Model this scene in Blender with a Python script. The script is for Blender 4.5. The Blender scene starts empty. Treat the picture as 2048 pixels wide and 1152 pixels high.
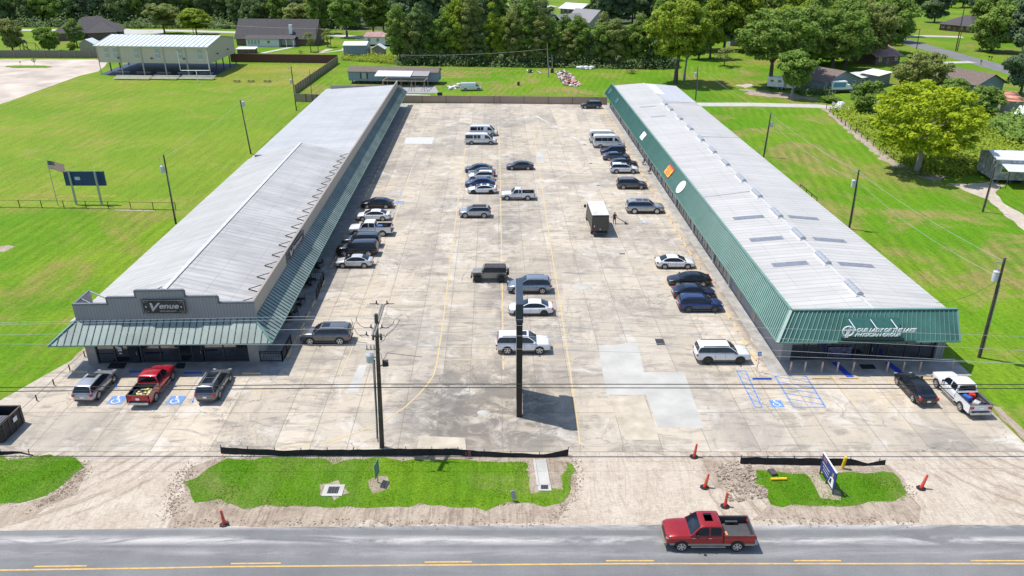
import bpy, bmesh, math, random
from mathutils import Vector, Matrix, noise
R = math.radians
# ---------------------------------------------------------------- camera, sky, sun, exposure
F, CX, CY, TH, HC = 1550.0, 1024.0, 576.0, R(24.18), 37.2
scn = bpy.context.scene
COL = scn.collection
cd = bpy.data.cameras.new("camera"); cam = bpy.data.objects.new("camera", cd); COL.objects.link(cam)
cd.sensor_width = 36.0; cd.lens = 36.0*F/2048.0; cd.clip_start = 0.5; cd.clip_end = 3000
cam.location = (0, 0, HC); cam.rotation_euler = (R(90)-TH, 0, 0)
scn.camera = cam
SD = Vector((-0.425, 0.175, 1.0)).normalized()          # towards the sun
w = bpy.data.worlds.new("World"); scn.world = w; w.use_nodes = True
nt = w.node_tree; bg = nt.nodes["Background"]
sky = nt.nodes.new("ShaderNodeTexSky"); sky.sky_type = 'NISHITA'; sky.sun_disc = False
sky.sun_elevation = math.asin(SD.z); sky.sun_rotation = math.atan2(SD.x, SD.y)
sky.air_density = 1.0; sky.dust_density = 0.6; sky.ozone_density = 1.0
nt.links.new(sky.outputs[0], bg.inputs[0]); bg.inputs[1].default_value = 0.15
sl = bpy.data.lights.new("sun", 'SUN'); sl.energy = 4.1; sl.angle = R(0.53); sl.color = (1, 0.955, 0.89)
sun = bpy.data.objects.new("sun", sl); COL.objects.link(sun)
sun.rotation_euler = SD.to_track_quat('Z', 'Y').to_euler(); sun.location = (-30, 60, 80)
scn.view_settings.view_transform = 'Standard'; scn.view_settings.look = 'None'
scn.view_settings.exposure = 0.42; scn.view_settings.gamma = 1.0
scn.render.engine = 'CYCLES'
scn.cycles.max_bounces = 6; scn.cycles.transparent_max_bounces = 6
try: scn.cycles.use_denoising = True
except Exception: pass

def ray(px, py):
    s, c = math.sin(TH), math.cos(TH)
    a = px-CX; b = -(py-CY)
    return Vector((a, F*c+b*s, -F*s+b*c))
def g(px, py, z=0.0):
    d = ray(px, py); t = (z-HC)/d.z
    return Vector((d.x*t, d.y*t, z))
def atY(px, py, Y):
    d = ray(px, py); t = Y/d.y
    return Vector((d.x*t, Y, HC+d.z*t))
def topz(base, px, py):
    d = ray(px, py); return HC+d.z*(base.y/d.y)

# ---------------------------------------------------------------- mesh helpers
class MB:
    def __init__(s): s.v = []; s.f = []; s.m = []; s.c = None
    def add(s, vs, fs, m=0):
        o = len(s.v); s.v += [Vector(p) for p in vs]
        for f in fs: s.f.append([o+i for i in f]); s.m.append(m)
        return s
    def poly(s, pts, m=0): return s.add(pts, [list(range(len(pts)))], m)
    def hexa(s, b, t, m=0):           # bottom ring of 4, top ring of 4
        return s.add(list(b)+list(t), [[3,2,1,0],[4,5,6,7],[0,1,5,4],[1,2,6,5],[2,3,7,6],[3,0,4,7]], m)
    def box(s, x0, y0, z0, x1, y1, z1, m=0):
        return s.hexa([(x0,y0,z0),(x1,y0,z0),(x1,y1,z0),(x0,y1,z0)], [(x0,y0,z1),(x1,y0,z1),(x1,y1,z1),(x0,y1,z1)], m)
    def obox(s, c, sx, sy, sz, rz=0, m=0, rx=0, ry=0):   # c = centre
        M = Matrix.Translation(c) @ Matrix.Rotation(rz,4,'Z') @ Matrix.Rotation(ry,4,'Y') @ Matrix.Rotation(rx,4,'X')
        q = [(-1,-1),(1,-1),(1,1),(-1,1)]
        return s.hexa([M@Vector((a*sx/2,b*sy/2,-sz/2)) for a,b in q], [M@Vector((a*sx/2,b*sy/2,sz/2)) for a,b in q], m)
    def prism(s, pts, z0, z1, m=0):
        n = len(pts)
        vs = [(p[0],p[1],z0) for p in pts]+[(p[0],p[1],z1) for p in pts]
        return s.add(vs, [list(range(n))[::-1], list(range(n,2*n))]+[[i,(i+1)%n,n+(i+1)%n,n+i] for i in range(n)], m)
    def bar(s, a, b, wd, ht=None, m=0):
        a, b = Vector(a), Vector(b); d = (b-a)
        if d.length < 1e-6: return s
        ht = ht or wd; d.normalize()
        up = Vector((0,0,1)) if abs(d.z) < .95 else Vector((0,1,0))
        x = d.cross(up).normalized(); y = x.cross(d).normalized()
        q = [x*(i*wd/2)+y*(j*ht/2) for i,j in ((-1,-1),(1,-1),(1,1),(-1,1))]
        return s.hexa([a+k for k in q], [b+k for k in q], m)
    def tube(s, a, b, r0, r1=None, n=8, m=0, caps=True):
        a, b = Vector(a), Vector(b); r1 = r0 if r1 is None else r1
        d = (b-a).normalized(); up = Vector((0,0,1)) if abs(d.z) < .95 else Vector((0,1,0))
        x = d.cross(up).normalized(); y = d.cross(x).normalized()
        vs = []
        for p, r in ((a,r0),(b,r1)):
            for i in range(n):
                t = 2*math.pi*i/n; vs.append(p+x*(math.cos(t)*r)+y*(math.sin(t)*r))
        fs = [[i,(i+1)%n,n+(i+1)%n,n+i][::-1] for i in range(n)]
        if caps: fs += [list(range(n)), list(range(n,2*n))[::-1]]
        return s.add(vs, fs, m)
    def path(s, pts, r, n=6, m=0):
        for a, b in zip(pts, pts[1:]): s.tube(a, b, r, r, n, m, caps=True)
        return s
    def ball(s, c, rx, ry=None, rz=None, n=8, k=6, m=0):
        ry = ry or rx; rz = rz or rx; vs = [Vector(c)+Vector((0,0,-rz))]
        for j in range(1,k):
            ph = -math.pi/2+math.pi*j/k
            for i in range(n):
                t = 2*math.pi*i/n; vs.append(Vector(c)+Vector((rx*math.cos(ph)*math.cos(t), ry*math.cos(ph)*math.sin(t), rz*math.sin(ph))))
        vs.append(Vector(c)+Vector((0,0,rz)))
        fs = [[0,1+(i+1)%n,1+i] for i in range(n)]
        for j in range(k-2):
            for i in range(n): fs.append([1+j*n+i,1+j*n+(i+1)%n,1+(j+1)*n+(i+1)%n,1+(j+1)*n+i])
        L = len(vs)-1; fs += [[L,1+(k-2)*n+i,1+(k-2)*n+(i+1)%n] for i in range(n)]
        return s.add(vs, fs, m)
    def build(s, name, mats, parent=None, smooth=None, cols=None):
        me = bpy.data.meshes.new(name)
        vs = s.v; parent_ = parent
        if parent is not None:
            while parent_ is not None and '_l' not in parent_: parent_ = parent_.parent
            if parent_ is None: parent_ = {}
            Mi = (Matrix.Translation(parent_.get('_l') or (0,0,0)) @ Matrix.Rotation(parent_.get('_r') or 0.0, 4, 'Z')).inverted()
            vs = [Mi @ v for v in vs]
        me.from_pydata([tuple(v) for v in vs], [], s.f)
        if not isinstance(mats, (list, tuple)): mats = [mats]
        for m in mats: me.materials.append(m)
        me.polygons.foreach_set("material_index", s.m)
        if cols is not None:      # one value per face
            at = me.attributes.new("tint", 'FLOAT', 'FACE'); at.data.foreach_set("value", cols)
        me.update(); me.validate()
        if smooth:
            me.shade_smooth() if hasattr(me,'shade_smooth') else None
            try: me.set_sharp_from_angle(angle=R(smooth))
            except Exception: pass
        o = bpy.data.objects.new(name, me); COL.objects.link(o)
        if parent is not None: o.parent = parent
        return o

def tag(o, label=None, cat=None, group=None, kind=None):
    if label: o["label"] = label
    if cat: o["category"] = cat
    if group: o["group"] = group
    if kind: o["kind"] = kind
    return o
def thing(name, label, cat, loc=(0,0,0), rz=0.0, group=None):
    o = bpy.data.objects.new(name, None); COL.objects.link(o)
    o.empty_display_size = .3
    o.location = loc; o.rotation_euler = (0,0,rz); o['_l'] = tuple(loc); o['_r'] = float(rz)
    return tag(o, label, cat, group)
def struct(o, label=None): o["kind"] = "structure"; return o

# ---------------------------------------------------------------- materials
MATS = {}
def nmat(name):
    m = bpy.data.materials.new(name); m.use_nodes = True
    nt = m.node_tree; b = nt.nodes["Principled BSDF"]; return m, nt, b
def mixn(nt, fac, a, b, blend='MIX'):
    n = nt.nodes.new("ShaderNodeMix"); n.data_type = 'RGBA'; n.blend_type = blend
    for i, v in ((0,fac),(6,a),(7,b)):
        if hasattr(v, 'is_linked') or hasattr(v, 'links'): nt.links.new(v, n.inputs[i])
        else: n.inputs[i].default_value = v if i == 0 else (tuple(v)+(1,) if len(v) == 3 else v)
    return n.outputs[2]
def coord(nt, kind='Object', scale=(1,1,1), rot=0):
    t = nt.nodes.new("ShaderNodeTexCoord"); mp = nt.nodes.new("ShaderNodeMapping")
    mp.inputs[3].default_value = scale; mp.inputs[2].default_value = (0,0,rot)
    nt.links.new(t.outputs[kind], mp.inputs[0]); return mp.outputs[0]
def noi(nt, vec, scale, detail=4, rough=.55, dist=0):
    n = nt.nodes.new("ShaderNodeTexNoise"); n.inputs['Scale'].default_value = scale
    n.inputs['Detail'].default_value = detail; n.inputs['Roughness'].default_value = rough
    n.inputs['Distortion'].default_value = dist
    nt.links.new(vec, n.inputs['Vector']); return n.outputs[0]
def ramp(nt, val, a, b, va=0.0, vb=1.0):
    n = nt.nodes.new("ShaderNodeMapRange"); n.inputs[1].default_value = a; n.inputs[2].default_value = b
    n.inputs[3].default_value = va; n.inputs[4].default_value = vb
    nt.links.new(val, n.inputs[0]); return n.outputs[0]
def mth(nt, op, a, b=None):
    n = nt.nodes.new("ShaderNodeMath"); n.operation = op
    for i, v in ((0,a),(1,b)):
        if v is None: continue
        if hasattr(v, 'links'): nt.links.new(v, n.inputs[i])
        else: n.inputs[i].default_value = v
    return n.outputs[0]
def bump(nt, b, h, strength=.3, dist=.02):
    n = nt.nodes.new("ShaderNodeBump"); n.inputs['Strength'].default_value = strength; n.inputs['Distance'].default_value = dist
    nt.links.new(h, n.inputs['Height']); nt.links.new(n.outputs[0], b.inputs['Normal'])
def mat(name, col, rough=.7, metal=0.0, var=.12, scale=3.0, coat=0.0, spec=None, bmp=0.0):
    if name in MATS: return MATS[name]
    m, nt, b = nmat(name)
    c = tuple(col); v = coord(nt); n = noi(nt, v, scale)
    d = tuple(max(0, x*(1-var*1.6)) for x in c); l = tuple(min(1, x*(1+var)) for x in c)
    nt.links.new(mixn(nt, ramp(nt, n, .3, .7), d, l), b.inputs['Base Color'])
    b.inputs['Roughness'].default_value = rough; b.inputs['Metallic'].default_value = metal
    if coat: b.inputs['Coat Weight'].default_value = coat; b.inputs['Coat Roughness'].default_value = .04
    if spec is not None: b.inputs['Specular IOR Level'].default_value = spec
    if bmp: bump(nt, b, n, bmp)
    MATS[name] = m; return m
def paint(name, col, metal=.25):
    if name in MATS: return MATS[name]
    m, nt, b = nmat(name); v = coord(nt)
    n = noi(nt, v, 2.2, 3)
    d = tuple(x*.9 for x in col)
    nt.links.new(mixn(nt, ramp(nt, n, .35, .7), d, col), b.inputs['Base Color'])
    b.inputs['Metallic'].default_value = metal; b.inputs['Roughness'].default_value = .28
    b.inputs['Coat Weight'].default_value = .8; b.inputs['Coat Roughness'].default_value = .05
    MATS[name] = m; return m

def grass_mat(name, c1, c2, dry, dryamt=.5, stripe=0.0, srot=0.0, swid=1.6, fine=2.5, edgeclump=0):
    m, nt, b = nmat(name); v = coord(nt)
    big = noi(nt, v, .035, 6, .62, .4); mid = noi(nt, v, .35, 5, .6); fin = noi(nt, v, fine, 3, .7)
    c = mixn(nt, ramp(nt, big, .43, .57), c1, c2)
    dn = mth(nt, 'MULTIPLY', ramp(nt, noi(nt, v, .055, 8, .72, .9), .48, .62), ramp(nt, mid, .3, .6, .3, 1))
    c = mixn(nt, mth(nt, 'MULTIPLY', dn, dryamt), c, dry)
    if stripe:
        vr = coord(nt, 'Object', (1,1,1), srot)
        sx = nt.nodes.new("ShaderNodeSeparateXYZ"); nt.links.new(vr, sx.inputs[0])
        q = mth(nt, 'ADD', mth(nt, 'MULTIPLY', sx.outputs[0], 6.283/swid), mth(nt, 'MULTIPLY', mid, 1.1))
        wv = ramp(nt, mth(nt, 'SINE', q), -1, 1)
        wv = mth(nt, 'MULTIPLY', wv, ramp(nt, noi(nt, v, .05, 3), .35, .65))
        c = mixn(nt, mth(nt, 'MULTIPLY', wv, stripe), c, tuple(x*.55 for x in c1))
    vs = coord(nt, 'Object', (3,.35,1), srot)
    c = mixn(nt, ramp(nt, noi(nt, vs, .5, 6, .75), .42, .62, 0, .45), c, tuple(x*.55 for x in c1))
    dk = mixn(nt, ramp(nt, fin, .2, .8), (.58,.6,.5), (1.3,1.3,1.2))
    c = mixn(nt, 1.0, c, dk, 'MULTIPLY')
    nt.links.new(c, b.inputs['Base Color']); b.inputs['Roughness'].default_value = .95
    b.inputs['Specular IOR Level'].default_value = .15
    bump(nt, b, fin, .6, .12)
    MATS[name] = m; return m
M_GRASS = grass_mat('grass', (.10,.225,.006), (.17,.265,.014), (.27,.21,.07), 1.1, .4, .02, 2.1)
M_FIELD = grass_mat('field_grass', (.185,.265,.022), (.14,.25,.014), (.30,.26,.07), .7, .3, -.03, 2.6)
M_DRYG = grass_mat('dry_grass', (.19,.235,.025), (.27,.26,.045), (.34,.26,.09), .8, .1, .0, 3)
M_LAWN = grass_mat('lawn_grass', (.105,.24,.006), (.155,.26,.014), (.29,.225,.09), 1.4, .4, .21, 1.9)
M_ISLE = grass_mat('verge_grass', (.075,.195,.006), (.14,.25,.012), (.24,.22,.09), .7, .12, 0, 2.0, 5)
M_WEED = grass_mat('weeds', (.16,.28,.01), (.24,.34,.02), (.2,.25,.03), .5, 0, 0, 2, 1.2)

def concrete_mat():
    m, nt, b = nmat('lot_concrete'); v = coord(nt)
    at = nt.nodes.new("ShaderNodeAttribute"); at.attribute_name = "tint"
    t = at.outputs['Fac']
    base = mixn(nt, t, (.26,.228,.185), (.54,.47,.375))
    big = noi(nt, v, .09, 7, .65, .8)
    c = mixn(nt, ramp(nt, big, .46, .6, 0, .55), base, (.22,.2,.175))
    warm = noi(nt, v, .05, 4, .6, .5)
    c = mixn(nt, ramp(nt, warm, .46, .6, 0, .5), c, (.50,.42,.31))
    # streaky stains
    vs = coord(nt, 'Object', (.28,1,1)); st = noi(nt, vs, .9, 8, .72, 1.2)
    c = mixn(nt, ramp(nt, st, .5, .64, 0, .6), c, (.15,.135,.12))
    vt = coord(nt, 'Object', (1.1,.22,1)); s2 = noi(nt, vt, .8, 6, .7, .6)
    c = mixn(nt, ramp(nt, s2, .52, .66, 0, .4), c, (.2,.18,.155))
    # pale worn spots
    c = mixn(nt, ramp(nt, noi(nt, v, .22, 6, .7, 1.0), .53, .66, 0, .6), c, (.58,.54,.48))
    sx = nt.nodes.new("ShaderNodeSeparateXYZ"); nt.links.new(v, sx.inputs[0]); ob = noi(nt, v, .35, 7, .72, 1.4)
    def zone(x0, x1, y0, y1, f, thr, a, col, c):      # soaked-in oil and tyre grime, with edges broken up by noise
        def ed(o, lo, hi): return mth(nt, 'MULTIPLY', ramp(nt, o, lo-f, lo+f), ramp(nt, o, hi-f, hi+f, 1, 0))
        k = mth(nt, 'MULTIPLY', ed(sx.outputs[0], x0, x1), ed(sx.outputs[1], y0, y1))
        return mixn(nt, mth(nt, 'MULTIPLY', k, ramp(nt, ob, thr, thr+.14, 0, a)), c, col)
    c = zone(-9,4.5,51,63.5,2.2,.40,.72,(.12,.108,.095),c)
    c = zone(-2.6,1.2,62,190,1.0,.46,.55,(.16,.145,.13),c)
    c = zone(-12,-8,66,190,1.2,.48,.4,(.2,.185,.165),c)
    c = zone(24.0,25.2,64,190,.35,.42,.65,(.15,.11,.08),c)
    # cracks
    wv = nt.nodes.new("ShaderNodeVectorMath"); wv.operation = 'ADD'
    nz = nt.nodes.new("ShaderNodeTexNoise"); nz.inputs['Scale'].default_value = .8; nz.inputs['Detail'].default_value = 4
    nt.links.new(v, nz.inputs['Vector']); sc = nt.nodes.new("ShaderNodeVectorMath"); sc.operation = 'SCALE'; sc.inputs['Scale'].default_value = 1.6
    nt.links.new(nz.outputs[1], sc.inputs[0]); nt.links.new(v, wv.inputs[0]); nt.links.new(sc.outputs[0], wv.inputs[1])
    vo = nt.nodes.new("ShaderNodeTexVoronoi"); vo.feature = 'DISTANCE_TO_EDGE'; vo.inputs['Scale'].default_value = .42
    nt.links.new(wv.outputs[0], vo.inputs['Vector'])
    ck = mth(nt, 'MULTIPLY', ramp(nt, vo.outputs[0], .004, .016, 1, 0), ramp(nt, noi(nt, v, .11, 3), .52, .58))
    c = mixn(nt, mth(nt, 'MULTIPLY', ck, .6), c, (.07,.06,.05))
    vo2 = nt.nodes.new("ShaderNodeTexVoronoi"); vo2.feature = 'DISTANCE_TO_EDGE'; vo2.inputs['Scale'].default_value = 1.3
    nt.links.new(wv.outputs[0], vo2.inputs['Vector'])
    ck2 = mth(nt, 'MULTIPLY', ramp(nt, vo2.outputs[0], .01, .05, 1, 0), ramp(nt, noi(nt, v, .07, 2), .58, .64))
    c = mixn(nt, mth(nt, 'MULTIPLY', ck2, .4), c, (.12,.1,.085))
    # oil drips
    sp = noi(nt, v, 1.6, 2, .5)
    c = mixn(nt, ramp(nt, sp, .71, .78, 0, .5), c, (.07,.06,.055))
    fine = noi(nt, v, 9, 3, .7)
    c = mixn(nt, 1.0, c, mixn(nt, fine, (.86,.86,.86), (1.12,1.12,1.12)), 'MULTIPLY')
    nt.links.new(c, b.inputs['Base Color']); b.inputs['Roughness'].default_value = .88
    bump(nt, b, fine, .12, .02); MATS['lot'] = m; return m
M_LOT = concrete_mat()
def dirt_mat(name, a, c2, dark, tracks=.5, blend=None, arcs=()):
    m, nt, b = nmat(name); v = coord(nt)
    n = noi(nt, v, .35, 7, .68, .8); c = mixn(nt, ramp(nt, n, .35, .65), a, c2)
    if blend: c = mixn(nt, ramp(nt, noi(nt, v, .28, 8, .75, 1.5), .46, .58, 0, .85), c, blend)
    if arcs:      # curved tyre tracks pressed into the dirt
        sx = nt.nodes.new("ShaderNodeSeparateXYZ"); nt.links.new(v, sx.inputs[0]); wob = mth(nt, 'MULTIPLY', mth(nt, 'SUBTRACT', noi(nt, v, .25, 3), .5), 1.6)
        for cx_, cy_, r0, r1 in arcs:
            dx = mth(nt, 'SUBTRACT', sx.outputs[0], cx_); dy = mth(nt, 'SUBTRACT', sx.outputs[1], cy_)
            d = mth(nt, 'ADD', mth(nt, 'SQRT', mth(nt, 'ADD', mth(nt, 'MULTIPLY', dx, dx), mth(nt, 'MULTIPLY', dy, dy))), wob)
            k = mth(nt, 'MULTIPLY', ramp(nt, d, r0, r0+.6), ramp(nt, d, r1-.6, r1, 1, 0))
            s1 = ramp(nt, mth(nt, 'SINE', mth(nt, 'MULTIPLY', d, 5.2)), .1, .9); s2 = ramp(nt, mth(nt, 'SINE', mth(nt, 'MULTIPLY', d, 23)), -.2, .8, .45, 1)
            k = mth(nt, 'MULTIPLY', mth(nt, 'MULTIPLY', k, mth(nt, 'MULTIPLY', s1, s2)), ramp(nt, noi(nt, v, .5, 4), .36, .54, 0, .8)); c = mixn(nt, k, c, dark)
    vs = coord(nt, 'Object', (2.2,.3,1), .12); s = noi(nt, vs, .6, 6, .7, 3.2)
    c = mixn(nt, ramp(nt, s, .5, .62, 0, tracks), c, dark); c = mixn(nt, ramp(nt, noi(nt, v, .5, 7, .75, 1.5), .53, .63, 0, tracks*.8), c, dark)
    f = noi(nt, v, 6, 4, .75); vf = coord(nt, 'Object', (1,2.6,1)); f2 = noi(nt, vf, 2.4, 4, .7)
    c = mixn(nt, 1.0, c, mixn(nt, f, (.7,.7,.7), (1.22,1.22,1.22)), 'MULTIPLY')
    c = mixn(nt, 1.0, c, mixn(nt, ramp(nt, f2, .3, .7), (.82,.8,.78), (1.1,1.1,1.1)), 'MULTIPLY')
    nt.links.new(c, b.inputs['Base Color']); b.inputs['Roughness'].default_value = .95
    bump(nt, b, mth(nt, 'ADD', f, mth(nt, 'MULTIPLY', s, 2.0)), .5, .06); MATS[name] = m; return m
M_SAND = dirt_mat('pale_dirt', (.44,.37,.29), (.54,.475,.39), (.26,.20,.145), .36, None, ((46,56,7,17),(38,47,14,24),(-44,60,9,22),(6,40,11,19)))
M_MUD = dirt_mat('brown_dirt', (.30,.235,.175), (.40,.33,.26), (.17,.125,.09), .55, (.42,.35,.27))
M_GRAVEL = dirt_mat('gravel', (.42,.40,.37), (.52,.5,.47), (.3,.28,.25), .2)
def asphalt_mat(name='asphalt', dust=.8):
    m, nt, b = nmat(name); v = coord(nt)
    c = mixn(nt, ramp(nt, noi(nt, v, .25, 6, .6), .35, .65), (.14,.139,.14), (.185,.183,.182))
    vs = coord(nt, 'Object', (.07,1.15,1)); s = noi(nt, vs, .8, 7, .65, .5)
    c = mixn(nt, ramp(nt, s, .45, .7, 0, .5), c, (.112,.111,.113))
    if dust:
        sx = nt.nodes.new("ShaderNodeSeparateXYZ"); nt.links.new(coord(nt), sx.inputs[0])
        y = sx.outputs[1]
        # dragged-out pale dirt: at the kerb edge and along the wheel tracks
        e1 = ramp(nt, y, 41.9, 42.5, 0, .9)
        e2 = mth(nt, 'MULTIPLY', ramp(nt, mth(nt, 'ABSOLUTE', mth(nt, 'SUBTRACT', y, 41.0)), 0, .55, 1, 0), .95)
        e3 = mth(nt, 'MULTIPLY', ramp(nt, mth(nt, 'ABSOLUTE', mth(nt, 'SUBTRACT', y, 39.8)), 0, .6, 1, 0), .3)
        e = mth(nt, 'MAXIMUM', mth(nt, 'MAXIMUM', e1, e2), e3)
        vd = coord(nt, 'Object', (.18,1.3,1)); dn = noi(nt, vd, .55, 8, .72, .8)
        k = mth(nt, 'MULTIPLY', e, ramp(nt, dn, .42, .58, 0, 1.0))
        c = mixn(nt, mth(nt, 'MINIMUM', k, .8), c, (.50,.475,.45))
    f = noi(nt, v, 11, 2, .8)
    c = mixn(nt, 1.0, c, mixn(nt, f, (.75,.75,.75), (1.25,1.25,1.25)), 'MULTIPLY')
    nt.links.new(c, b.inputs['Base Color']); b.inputs['Roughness'].default_value = .85
    bump(nt, b, f, .15, .02); MATS[name] = m; return m
M_ASPH = asphalt_mat(); M_ASPH2 = asphalt_mat('grey_asphalt', 0)
def worn(name, col, wear=.55, under=(.42,.38,.33), scale=3):
    m, nt, b = nmat(name); v = coord(nt); n = noi(nt, v, scale, 6, .75)
    c = mixn(nt, ramp(nt, n, .35, .62, 0, wear), col, under)
    nt.links.new(c, b.inputs['Base Color']); b.inputs['Roughness'].default_value = .8; MATS[name] = m; return m
M_YEL = worn('yellow_line', (.60,.41,.11), .8, scale=1.6); M_YELROAD = worn('road_yellow', (.66,.40,.08), .55, (.2,.2,.2), 2)
M_YELF = worn('faded_yellow', (.56,.44,.2), 1.0)
M_BLUE = worn('blue_marking', (.05,.20,.52), .35); M_BLUEF = worn('faded_blue', (.2,.32,.48), .8)
M_WHT = worn('white_marking', (.75,.75,.73), .4)
def metal_roof(name, col, seam=.9, lap=3.2, dirt=.25, rib=.3, sdark=.55):
    m, nt, b = nmat(name); v = coord(nt)
    sx = nt.nodes.new("ShaderNodeSeparateXYZ"); nt.links.new(v, sx.inputs[0])
    def line(o, per, wd):  # thin dark seam
        q = mth(nt, 'FRACT', mth(nt, 'DIVIDE', o, per)); q = mth(nt, 'ABSOLUTE', mth(nt, 'SUBTRACT', q, .5))
        return ramp(nt, q, .5-wd/per, .5-wd/per*.4, 0, 1)
    n = noi(nt, v, .12, 6, .65, .4); vs = coord(nt, 'Object', (.35,2.2,1)); n2 = noi(nt, vs, .7, 6, .7)
    c = mixn(nt, ramp(nt, n, .4, .7, 0, dirt), col, tuple(x*.62 for x in col))
    c = mixn(nt, ramp(nt, n2, .45, .75, 0, dirt*1.3), c, tuple(x*.55 for x in col))
    l1 = mth(nt, 'MULTIPLY', line(sx.outputs[1], seam, .075), sdark)
    l2 = mth(nt, 'MULTIPLY', line(sx.outputs[0], lap, .05), ramp(nt, noi(nt, v, .4, 4), .35, .6, .1, .55))
    c = mixn(nt, mth(nt, 'MAXIMUM', l1, l2), c, tuple(x*.42 for x in col))
    # per-sheet tone
    wn = nt.nodes.new("ShaderNodeTexWhiteNoise"); wn.noise_dimensions = '1D'
    nt.links.new(mth(nt, 'FLOOR', mth(nt, 'DIVIDE', sx.outputs[1], seam)), wn.inputs['W'])
    c = mixn(nt, 1.0, c, mixn(nt, wn.outputs[0], (.93,.93,.93), (1.03,1.03,1.03)), 'MULTIPLY')
    nt.links.new(c, b.inputs['Base Color']); b.inputs['Roughness'].default_value = .48; b.inputs['Metallic'].default_value = .0
    s = mth(nt, 'SINE', mth(nt, 'MULTIPLY', sx.outputs[1], 6.283/rib)); bump(nt, b, s, .12, .02)
    MATS[name] = m; return m
M_ROOFW = metal_roof('white_metal_roof', (.50,.482,.45), .92, 3.1, .3, .3, .6)
M_ROOFL = metal_roof('aged_metal_roof', (.47,.452,.425), .9, 2.6, .6, .3, .6)
def corr(name, col, per=.3, axis='h', rough=.55, amt=.55):
    m, nt, b = nmat(name); v = coord(nt)
    sx = nt.nodes.new("ShaderNodeSeparateXYZ"); nt.links.new(v, sx.inputs[0])
    o = mth(nt, 'ADD', sx.outputs[0], sx.outputs[1])
    q = mth(nt, 'ABSOLUTE', mth(nt, 'SUBTRACT', mth(nt, 'FRACT', mth(nt, 'DIVIDE', o, per)), .5))
    c = mixn(nt, ramp(nt, q, .36, .46, 0, amt), col, tuple(x*.45 for x in col))
    c = mixn(nt, ramp(nt, noi(nt, v, .8, 5), .4, .7, 0, .3), c, tuple(x*.7 for x in col))
    nt.links.new(c, b.inputs['Base Color']); b.inputs['Roughness'].default_value = rough
    bump(nt, b, ramp(nt, q, .3, .45), .3, .02); MATS[name] = m; return m
M_WALLG = corr('grey_wall_panel', (.25,.255,.27)); M_WALLT = corr('tan_wall_panel', (.40,.35,.30), .32, amt=.35)
M_WALLB = corr('cream_wall_panel', (.50,.46,.38), .3, amt=.18); M_FENT = corr('tan_fence_panel', (.36,.27,.20), .4, amt=.5)
M_GREEN = mat('green_metal', (.055,.15,.122), .42, 0, .2, .35); M_GREENL = mat('green_trim', (.12,.235,.20), .4, 0, .1, .5)
M_GREENW = mat('weathered_green_metal', (.205,.26,.235), .45, 0, .2, .4); M_GRDK = mat('dark_green_seam', (.012,.05,.045), .5)
M_GLASS = mat('dark_glass', (.012,.014,.018), .06, 0, .3, .4, spec=.8)
M_GLASS.node_tree.nodes['Principled BSDF'].inputs['IOR'].default_value = 2.1
M_CGLASS = mat('car_glass', (.010,.015,.024), .1, 0, .3, 1.5, spec=.5)
M_BLK = mat('black', (.012,.012,.013), .5); M_RUB = mat('rubber', (.018,.018,.019), .8); M_DKG = mat('dark_grey', (.06,.06,.065), .6)
M_SIL = mat('silver_metal', (.55,.56,.58), .3, .7); M_STEEL = mat('galvanised', (.42,.43,.45), .45, .5)
M_WHITE = mat('white_paint', (.78,.78,.77), .5, 0, .06); M_GREY = mat('grey_paint', (.3,.31,.33), .6)
M_WOOD = mat('weathered_wood', (.085,.065,.05), .9, 0, .3, 4); M_WOODL = mat('pale_wood', (.36,.27,.19), .85, 0, .25, 4)
M_FWOOD = corr('fence_wood', (.17,.15,.13), .16, amt=.5); M_FRED = corr('red_fence', (.11,.035,.032), .16, amt=.5); M_FWARM = corr('brown_fence', (.30,.23,.17), .16, amt=.5)
M_SHIN = mat('dark_shingle', (.075,.068,.07), .9, 0, .3, 3); M_SHINB = mat('brown_shingle', (.16,.12,.10), .9, 0, .25, 3)
M_RED = mat('red', (.55,.03,.02), .4); M_ORG = mat('orange', (.75,.11,.02), .5); M_YLW = mat('yellow', (.75,.46,.02), .5, 0, .15)
M_YSTOP = worn('wheel_stop_yellow', (.68,.40,.06), .7, (.5,.45,.38), 4); M_BSTOP = mat('wheel_stop_blue', (.02,.08,.42), .6)
M_CONC = mat('walk_concrete', (.34,.325,.30), .85, 0, .2, .8, bmp=.1); M_CONW = mat('new_concrete', (.43,.415,.38), .85, 0, .12, .35)
M_CONB = mat('beige_concrete', (.46,.40,.31), .85, 0, .16, .6); M_GYMF = mat('blue_court', (.02,.035,.09), .6)
M_LIT = mat('lamp_glass', (.38,.4,.43), .15, .2); M_TAIL = mat('tail_glass', (.42,.012,.01), .2)
# ---------------------------------------------------------------- ground
random.seed(5)
def sheet(name, pts, z, m, jag=0.0, sub=1.2, px=True, kind='structure', depth=0):
    P = [g(*p) if px else Vector((p[0],p[1],0)) for p in pts]
    if jag:
        Q = []
        for i, a in enumerate(P):
            b = P[(i+1) % len(P)]; n = max(1, int((b-a).length/sub)); nn = Vector((-(b-a).y, (b-a).x, 0)).normalized()
            for k in range(n):
                p = a.lerp(b, k/n); q = noise.noise(p*.45)*jag*1.5+noise.noise(p*1.9+Vector((9,0,0)))*jag*1.5+random.uniform(-.3,.3)*jag
                Q.append(p+nn*q)
        P = Q
    mb = MB(); mb.poly([(p.x,p.y,z) for p in P])
    o = mb.build(name, m); o["kind"] = kind
    if o.data.polygons and o.data.polygons[0].normal.z < 0: o.data.flip_normals()
    return o
gm = MB(); gm.poly([(-1500,-60,0),(1500,-60,0),(1500,1900,0),(-1500,1900,0)]); struct(gm.build('ground', M_GRASS))
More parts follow.
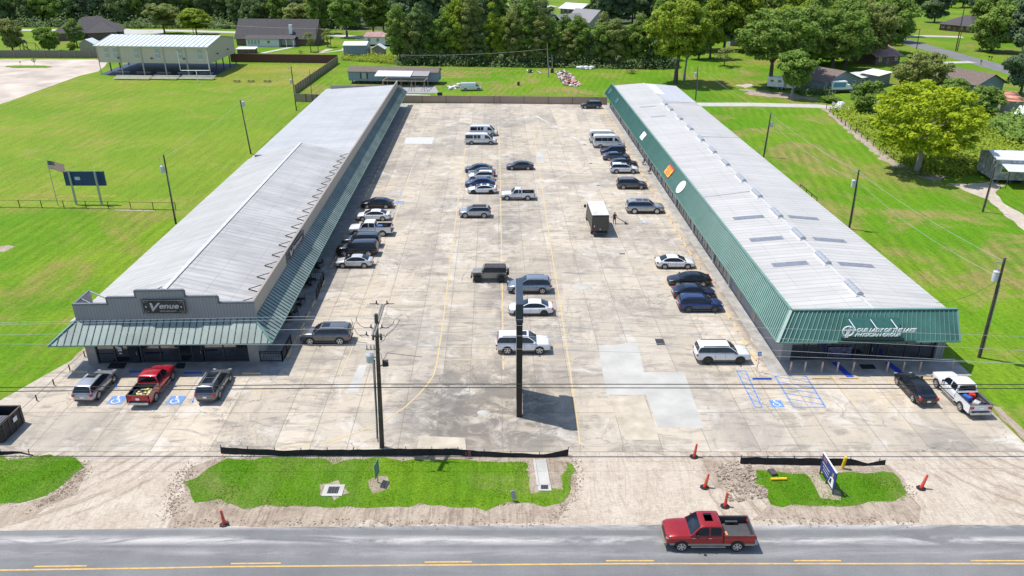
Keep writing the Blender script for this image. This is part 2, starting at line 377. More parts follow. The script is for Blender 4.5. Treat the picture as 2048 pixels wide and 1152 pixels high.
sheet('field', [(0,206),(17,203),(160,152),(200,150),(423,156),(476,128),(676,127),(592,187),(592,222),(505,312),(356,446),(352,421),(0,414),(-500,412),(-500,330)], .006, M_FIELD)
sheet('dry_lawn', [(474,131),(670,129),(600,176),(500,170),(440,168),(425,158)], .012, M_DRYG, .8)
sheet('side_lawn', [(1400,213),(1640,213),(1800,345),(1900,372),(2060,470),(2060,900),(1985,820),(1925,735)], .006, M_LAWN, .3)
sheet('back_lawn', [(800,188),(1210,192),(1340,150),(1500,150),(1480,130),(790,126),(640,178)], .006, M_LAWN, .5)
sheet('weedy_plot', [(1655,218),(1760,205),(1900,215),(2200,255),(2200,335),(1945,345),(1850,350),(1795,330)], .012, M_WEED, .6)
sheet('school_pavement', [(-260,118),(190,119),(216,123),(209,133),(196,143),(158,152),(17,203),(-260,290)], .012, mat('pale_pavement', (.47,.40,.33), .9, 0, .22, .12))
# parking lot slabs
YF = 50.95
us = [62,182,304,422,547,620,694,796,933,1006,1084,1161,1248,1324,1419,1519,1598,1672,1771,1859,1954]
US = sorted([g(x,896).x for x in us]+[-46.2,41.6,g(870,896).x])
KS = .0225
def U2X(u, Y): return u-KS*(Y-51.5)
def clip(poly, a, b):     # keep left of a->b
    out = []
    for i, p in enumerate(poly):
        q = poly[(i+1) % len(poly)]
        sp = (b[0]-a[0])*(p[1]-a[1])-(b[1]-a[1])*(p[0]-a[0]); sq = (b[0]-a[0])*(q[1]-a[1])-(b[1]-a[1])*(q[0]-a[0])
        if sp >= 0: out.append(p)
        if (sp >= 0) != (sq >= 0):
            t = sp/(sp-sq); out.append((p[0]+(q[0]-p[0])*t, p[1]+(q[1]-p[1])*t))
    return out
zones = [[(-48.0,YF),(41.5,YF),(41.5,66),(-42.6,66)], [(-25.2,66),(27.2,66),(25.0,195.2),(-28.2,195.2)], [(-42.6,66),(-39,66),(-39,67.6),(-42.2,67.6)], [(-62,YF),(-48.0,YF),(-45.5,55.9),(-62,56.2)]]
lot = MB(); tints = []
for ci in range(-1, len(US)):
    u0 = US[ci] if ci >= 0 else -64; u1 = US[ci+1] if ci+1 < len(US) else 44
    if u1-u0 < .3: continue
    mid = (u0+u1)/2
    colt = .62+random.uniform(-.16,.14)
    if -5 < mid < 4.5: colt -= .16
    if 5 < mid < 16: colt += .02
    Y = YF; first = True
    step = random.choice([4.7,5.6,6.2])
    while Y < 195:
        Y1 = Y+(5.6 if Y < 52 else step*random.choice([1,1,1.5,1.5,2])); gp = .022
        t = colt+random.uniform(-.17,.17)
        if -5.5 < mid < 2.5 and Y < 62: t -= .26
        if abs(mid) > 20 and Y > 66: t -= .04
        q = [(U2X(u0+gp,Y+gp),Y+gp),(U2X(u1-gp,Y+gp),Y+gp),(U2X(u1-gp,Y1-gp),Y1-gp),(U2X(u0+gp,Y1-gp),Y1-gp)]
        for zn in zones:
            c = q
            for i in range(len(zn)):
                c = clip(c, zn[i], zn[(i+1) % len(zn)])
                if len(c) < 3: break
            if len(c) >= 3: lot.poly([(p[0],p[1],.03) for p in c]); tints.append(max(0,min(1,t)))
        Y = Y1
struct(lot.build('parking_lot', M_LOT, cols=tints))
jb = MB()
for zn in zones: jb.poly([(p[0],p[1],.02) for p in zn])
struct(jb.build('parking_lot_joints', mat('joint_dirt', (.21,.18,.145), .9)))
Z1 = .036
PZ = [0]
def patch(pts, m, name='concrete_patch', z=None): PZ[0] += 1; return sheet(name, pts, .0305+.0006*PZ[0] if z is None else z, m)
patch([(1196,691),(1232,690),(1274,684),(1288,745),(1368,745),(1407,856),(1316,856),(1292,790),(1213,790)], M_CONW)
patch([(718,730),(734,730),(717,785),(693,785)], M_CONW)
patch([(840,872),(930,876),(932,900),(834,897)], M_CONB)
patch([(1073,300),(1083,300),(1088,326),(1072,326)], M_CONW)
patch([(1139,312),(1157,312),(1168,346),(1153,347)], M_CONB)
patch([(812,275),(868,275),(864,288),(808,288)], mat('pale_patch', (.5,.5,.5), .85))
patch([(902,312),(930,312),(926,352),(898,352)], M_CONB)
patch([(1040,214),(1050,218),(1180,290),(1174,293)], mat('pale_patch2', (.44,.41,.36), .85, 0, .2, .4))
patch([(1100,215),(1150,222),(1162,258),(1120,262)], M_CONB)
patch([(1215,792),(1288,793),(1312,858),(1318,880),(1250,880)], M_CONB, 'concrete_patch', .0303)
def ell(cx, cy, a, b, n=20): return [(cx+a*math.cos(2*math.pi*i/n), cy+b*math.sin(2*math.pi*i/n)) for i in range(n)]
patch(ell(1161,574,17,5.5), M_CONW); patch(ell(965,826,11,5), M_CONW)
# dirt frontage, verges, road
sheet('dirt_frontage', [(-300,900),(2400,900),(2400,1056),(1250,1052),(700,1056),(0,1068),(-300,1072)], .010, M_SAND)
sheet('dirt_frontage', [(-300,1008),(30,1010),(105,985),(160,930),(178,925),(165,950),(150,985),(60,1035),(0,1058),(-300,1062)], .014, M_MUD, .45)
sheet('dirt_frontage', [(380,938),(440,913),(1150,913),(1158,960),(1140,1000),(1110,1046),(700,1052),(345,1058),(340,1030),(362,985)], .014, M_MUD, .5)
sheet('dirt_frontage', [(1420,908),(1450,930),(1480,935),(1500,935),(1780,930),(1800,960),(1825,985),(1835,1042),(1640,1046),(1503,1040),(1540,1012),(1520,985),(1440,975),(1410,940)], .014, M_MUD, .5)
sheet('verge', [(416,939),(453,919),(655,917),(668,928),(686,922),(708,919),(921,921),(1056,925),(1062,971),(1073,988),(1126,980),(1132,925),(1147,928),(1144,953),(1135,990),(1088,1013),(1037,1004),(972,1018),(880,1009),(694,1015),(509,1013),(393,1004),(370,967)], .030, M_ISLE, .3, .7)
sheet('verge', [(-300,915),(150,912),(167,935),(112,982),(40,1006),(-300,1012)], .030, M_ISLE, .3, .7)
sheet('verge', [(1514,942),(1603,946),(1669,946),(1786,946),(1815,986),(1806,1000),(1702,1010),(1629,1013),(1541,1009),(1537,979),(1512,966)], .030, M_ISLE, .3, .7)
sheet('bare_patch', [(1608,944),(1640,946),(1672,985),(1680,998),(1648,996),(1622,970)], .036, M_MUD, .25, .6)
sheet('bare_patch', [(640,972),(672,965),(696,975),(700,990),(672,997),(642,991)], .036, M_MUD, .3, .5)
sheet('bare_patch', [(738,962),(760,952),(780,962),(778,978),(752,984),(736,975)], .036, M_MUD, .3, .5)
sheet('bare_patch', [(1055,922),(1078,922),(1080,985),(1062,988)], .036, M_MUD, .2, .5)
rc = [(-500,1149),(0,1141),(300,1137),(450,1134),(1250,1128),(2048,1128),(2600,1128)]
re_ = [(-500,1070),(0,1062),(450,1055),(1250,1050),(2048,1050),(2600,1050)]
top = [g(*p) for p in re_]
rd = MB(); rd.poly([(p.x,p.y,.02) for p in top][::-1]+[(-70,22,.02),(90,22,.02)]); o = rd.build('road', M_ASPH); struct(o)
if o.data.polygons[0].normal.z < 0: o.data.flip_normals()
sheet('far_verge', [(-80,22),(90,22),(90,6),(-80,6)], .02, M_ISLE, px=False)
def strips(name, lines, m, z=Z1+.004, px=True):
    mb = MB()
    for pts, wd in lines:
        P = [g(*p) if px else Vector((p[0],p[1],0)) for p in pts]
        for a, b in zip(P, P[1:]):
            d = (b-a).normalized(); n = Vector((-d.y,d.x,0))*wd/2
            mb.poly([Vector((q.x,q.y,z)) for q in (a-n,b-n,b+n,a+n)])
    return struct(mb.build(name, m))
def off(pts, dy): return [(x,y+dy) for x,y in pts]
strips('road_markings', [(rc,.13)]+[([(a,y),(b,y2)],.12) for a,b,y,y2 in ((-330,-225,1139,1137.5),(69,174,1133.6,1132.4),(462,562,1127.8,1127),(849,944,1124.8,1124.2),(1212,1308,1122.2,1122),(1588,1682,1122,1122),(1941,2050,1122,1122))], M_YELROAD, .03)
# bay markings
L = []
la = [(931,290),(920,370),(911,446),(903,500),(892,600),(884,659),(874,726),(867,752),(852,773),(837,790),(808,817),(767,843),(723,862),(660,884),(560,897)]
lb = [(997.5,255),(1000,330),(1003,499),(1005,600),(1007,740)]
lc = [(1065,250),(1072.6,300),(1102,497),(1119,600),(1140,740),(1160,890)]
ld = [(826,330),(804,395),(771,492),(727,625),(703,700),(676,764)]
for l in (la,lb,lc): L.append((l,.13))
def xat(l, y):
    for (x0,y0),(x1,y1) in zip(l,l[1:]):
        if y0 <= y <= y1: return x0+(x1-x0)*(y-y0)/(y1-y0)
strips('bay_markings', L, M_YEL)
L = [(ld,.1)]
Y = 63.0
while Y < 185:
    d = math.atan2(HC, Y)-TH; py = CY+F*math.tan(d)
    for l0, l1 in ((la,lb),(lb,lc)):
        a, b = xat(l0,py), xat(l1,py)
        if a and b and py < 750: L.append(([(a,py),(b,py)],.1))
    Y += 2.74
for py in (540,565,590,617,646,677): L.append(([(xat(ld,py)-50-(py-540)*.12,py),(xat(ld,py),py)],.08))
for k in range(22):
    Y = 66.5+k*3.05; L.append(([(18.2-.02*(Y-65),Y),(23.2-.016*(Y-65),Y)],.09)) if 0 else None
strips('bay_markings', L, M_YELF)
mbx = []
for k in range(20):
    Y = 66.0+k*3.05; mbx.append(([(17.9-.016*(Y-65),Y),(23.0-.016*(Y-65),Y)],.09))
strips('bay_markings', mbx, M_YELF, px=False)
strips('bay_markings', [([(1731,760),(1776,815)],.1),([(1776,815),(1824,815)],.1),([(1731,760),(1775,760)],.1),([(1775,760),(1824,815)],.1),([(1738,768),(1782,768)],.07),([(1752,785),(1797,785)],.07),([(1762,797),(1808,797)],.07),([(1664,752),(1712,812)],.12),([(1712,752),(1760,812)],.08),([(507,780),(530,735),(535,757)],.09),([(507,782),(560,782)],.09)], M_YEL)
B = [([(1473,742),(1510,815)],.12),([(1491,742),(1524,815)],.12),([(1473,742),(1491,742)],.1),([(1510,815),(1524,815)],.1),
     ([(1543,742),(1587,815)],.14),([(1605,742),(1651,815)],.14),([(1543,742),(1605,742)],.12),([(1587,815),(1651,815)],.14)]
for i in range(6):
    t = i/6.5; B.append(([(1543+44*t,742+73*t),(1605+46*(t+.16),742+73*(t+.16))],.1)); B.append(([(1473+37*t,742+73*t),(1491+33*(t+.12),742+73*(t+.12))],.08))
B += [([(383,799),(386,806)],.1),([(392,775),(386,806)],.1),([(236,757),(232,779)],.12),([(350,757),(338,790)],.1)]
strips('accessible_bay_markings', B, M_BLUE)
B = [([(1250,392),(1328,392)],.12),([(1250,392),(1256,404)],.12),([(1272,431),(1332,431)],.1),([(1272,431),(1279,441)],.1),([(1279,441),(1340,441)],.1),
     ([(745,388),(802,385),(798,405),(752,402)],.14),([(752,402),(800,388)],.1)]
for i in range(5): B.append(([(1263+14*i,392),(1270+14*i,403)],.09)); B.append(([(1284+11*i,431),(1290+11*i,441)],.08))
strips('accessible_bay_markings', B, M_BLUEF)
def access_symbol(px, py, s=1.0, m=M_BLUE, rz=0):
    c = g(px,py); t = MB()
    def T(x,y): return (c.x+(x*math.cos(rz)-y*math.sin(rz))*s, c.y+(x*math.sin(rz)+y*math.cos(rz))*s)
    t.poly([(*T(a,b),Z1+.004) for a,b in ((-.65,-.65),(.65,-.65),(.65,.65),(-.65,.65))])
    o = t.build('accessible_symbol', m); struct(o)
    w_ = MB(); z = Z1+.008
    def seg(a,b,wd):
        A, Bp = Vector(T(*a)), Vector(T(*b)); d = (Bp-A).normalized(); n = Vector((-d.y,d.x))*wd*s/2
        w_.poly([(*q,z) for q in (A-n,Bp-n,Bp+n,A+n)])
    seg((-.08,.42),(-.04,.05),.12); seg((-.06,.08),(.22,.04),.1); seg((.2,.06),(.32,-.32),.1); seg((.3,-.32),(.42,-.3),.09); seg((-.08,.24),(.18,.22),.08)
    hd = [T(-.1+.1*math.cos(k*.785),.52+.1*math.sin(k*.785)) for k in range(8)]; w_.poly([(*q,z) for q in hd])
    pr = [(-.05+.33*math.cos(R(a)), -.15+.33*math.sin(R(a))) for a in range(130,350,20)]
    for a,b in zip(pr,pr[1:]): seg(a,b,.08)
    struct(w_.build('accessible_symbol', M_WHT))
access_symbol(234,801,1.05); access_symbol(352,801,1.05); access_symbol(1553,808,.85); access_symbol(1290,445,.7,M_BLUEF); access_symbol(800,405,.9,M_BLUE); access_symbol(797,383,.7,M_BLUEF)
# shaded walk strip in front of both buildings + along sides
sheet('sidewalk', [(-41.9,62.5),(-22.0,62.5),(-21.6,66),(-41.9,66)], .05, M_CONC, px=False)
sheet('sidewalk', [(24.3,62.7),(43.0,62.7),(43.0,66),(24.3,66)], .05, M_CONC, px=False)
sheet('ramp', [(31.2,62.4),(31.9,62.4),(31.4,65.3),(30.8,65.3)], .056, mat('ramp_blue', (.02,.07,.42), .6), px=False)
sheet('ramp', [(36.3,62.4),(37.1,62.4),(36.5,65.3),(35.9,65.3)], .056, mat('ramp_blue', (.02,.07,.42), .6), px=False)
sheet('sidewalk', [(-24.3,66),(-22.4,66),(-25.7,195),(-28,195)], .038, M_CONC, px=False)
sheet('sidewalk', [(24.6,66.5),(26.3,66.5),(24.3,195),(22.7,195)], .038, M_CONC, px=False)
# far roads and drives
RZ = [0]
def roadpx(name, pts, wd, m, z=.014):
    RZ[0] += 1; z += .002*RZ[0]
    P = [g(*p) for p in pts]; mb = MB()
    Ls, Rs = [], []
    for i, p in enumerate(P):
        d = (P[min(i+1,len(P)-1)]-P[max(i-1,0)]).normalized(); n = Vector((-d.y,d.x,0))*wd/2
        Ls.append(p+n); Rs.append(p-n)
    for i in range(len(P)-1): mb.poly([Vector((q.x,q.y,z)) for q in (Rs[i],Rs[i+1],Ls[i+1],Ls[i])])
    return struct(mb.build(name, m))
roadpx('gravel_drive', [(1385,209),(1500,209),(1632,212),(1700,218)], 4.6, M_GRAVEL)
roadpx('street', [(1760,70),(1808,82),(1850,94),(1900,108),(1950,122),(2010,138),(2100,165)], 9, M_ASPH2)
roadpx('driveway', [(1808,72),(1860,72),(1925,74)], 6, M_CONW); roadpx('driveway', [(1860,128),(1905,125),(1945,124)], 4, M_CONW)
roadpx('street', [(-300,58),(0,60),(340,61),(480,65),(640,68),(735,76),(800,76),(1000,78),(1200,66),(1330,64)], 7, M_GRAVEL)
roadpx('driveway', [(590,93),(560,99),(525,106)], 2.2, M_CONW); roadpx('driveway', [(1110,12),(1040,14),(1000,10)], 12, M_CONB)
roadpx('driveway', [(660,98),(640,106),(690,100),(700,88)], 3, M_SAND)
roadpx('driveway', [(230,60),(280,66),(330,64)], 12, M_CONW)
sheet('dirt_drive', [(1895,366),(1935,368),(1985,362),(2010,372),(1990,385),(2010,408),(2060,440),(2060,472),(1975,400)], .02, M_SAND, .25)
sheet('bare_patch', [(1470,170),(1500,168),(1510,172),(1490,176)], .02, M_SAND, .5)
sheet('bare_patch', [(0,492),(20,490),(33,494),(10,502),(-10,503)], .02, M_MUD, .4)
sheet('bare_patch', [(1480,176),(1560,186),(1640,196),(1640,202),(1560,196),(1500,190)], .02, M_MUD, 1.2)
sheet('bare_patch', [(30,389),(140,387),(230,391),(232,395),(60,395)], .02, M_DRYG, .5, .8)
sheet('bare_patch', [(225,419),(310,421),(308,423),(240,421.5)], .02, M_MUD, .15, .6)
sheet('bare_patch', [(1640,214),(1655,218),(1800,328),(1840,345),(1900,352),(1870,362),(1815,350),(1760,318),(1690,258)], .02, M_MUD, .5)
sheet('edge_soil', [(172,700),(120,752),(45,830),(30,828),(110,748),(168,696)], .02, M_MUD, .15)
sheet('edge_soil', [(1992,824),(2060,892),(2060,872),(2000,815),(1985,812)], .02, M_MUD, .15)
sheet('court_floor', [(199,149),(423,155),(478,128),(268,122)], .05, M_GYMF)
sheet('carport_slab', [(725,185),(860,190),(880,200),(800,199),(700,200)], .03, M_CONW)
sheet('carport_slab', [(745,170),(870,172),(878,186),(745,186)], .02, mat('shade_toned_slab', (.3,.29,.28), .9))  # slab below the carport roof, its shade put into a darker colour
# ---------------------------------------------------------------- text helper
def text_mesh(s, x0, x1, z0, z1, y, parent, m, name='lettering', shear=0.0, depth=.03, face='front', off=0.0):
    """text fitted to a rectangle; face 'front' reads from -y, 'west' reads from -x (x0,x1 are then y values), 'east' from +x"""
    cu = bpy.data.curves.new(name, 'FONT'); cu.body = s; cu.shear = shear; cu.extrude = depth/2; cu.offset = off; cu.resolution_u = 3
    t = bpy.data.objects.new(name, cu); COL.objects.link(t); bpy.context.view_layer.update()
    me = bpy.data.meshes.new_from_object(t.evaluated_get(bpy.context.evaluated_depsgraph_get()))
    bpy.data.objects.remove(t)
    xs = [v.co.x for v in me.vertices]; ys = [v.co.y for v in me.vertices]
    ax, bx, ay, by = min(xs), max(xs), min(ys), max(ys)
    mb = MB(); mb.f = [list(p.vertices) for p in me.polygons]; mb.m = [0]*len(mb.f)
    for v in me.vertices:
        u = (v.co.x-ax)/(bx-ax); w_ = (v.co.y-ay)/(by-ay); d = v.co.z
        if face == 'front': p = (x0+(x1-x0)*u, y-d, z0+(z1-z0)*w_)
        elif face == 'west': p = (y-d, x0+(x1-x0)*u, z0+(z1-z0)*w_)
        else: p = (y+d, x0+(x1-x0)*u, z0+(z1-z0)*w_)
        mb.v.append(Vector(p))
    return mb.build(name, m, parent)

class Fr:     # building frame: u across, v along
    def __init__(s, ox, oy, slope): s.o = Vector((ox,oy,0)); a = Vector((slope,1,0)).normalized(); s.a = a; s.c = Vector((a.y,-a.x,0)); s.rz = math.atan2(-a.x,a.y)
    def __call__(s, u, v, z): p = s.o+s.c*u+s.a*v; p.z = z; return p
def hx(mb, fr, u0, v0, z0, u1, v1, z1, m=0):
    mb.hexa([fr(u0,v0,z0),fr(u1,v0,z0),fr(u1,v1,z0),fr(u0,v1,z0)], [fr(u0,v0,z1),fr(u1,v0,z1),fr(u1,v1,z1),fr(u0,v1,z1)], m)
def ribs(mb, a0, a1, b0, b1, step, wd, ht, m=1):
    """raised seams from line a0-a1 (bottom) to b0-b1 (top)"""
    L = (a1-a0).length; n = int(L/step)
    nn = (a1-a0).cross(b0-a0).normalized()
    if nn.z < 0: nn = -nn
    for i in range(1, n):
        t = i/n; p = a0.lerp(a1,t)+nn*ht/2; q = b0.lerp(b1,t)+nn*ht/2; mb.bar(p, q, wd, ht, m)

# ================================================================ right building (medical offices)
fr = Fr(25.9, 65.4, -.016); LV = 126.0
RB = thing('commercial_building', 'long white-roofed commercial building with green metal mansard along the right side of the lot', 'building', fr.o, fr.rz, 'commercial buildings along the lot')
mb = MB()
hx(mb, fr, 0,2.2,0, .2,LV,4.9); hx(mb, fr, 15.5,0,0, 15.7,LV,4.85); hx(mb, fr, .2,LV-.2,0, 15.5,LV,4.9)
hx(mb, fr, 0,.05,0, .95,.6,3.3); hx(mb, fr, 15.0,.05,0, 15.5,.6,3.3); hx(mb, fr, 0,.6,0, .2,2.2,4.9)
hx(mb, fr, .95,.35,2.9, 15,.6,4.8); mb.build('wall', M_WALLG, RB)
mb = MB(); hx(mb, fr, .2,.65,.0, 15.5,LV-.2,.2); mb.build('floor_slab', M_CONC, RB)
# roof
zr = 5.6; mb = MB()
A = [fr(.35,-.0,5.0),fr(8,-.0,zr),fr(15.95,-.0,4.9)]; Bk = [fr(.35,LV+.1,5.0),fr(8,LV+.1,zr),fr(15.95,LV+.1,4.9)]
mb.poly([A[0],A[1],Bk[1],Bk[0]]); mb.poly([A[1],A[2],Bk[2],Bk[1]]); mb.poly([A[0],Bk[0],Bk[1],Bk[2],A[2],A[1]][::-1]) if 0 else None
mb.poly([p-Vector((0,0,.08)) for p in (A[0],Bk[0],Bk[1],A[1])]); mb.poly([p-Vector((0,0,.08)) for p in (A[1],Bk[1],Bk[2],A[2])])
RF = mb.build('roof', M_ROOFW, RB)
mb = MB(); mb.bar(fr(8,.1,zr+.02), fr(8,LV,zr+.02), .34, .05); mb.build('ridge_cap', mat('ridge_pale', (.5,.5,.5), .5), RB)
mb = MB()
for v, ln in ((70,.7),(101,1.2)): mb = MB(); mb.bar(fr(8.2,v,zr+.02), fr(15.9,v+3*ln,4.93), .1, .03); mb.build('lap_seam', M_GREY, RB)
mb = MB(); mb.bar(fr(.5,36.5,5.03), fr(7.9,37.5,zr+.02), .1, .03); mb.build('lap_seam', M_GREY, RB)
for px, py in ((1708,579),(1647,519),(1596,471),(1553,428),(1514,389),(1484,358),(1453,327),(1426.6,302),(1404,278.5),(1382,257),(1363,237),(1346,218.6),(1333,208)):
    p = g(px,py,zr); v = (p-fr.o).dot(fr.a); mb = MB(); mb2 = MB()
    h = 1.55; n = 6; ring = []
    for s_ in (-h,h):
        ring.append([fr(8+.36*math.cos(math.pi*i/n), v+s_, zr+.12+.34*math.sin(math.pi*i/n)) for i in range(n+1)])
    for i in range(n): mb.poly([ring[0][i],ring[0][i+1],ring[1][i+1],ring[1][i]])
    mb.poly(ring[0]); mb.poly(ring[1][::-1])
    o = mb.build('ridge_vent', M_STEEL, RB)
    hx(mb2, fr, 7.55,v-h-.08,zr-.05, 8.45,v+h+.08,zr+.1); q = mb2.build('vent_curb', M_WHITE, o)
for px, py in ((1497,435),(1607,436),(1533,478),(1659,480),(1580,528),(1712,530)):
    p = g(px,py,5.3); v = (p-fr.o).dot(fr.a); u = (p-fr.o).dot(fr.c); mb = MB(); k = (zr-5.0)/7.65 if u < 8 else -(zr-4.9)/7.95
    z = lambda uu: (5.0+(uu-.35)*(zr-5)/7.65 if uu < 8 else zr+(uu-8)*k)+.02
    mb.poly([fr(u-1.9,v-.55,z(u-1.9)),fr(u+1.9,v-.55,z(u+1.9)),fr(u+1.9,v+.55,z(u+1.9)),fr(u-1.9,v+.55,z(u-1.9))])
    mb.build('skylight_panel', mat('skylight', (.19,.20,.235), .45, 0, .2, 3), RB)
for v0, v1, u0, u1, c in ((104,125.5,9,15.8,(.43,.44,.47)),(112,125,8.4,10.5,(.62,.63,.65)),(88,89,3,6,(.3,.3,.32)),(98,99,2.5,5.8,(.3,.3,.32))):
    mb = MB(); z = lambda uu: (5.0+(uu-.35)*(zr-5)/7.65 if uu < 8 else zr-(uu-8)*(zr-4.9)/7.95)+(.025 if u0 != 8.4 else .03)
    mb.poly([fr(u0,v0,z(u0)),fr(u1,v0,z(u1)),fr(u1,v1,z(u1)),fr(u0,v1,z(u0))]); mb.build('roof_patch', mat('roofpatch%.2f'%c[0], c, .6), RB)
# mansard west + front
b0, b1 = fr(-1.35,-2.0,3.2), fr(-1.35,LV+.4,3.2); t0, t1 = fr(.3,.1,5.5), fr(.3,LV+.4,5.5)
f1, ft1 = fr(15.7,-2.0,3.2), fr(16.0,.1,5.5)
mb = MB(); mb.poly([b0,t0,t1,b1][::-1], 0); ribs(mb, b0, b1, t0, t1, .42, .05, .07, 1)
mb.build('mansard', [M_GREEN, mat('green_seam', (.10,.23,.195), .4)], RB)
mb = MB(); mb.poly([b0,f1,ft1,t0], 0); ribs(mb, b0, f1, t0, ft1, .46, .05, .07, 1)
mb.poly([f1, fr(15.7,.3,3.2), fr(16.0,.3,5.5), ft1], 0); mb.build('mansard', [M_GREEN, mat('green_seam', (.10,.23,.195), .4)], RB)
mb = MB(); mb.poly([fr(-1.35,LV+.4,3.2),fr(.3,LV+.4,5.5),fr(.3,LV+.4,4.9),fr(.2,LV+.4,3.2)],0); mb.build('mansard_end', M_GREEN, RB)
mb = MB(); mb.bar(t0+Vector((0,0,.04)), t1+Vector((0,0,.04)), .28, .1); mb.bar(t0+Vector((0,0,.04)), ft1+Vector((0,0,.04)), .28, .1)
mb.bar(b0, t0, .3, .14); mb.bar(b0-Vector((0,0,.03)), b1-Vector((0,0,.03)), .14, .12); mb.bar(b0-Vector((0,0,.03)), f1-Vector((0,0,.03)), .14, .12)
mb.bar(f1, ft1, .16,.12); mb.build('trim', M_GREENL, RB)
mb = MB(); mb.poly([fr(-1.3,-1.95,3.12),fr(-1.3,LV,3.12),fr(0,LV,3.12),fr(0,0.4,3.12)]); mb.poly([fr(-1.3,-1.95,3.1),fr(0,.4,3.1),fr(15.6,.4,3.1),fr(15.6,-1.95,3.1)]); mb.build('soffit', M_GREY, RB)
# inner face of the mansard, seen from the roof side
mb = MB(); mb.poly([fr(.35,.12,4.9),fr(.35,LV,4.9),fr(.32,LV,5.5),fr(.32,.12,5.5)]); mb.poly([fr(.35,.14,4.9),fr(15.9,.14,4.9),fr(15.9,.14,5.5),fr(.35,.14,5.5)]); mb.build('parapet_back', M_GREENL, RB)
# front glazing
mb = MB(); hx(mb, fr, .95,.4,.1, 15,.46,2.9); gz = mb.build('shop_window', M_GLASS, RB)
mb = MB()
for i, u in enumerate((.95,2.7,4.4,6.1,7.3,8.6,9.5,10.5,12.2,13.6,15.0)): hx(mb, fr, u-.04,.3,.1, u+.04,.4,2.9)
hx(mb, fr, .95,.3,2.0, 15,.4,2.06); hx(mb, fr, .95,.28,.06, 15,.4,.16); mb.build('window_frame', M_DKG, gz)
mb = MB(); hx(mb, fr, 4.6,.27,.4, 6.9,.3,1.45); mb.build('window_poster', mat('poster', (.09,.09,.16), .5, 0, .5, 2.5), gz)
mb = MB(); hx(mb, fr, 8.75,.26,.2, 9.35,.3,2.3); dr = mb.build('door', mat('door_glass', (.03,.035,.045), .1), RB)
mb = MB(); mb.bar(fr(8.85,.2,1.0), fr(8.85,.2,1.4), .04); mb.build('door_handle', M_SIL, dr)
# west wall openings
random.seed(3)
def wopen(v0, v1, name='window', z0=.35, z1=2.7, side=-1, uu=0.0, par=None, mt=None, f=None):
    f = f or fr; par = par or RB
    mb = MB(); hx(mb, f, uu+side*.03,v0,z0, uu+side*.005,v1,z1); o = mb.build(name, mt or M_GLASS, par)
    mb = MB(); q = uu+side*.05
    for v in (v0,(v0+v1)/2,v1): hx(mb, f, min(q,uu),v-.035,z0, max(q,uu),v+.035,z1)
    hx(mb, f, min(q,uu),v0,z1-.55, max(q,uu),v1,z1-.5); mb.build('frame', M_DKG if name != 'door' else M_STEEL, o)
    return o
wopen(13.6,14.6,'door',.05,2.3,mt=mat('tan_door',(.34,.29,.24),.6)); wopen(8.2,9.2,'door',.05,2.3,mt=mat('tan_door',(.34,.29,.24),.6))
v = 18.5
while v < 124:
    if 25 < v < 26: v = 26.2
    wopen(v, v+2.3, 'window', .3, 2.75)
    v += 2.75
    if random.random() < .3:
        wopen(v, v+1.0, 'door', .05, 2.4, mt=mat('tan_door',(.34,.29,.24),.6) if random.random() < .4 else None); v += 1.5
mb = MB()
for v in (17.8,25.3,36.4,48,60,72,84,96,108,120): mb = MB(); hx(mb, fr, -.22,v-.18,0, -.002,v+.18,3.1); mb.build('pilaster', mat('pale_pillar', (.5,.5,.5), .7), RB)
# front sign
sg = thing('shop_sign', 'white letters and ringed cross reading OUR LADY OF THE LAKE PHYSICIAN GROUP', 'sign', (31.8,63.3,4), 0)
YS = 63.45
text_mesh('OUR LADY OF THE LAKE', 31.75,37.2,4.27,4.66,YS, sg, M_WHITE, 'lettering', .35, .06, 'front', .01)
text_mesh('PHYSICIAN GROUP', 31.65,35.85,3.80,4.16,YS, sg, M_WHITE, 'lettering', .35, .06, 'front', .01)
mb = MB(); n = 20; c = (30.95,4.35); 
for i in range(n):
    a0, a1 = 2*math.pi*i/n, 2*math.pi*(i+1)/n
    mb.bar((c[0]+.52*math.cos(a0),YS,c[1]+.5*math.sin(a0)),(c[0]+.52*math.cos(a1),YS,c[1]+.5*math.sin(a1)),.08,.07)
mb.prism([(0,0)]*3,0,0) if 0 else None
mb.hexa([(30.68,YS-.06,3.72),(31.02,YS-.06,3.72),(31.02,YS,3.72),(30.68,YS,3.72)],[(30.93,YS-.06,4.62),(31.12,YS-.06,4.62),(31.12,YS,4.62),(30.93,YS,4.62)])
mb.box(30.42,YS-.07,4.42,31.62,YS-.01,4.56); mb.ball((31.08,YS-.02,4.78),.12,.06,.12)
mb.build('emblem', M_WHITE, sg)
mb = MB(); mb.box(30.5,YS+.02,3.35,36.3,YS+.25,3.65); mb.box(30.2,YS-.1,3.2,37.4,YS+.12,3.34); mb.build('raceway', M_GRDK, sg)
mb = MB(); mb.hexa([(30.9,63.55,3.75),(36.0,63.55,3.75),(36.0,63.62,3.72),(30.9,63.62,3.72)],[(31.1,64.75,5.1),(36.0,64.75,5.1),(36.0,64.82,5.07),(31.1,64.82,5.07)]); mb.build('backing_board', mat('dark_green_board', (.04,.13,.11), .4), sg)
mb = MB()
for x in (31.3,33.3,35.2): mb.bar((x,64.5,5.05),(x+.25,YS+.02,4.62),.05)
mb.build('bracket', M_WHITE, sg)
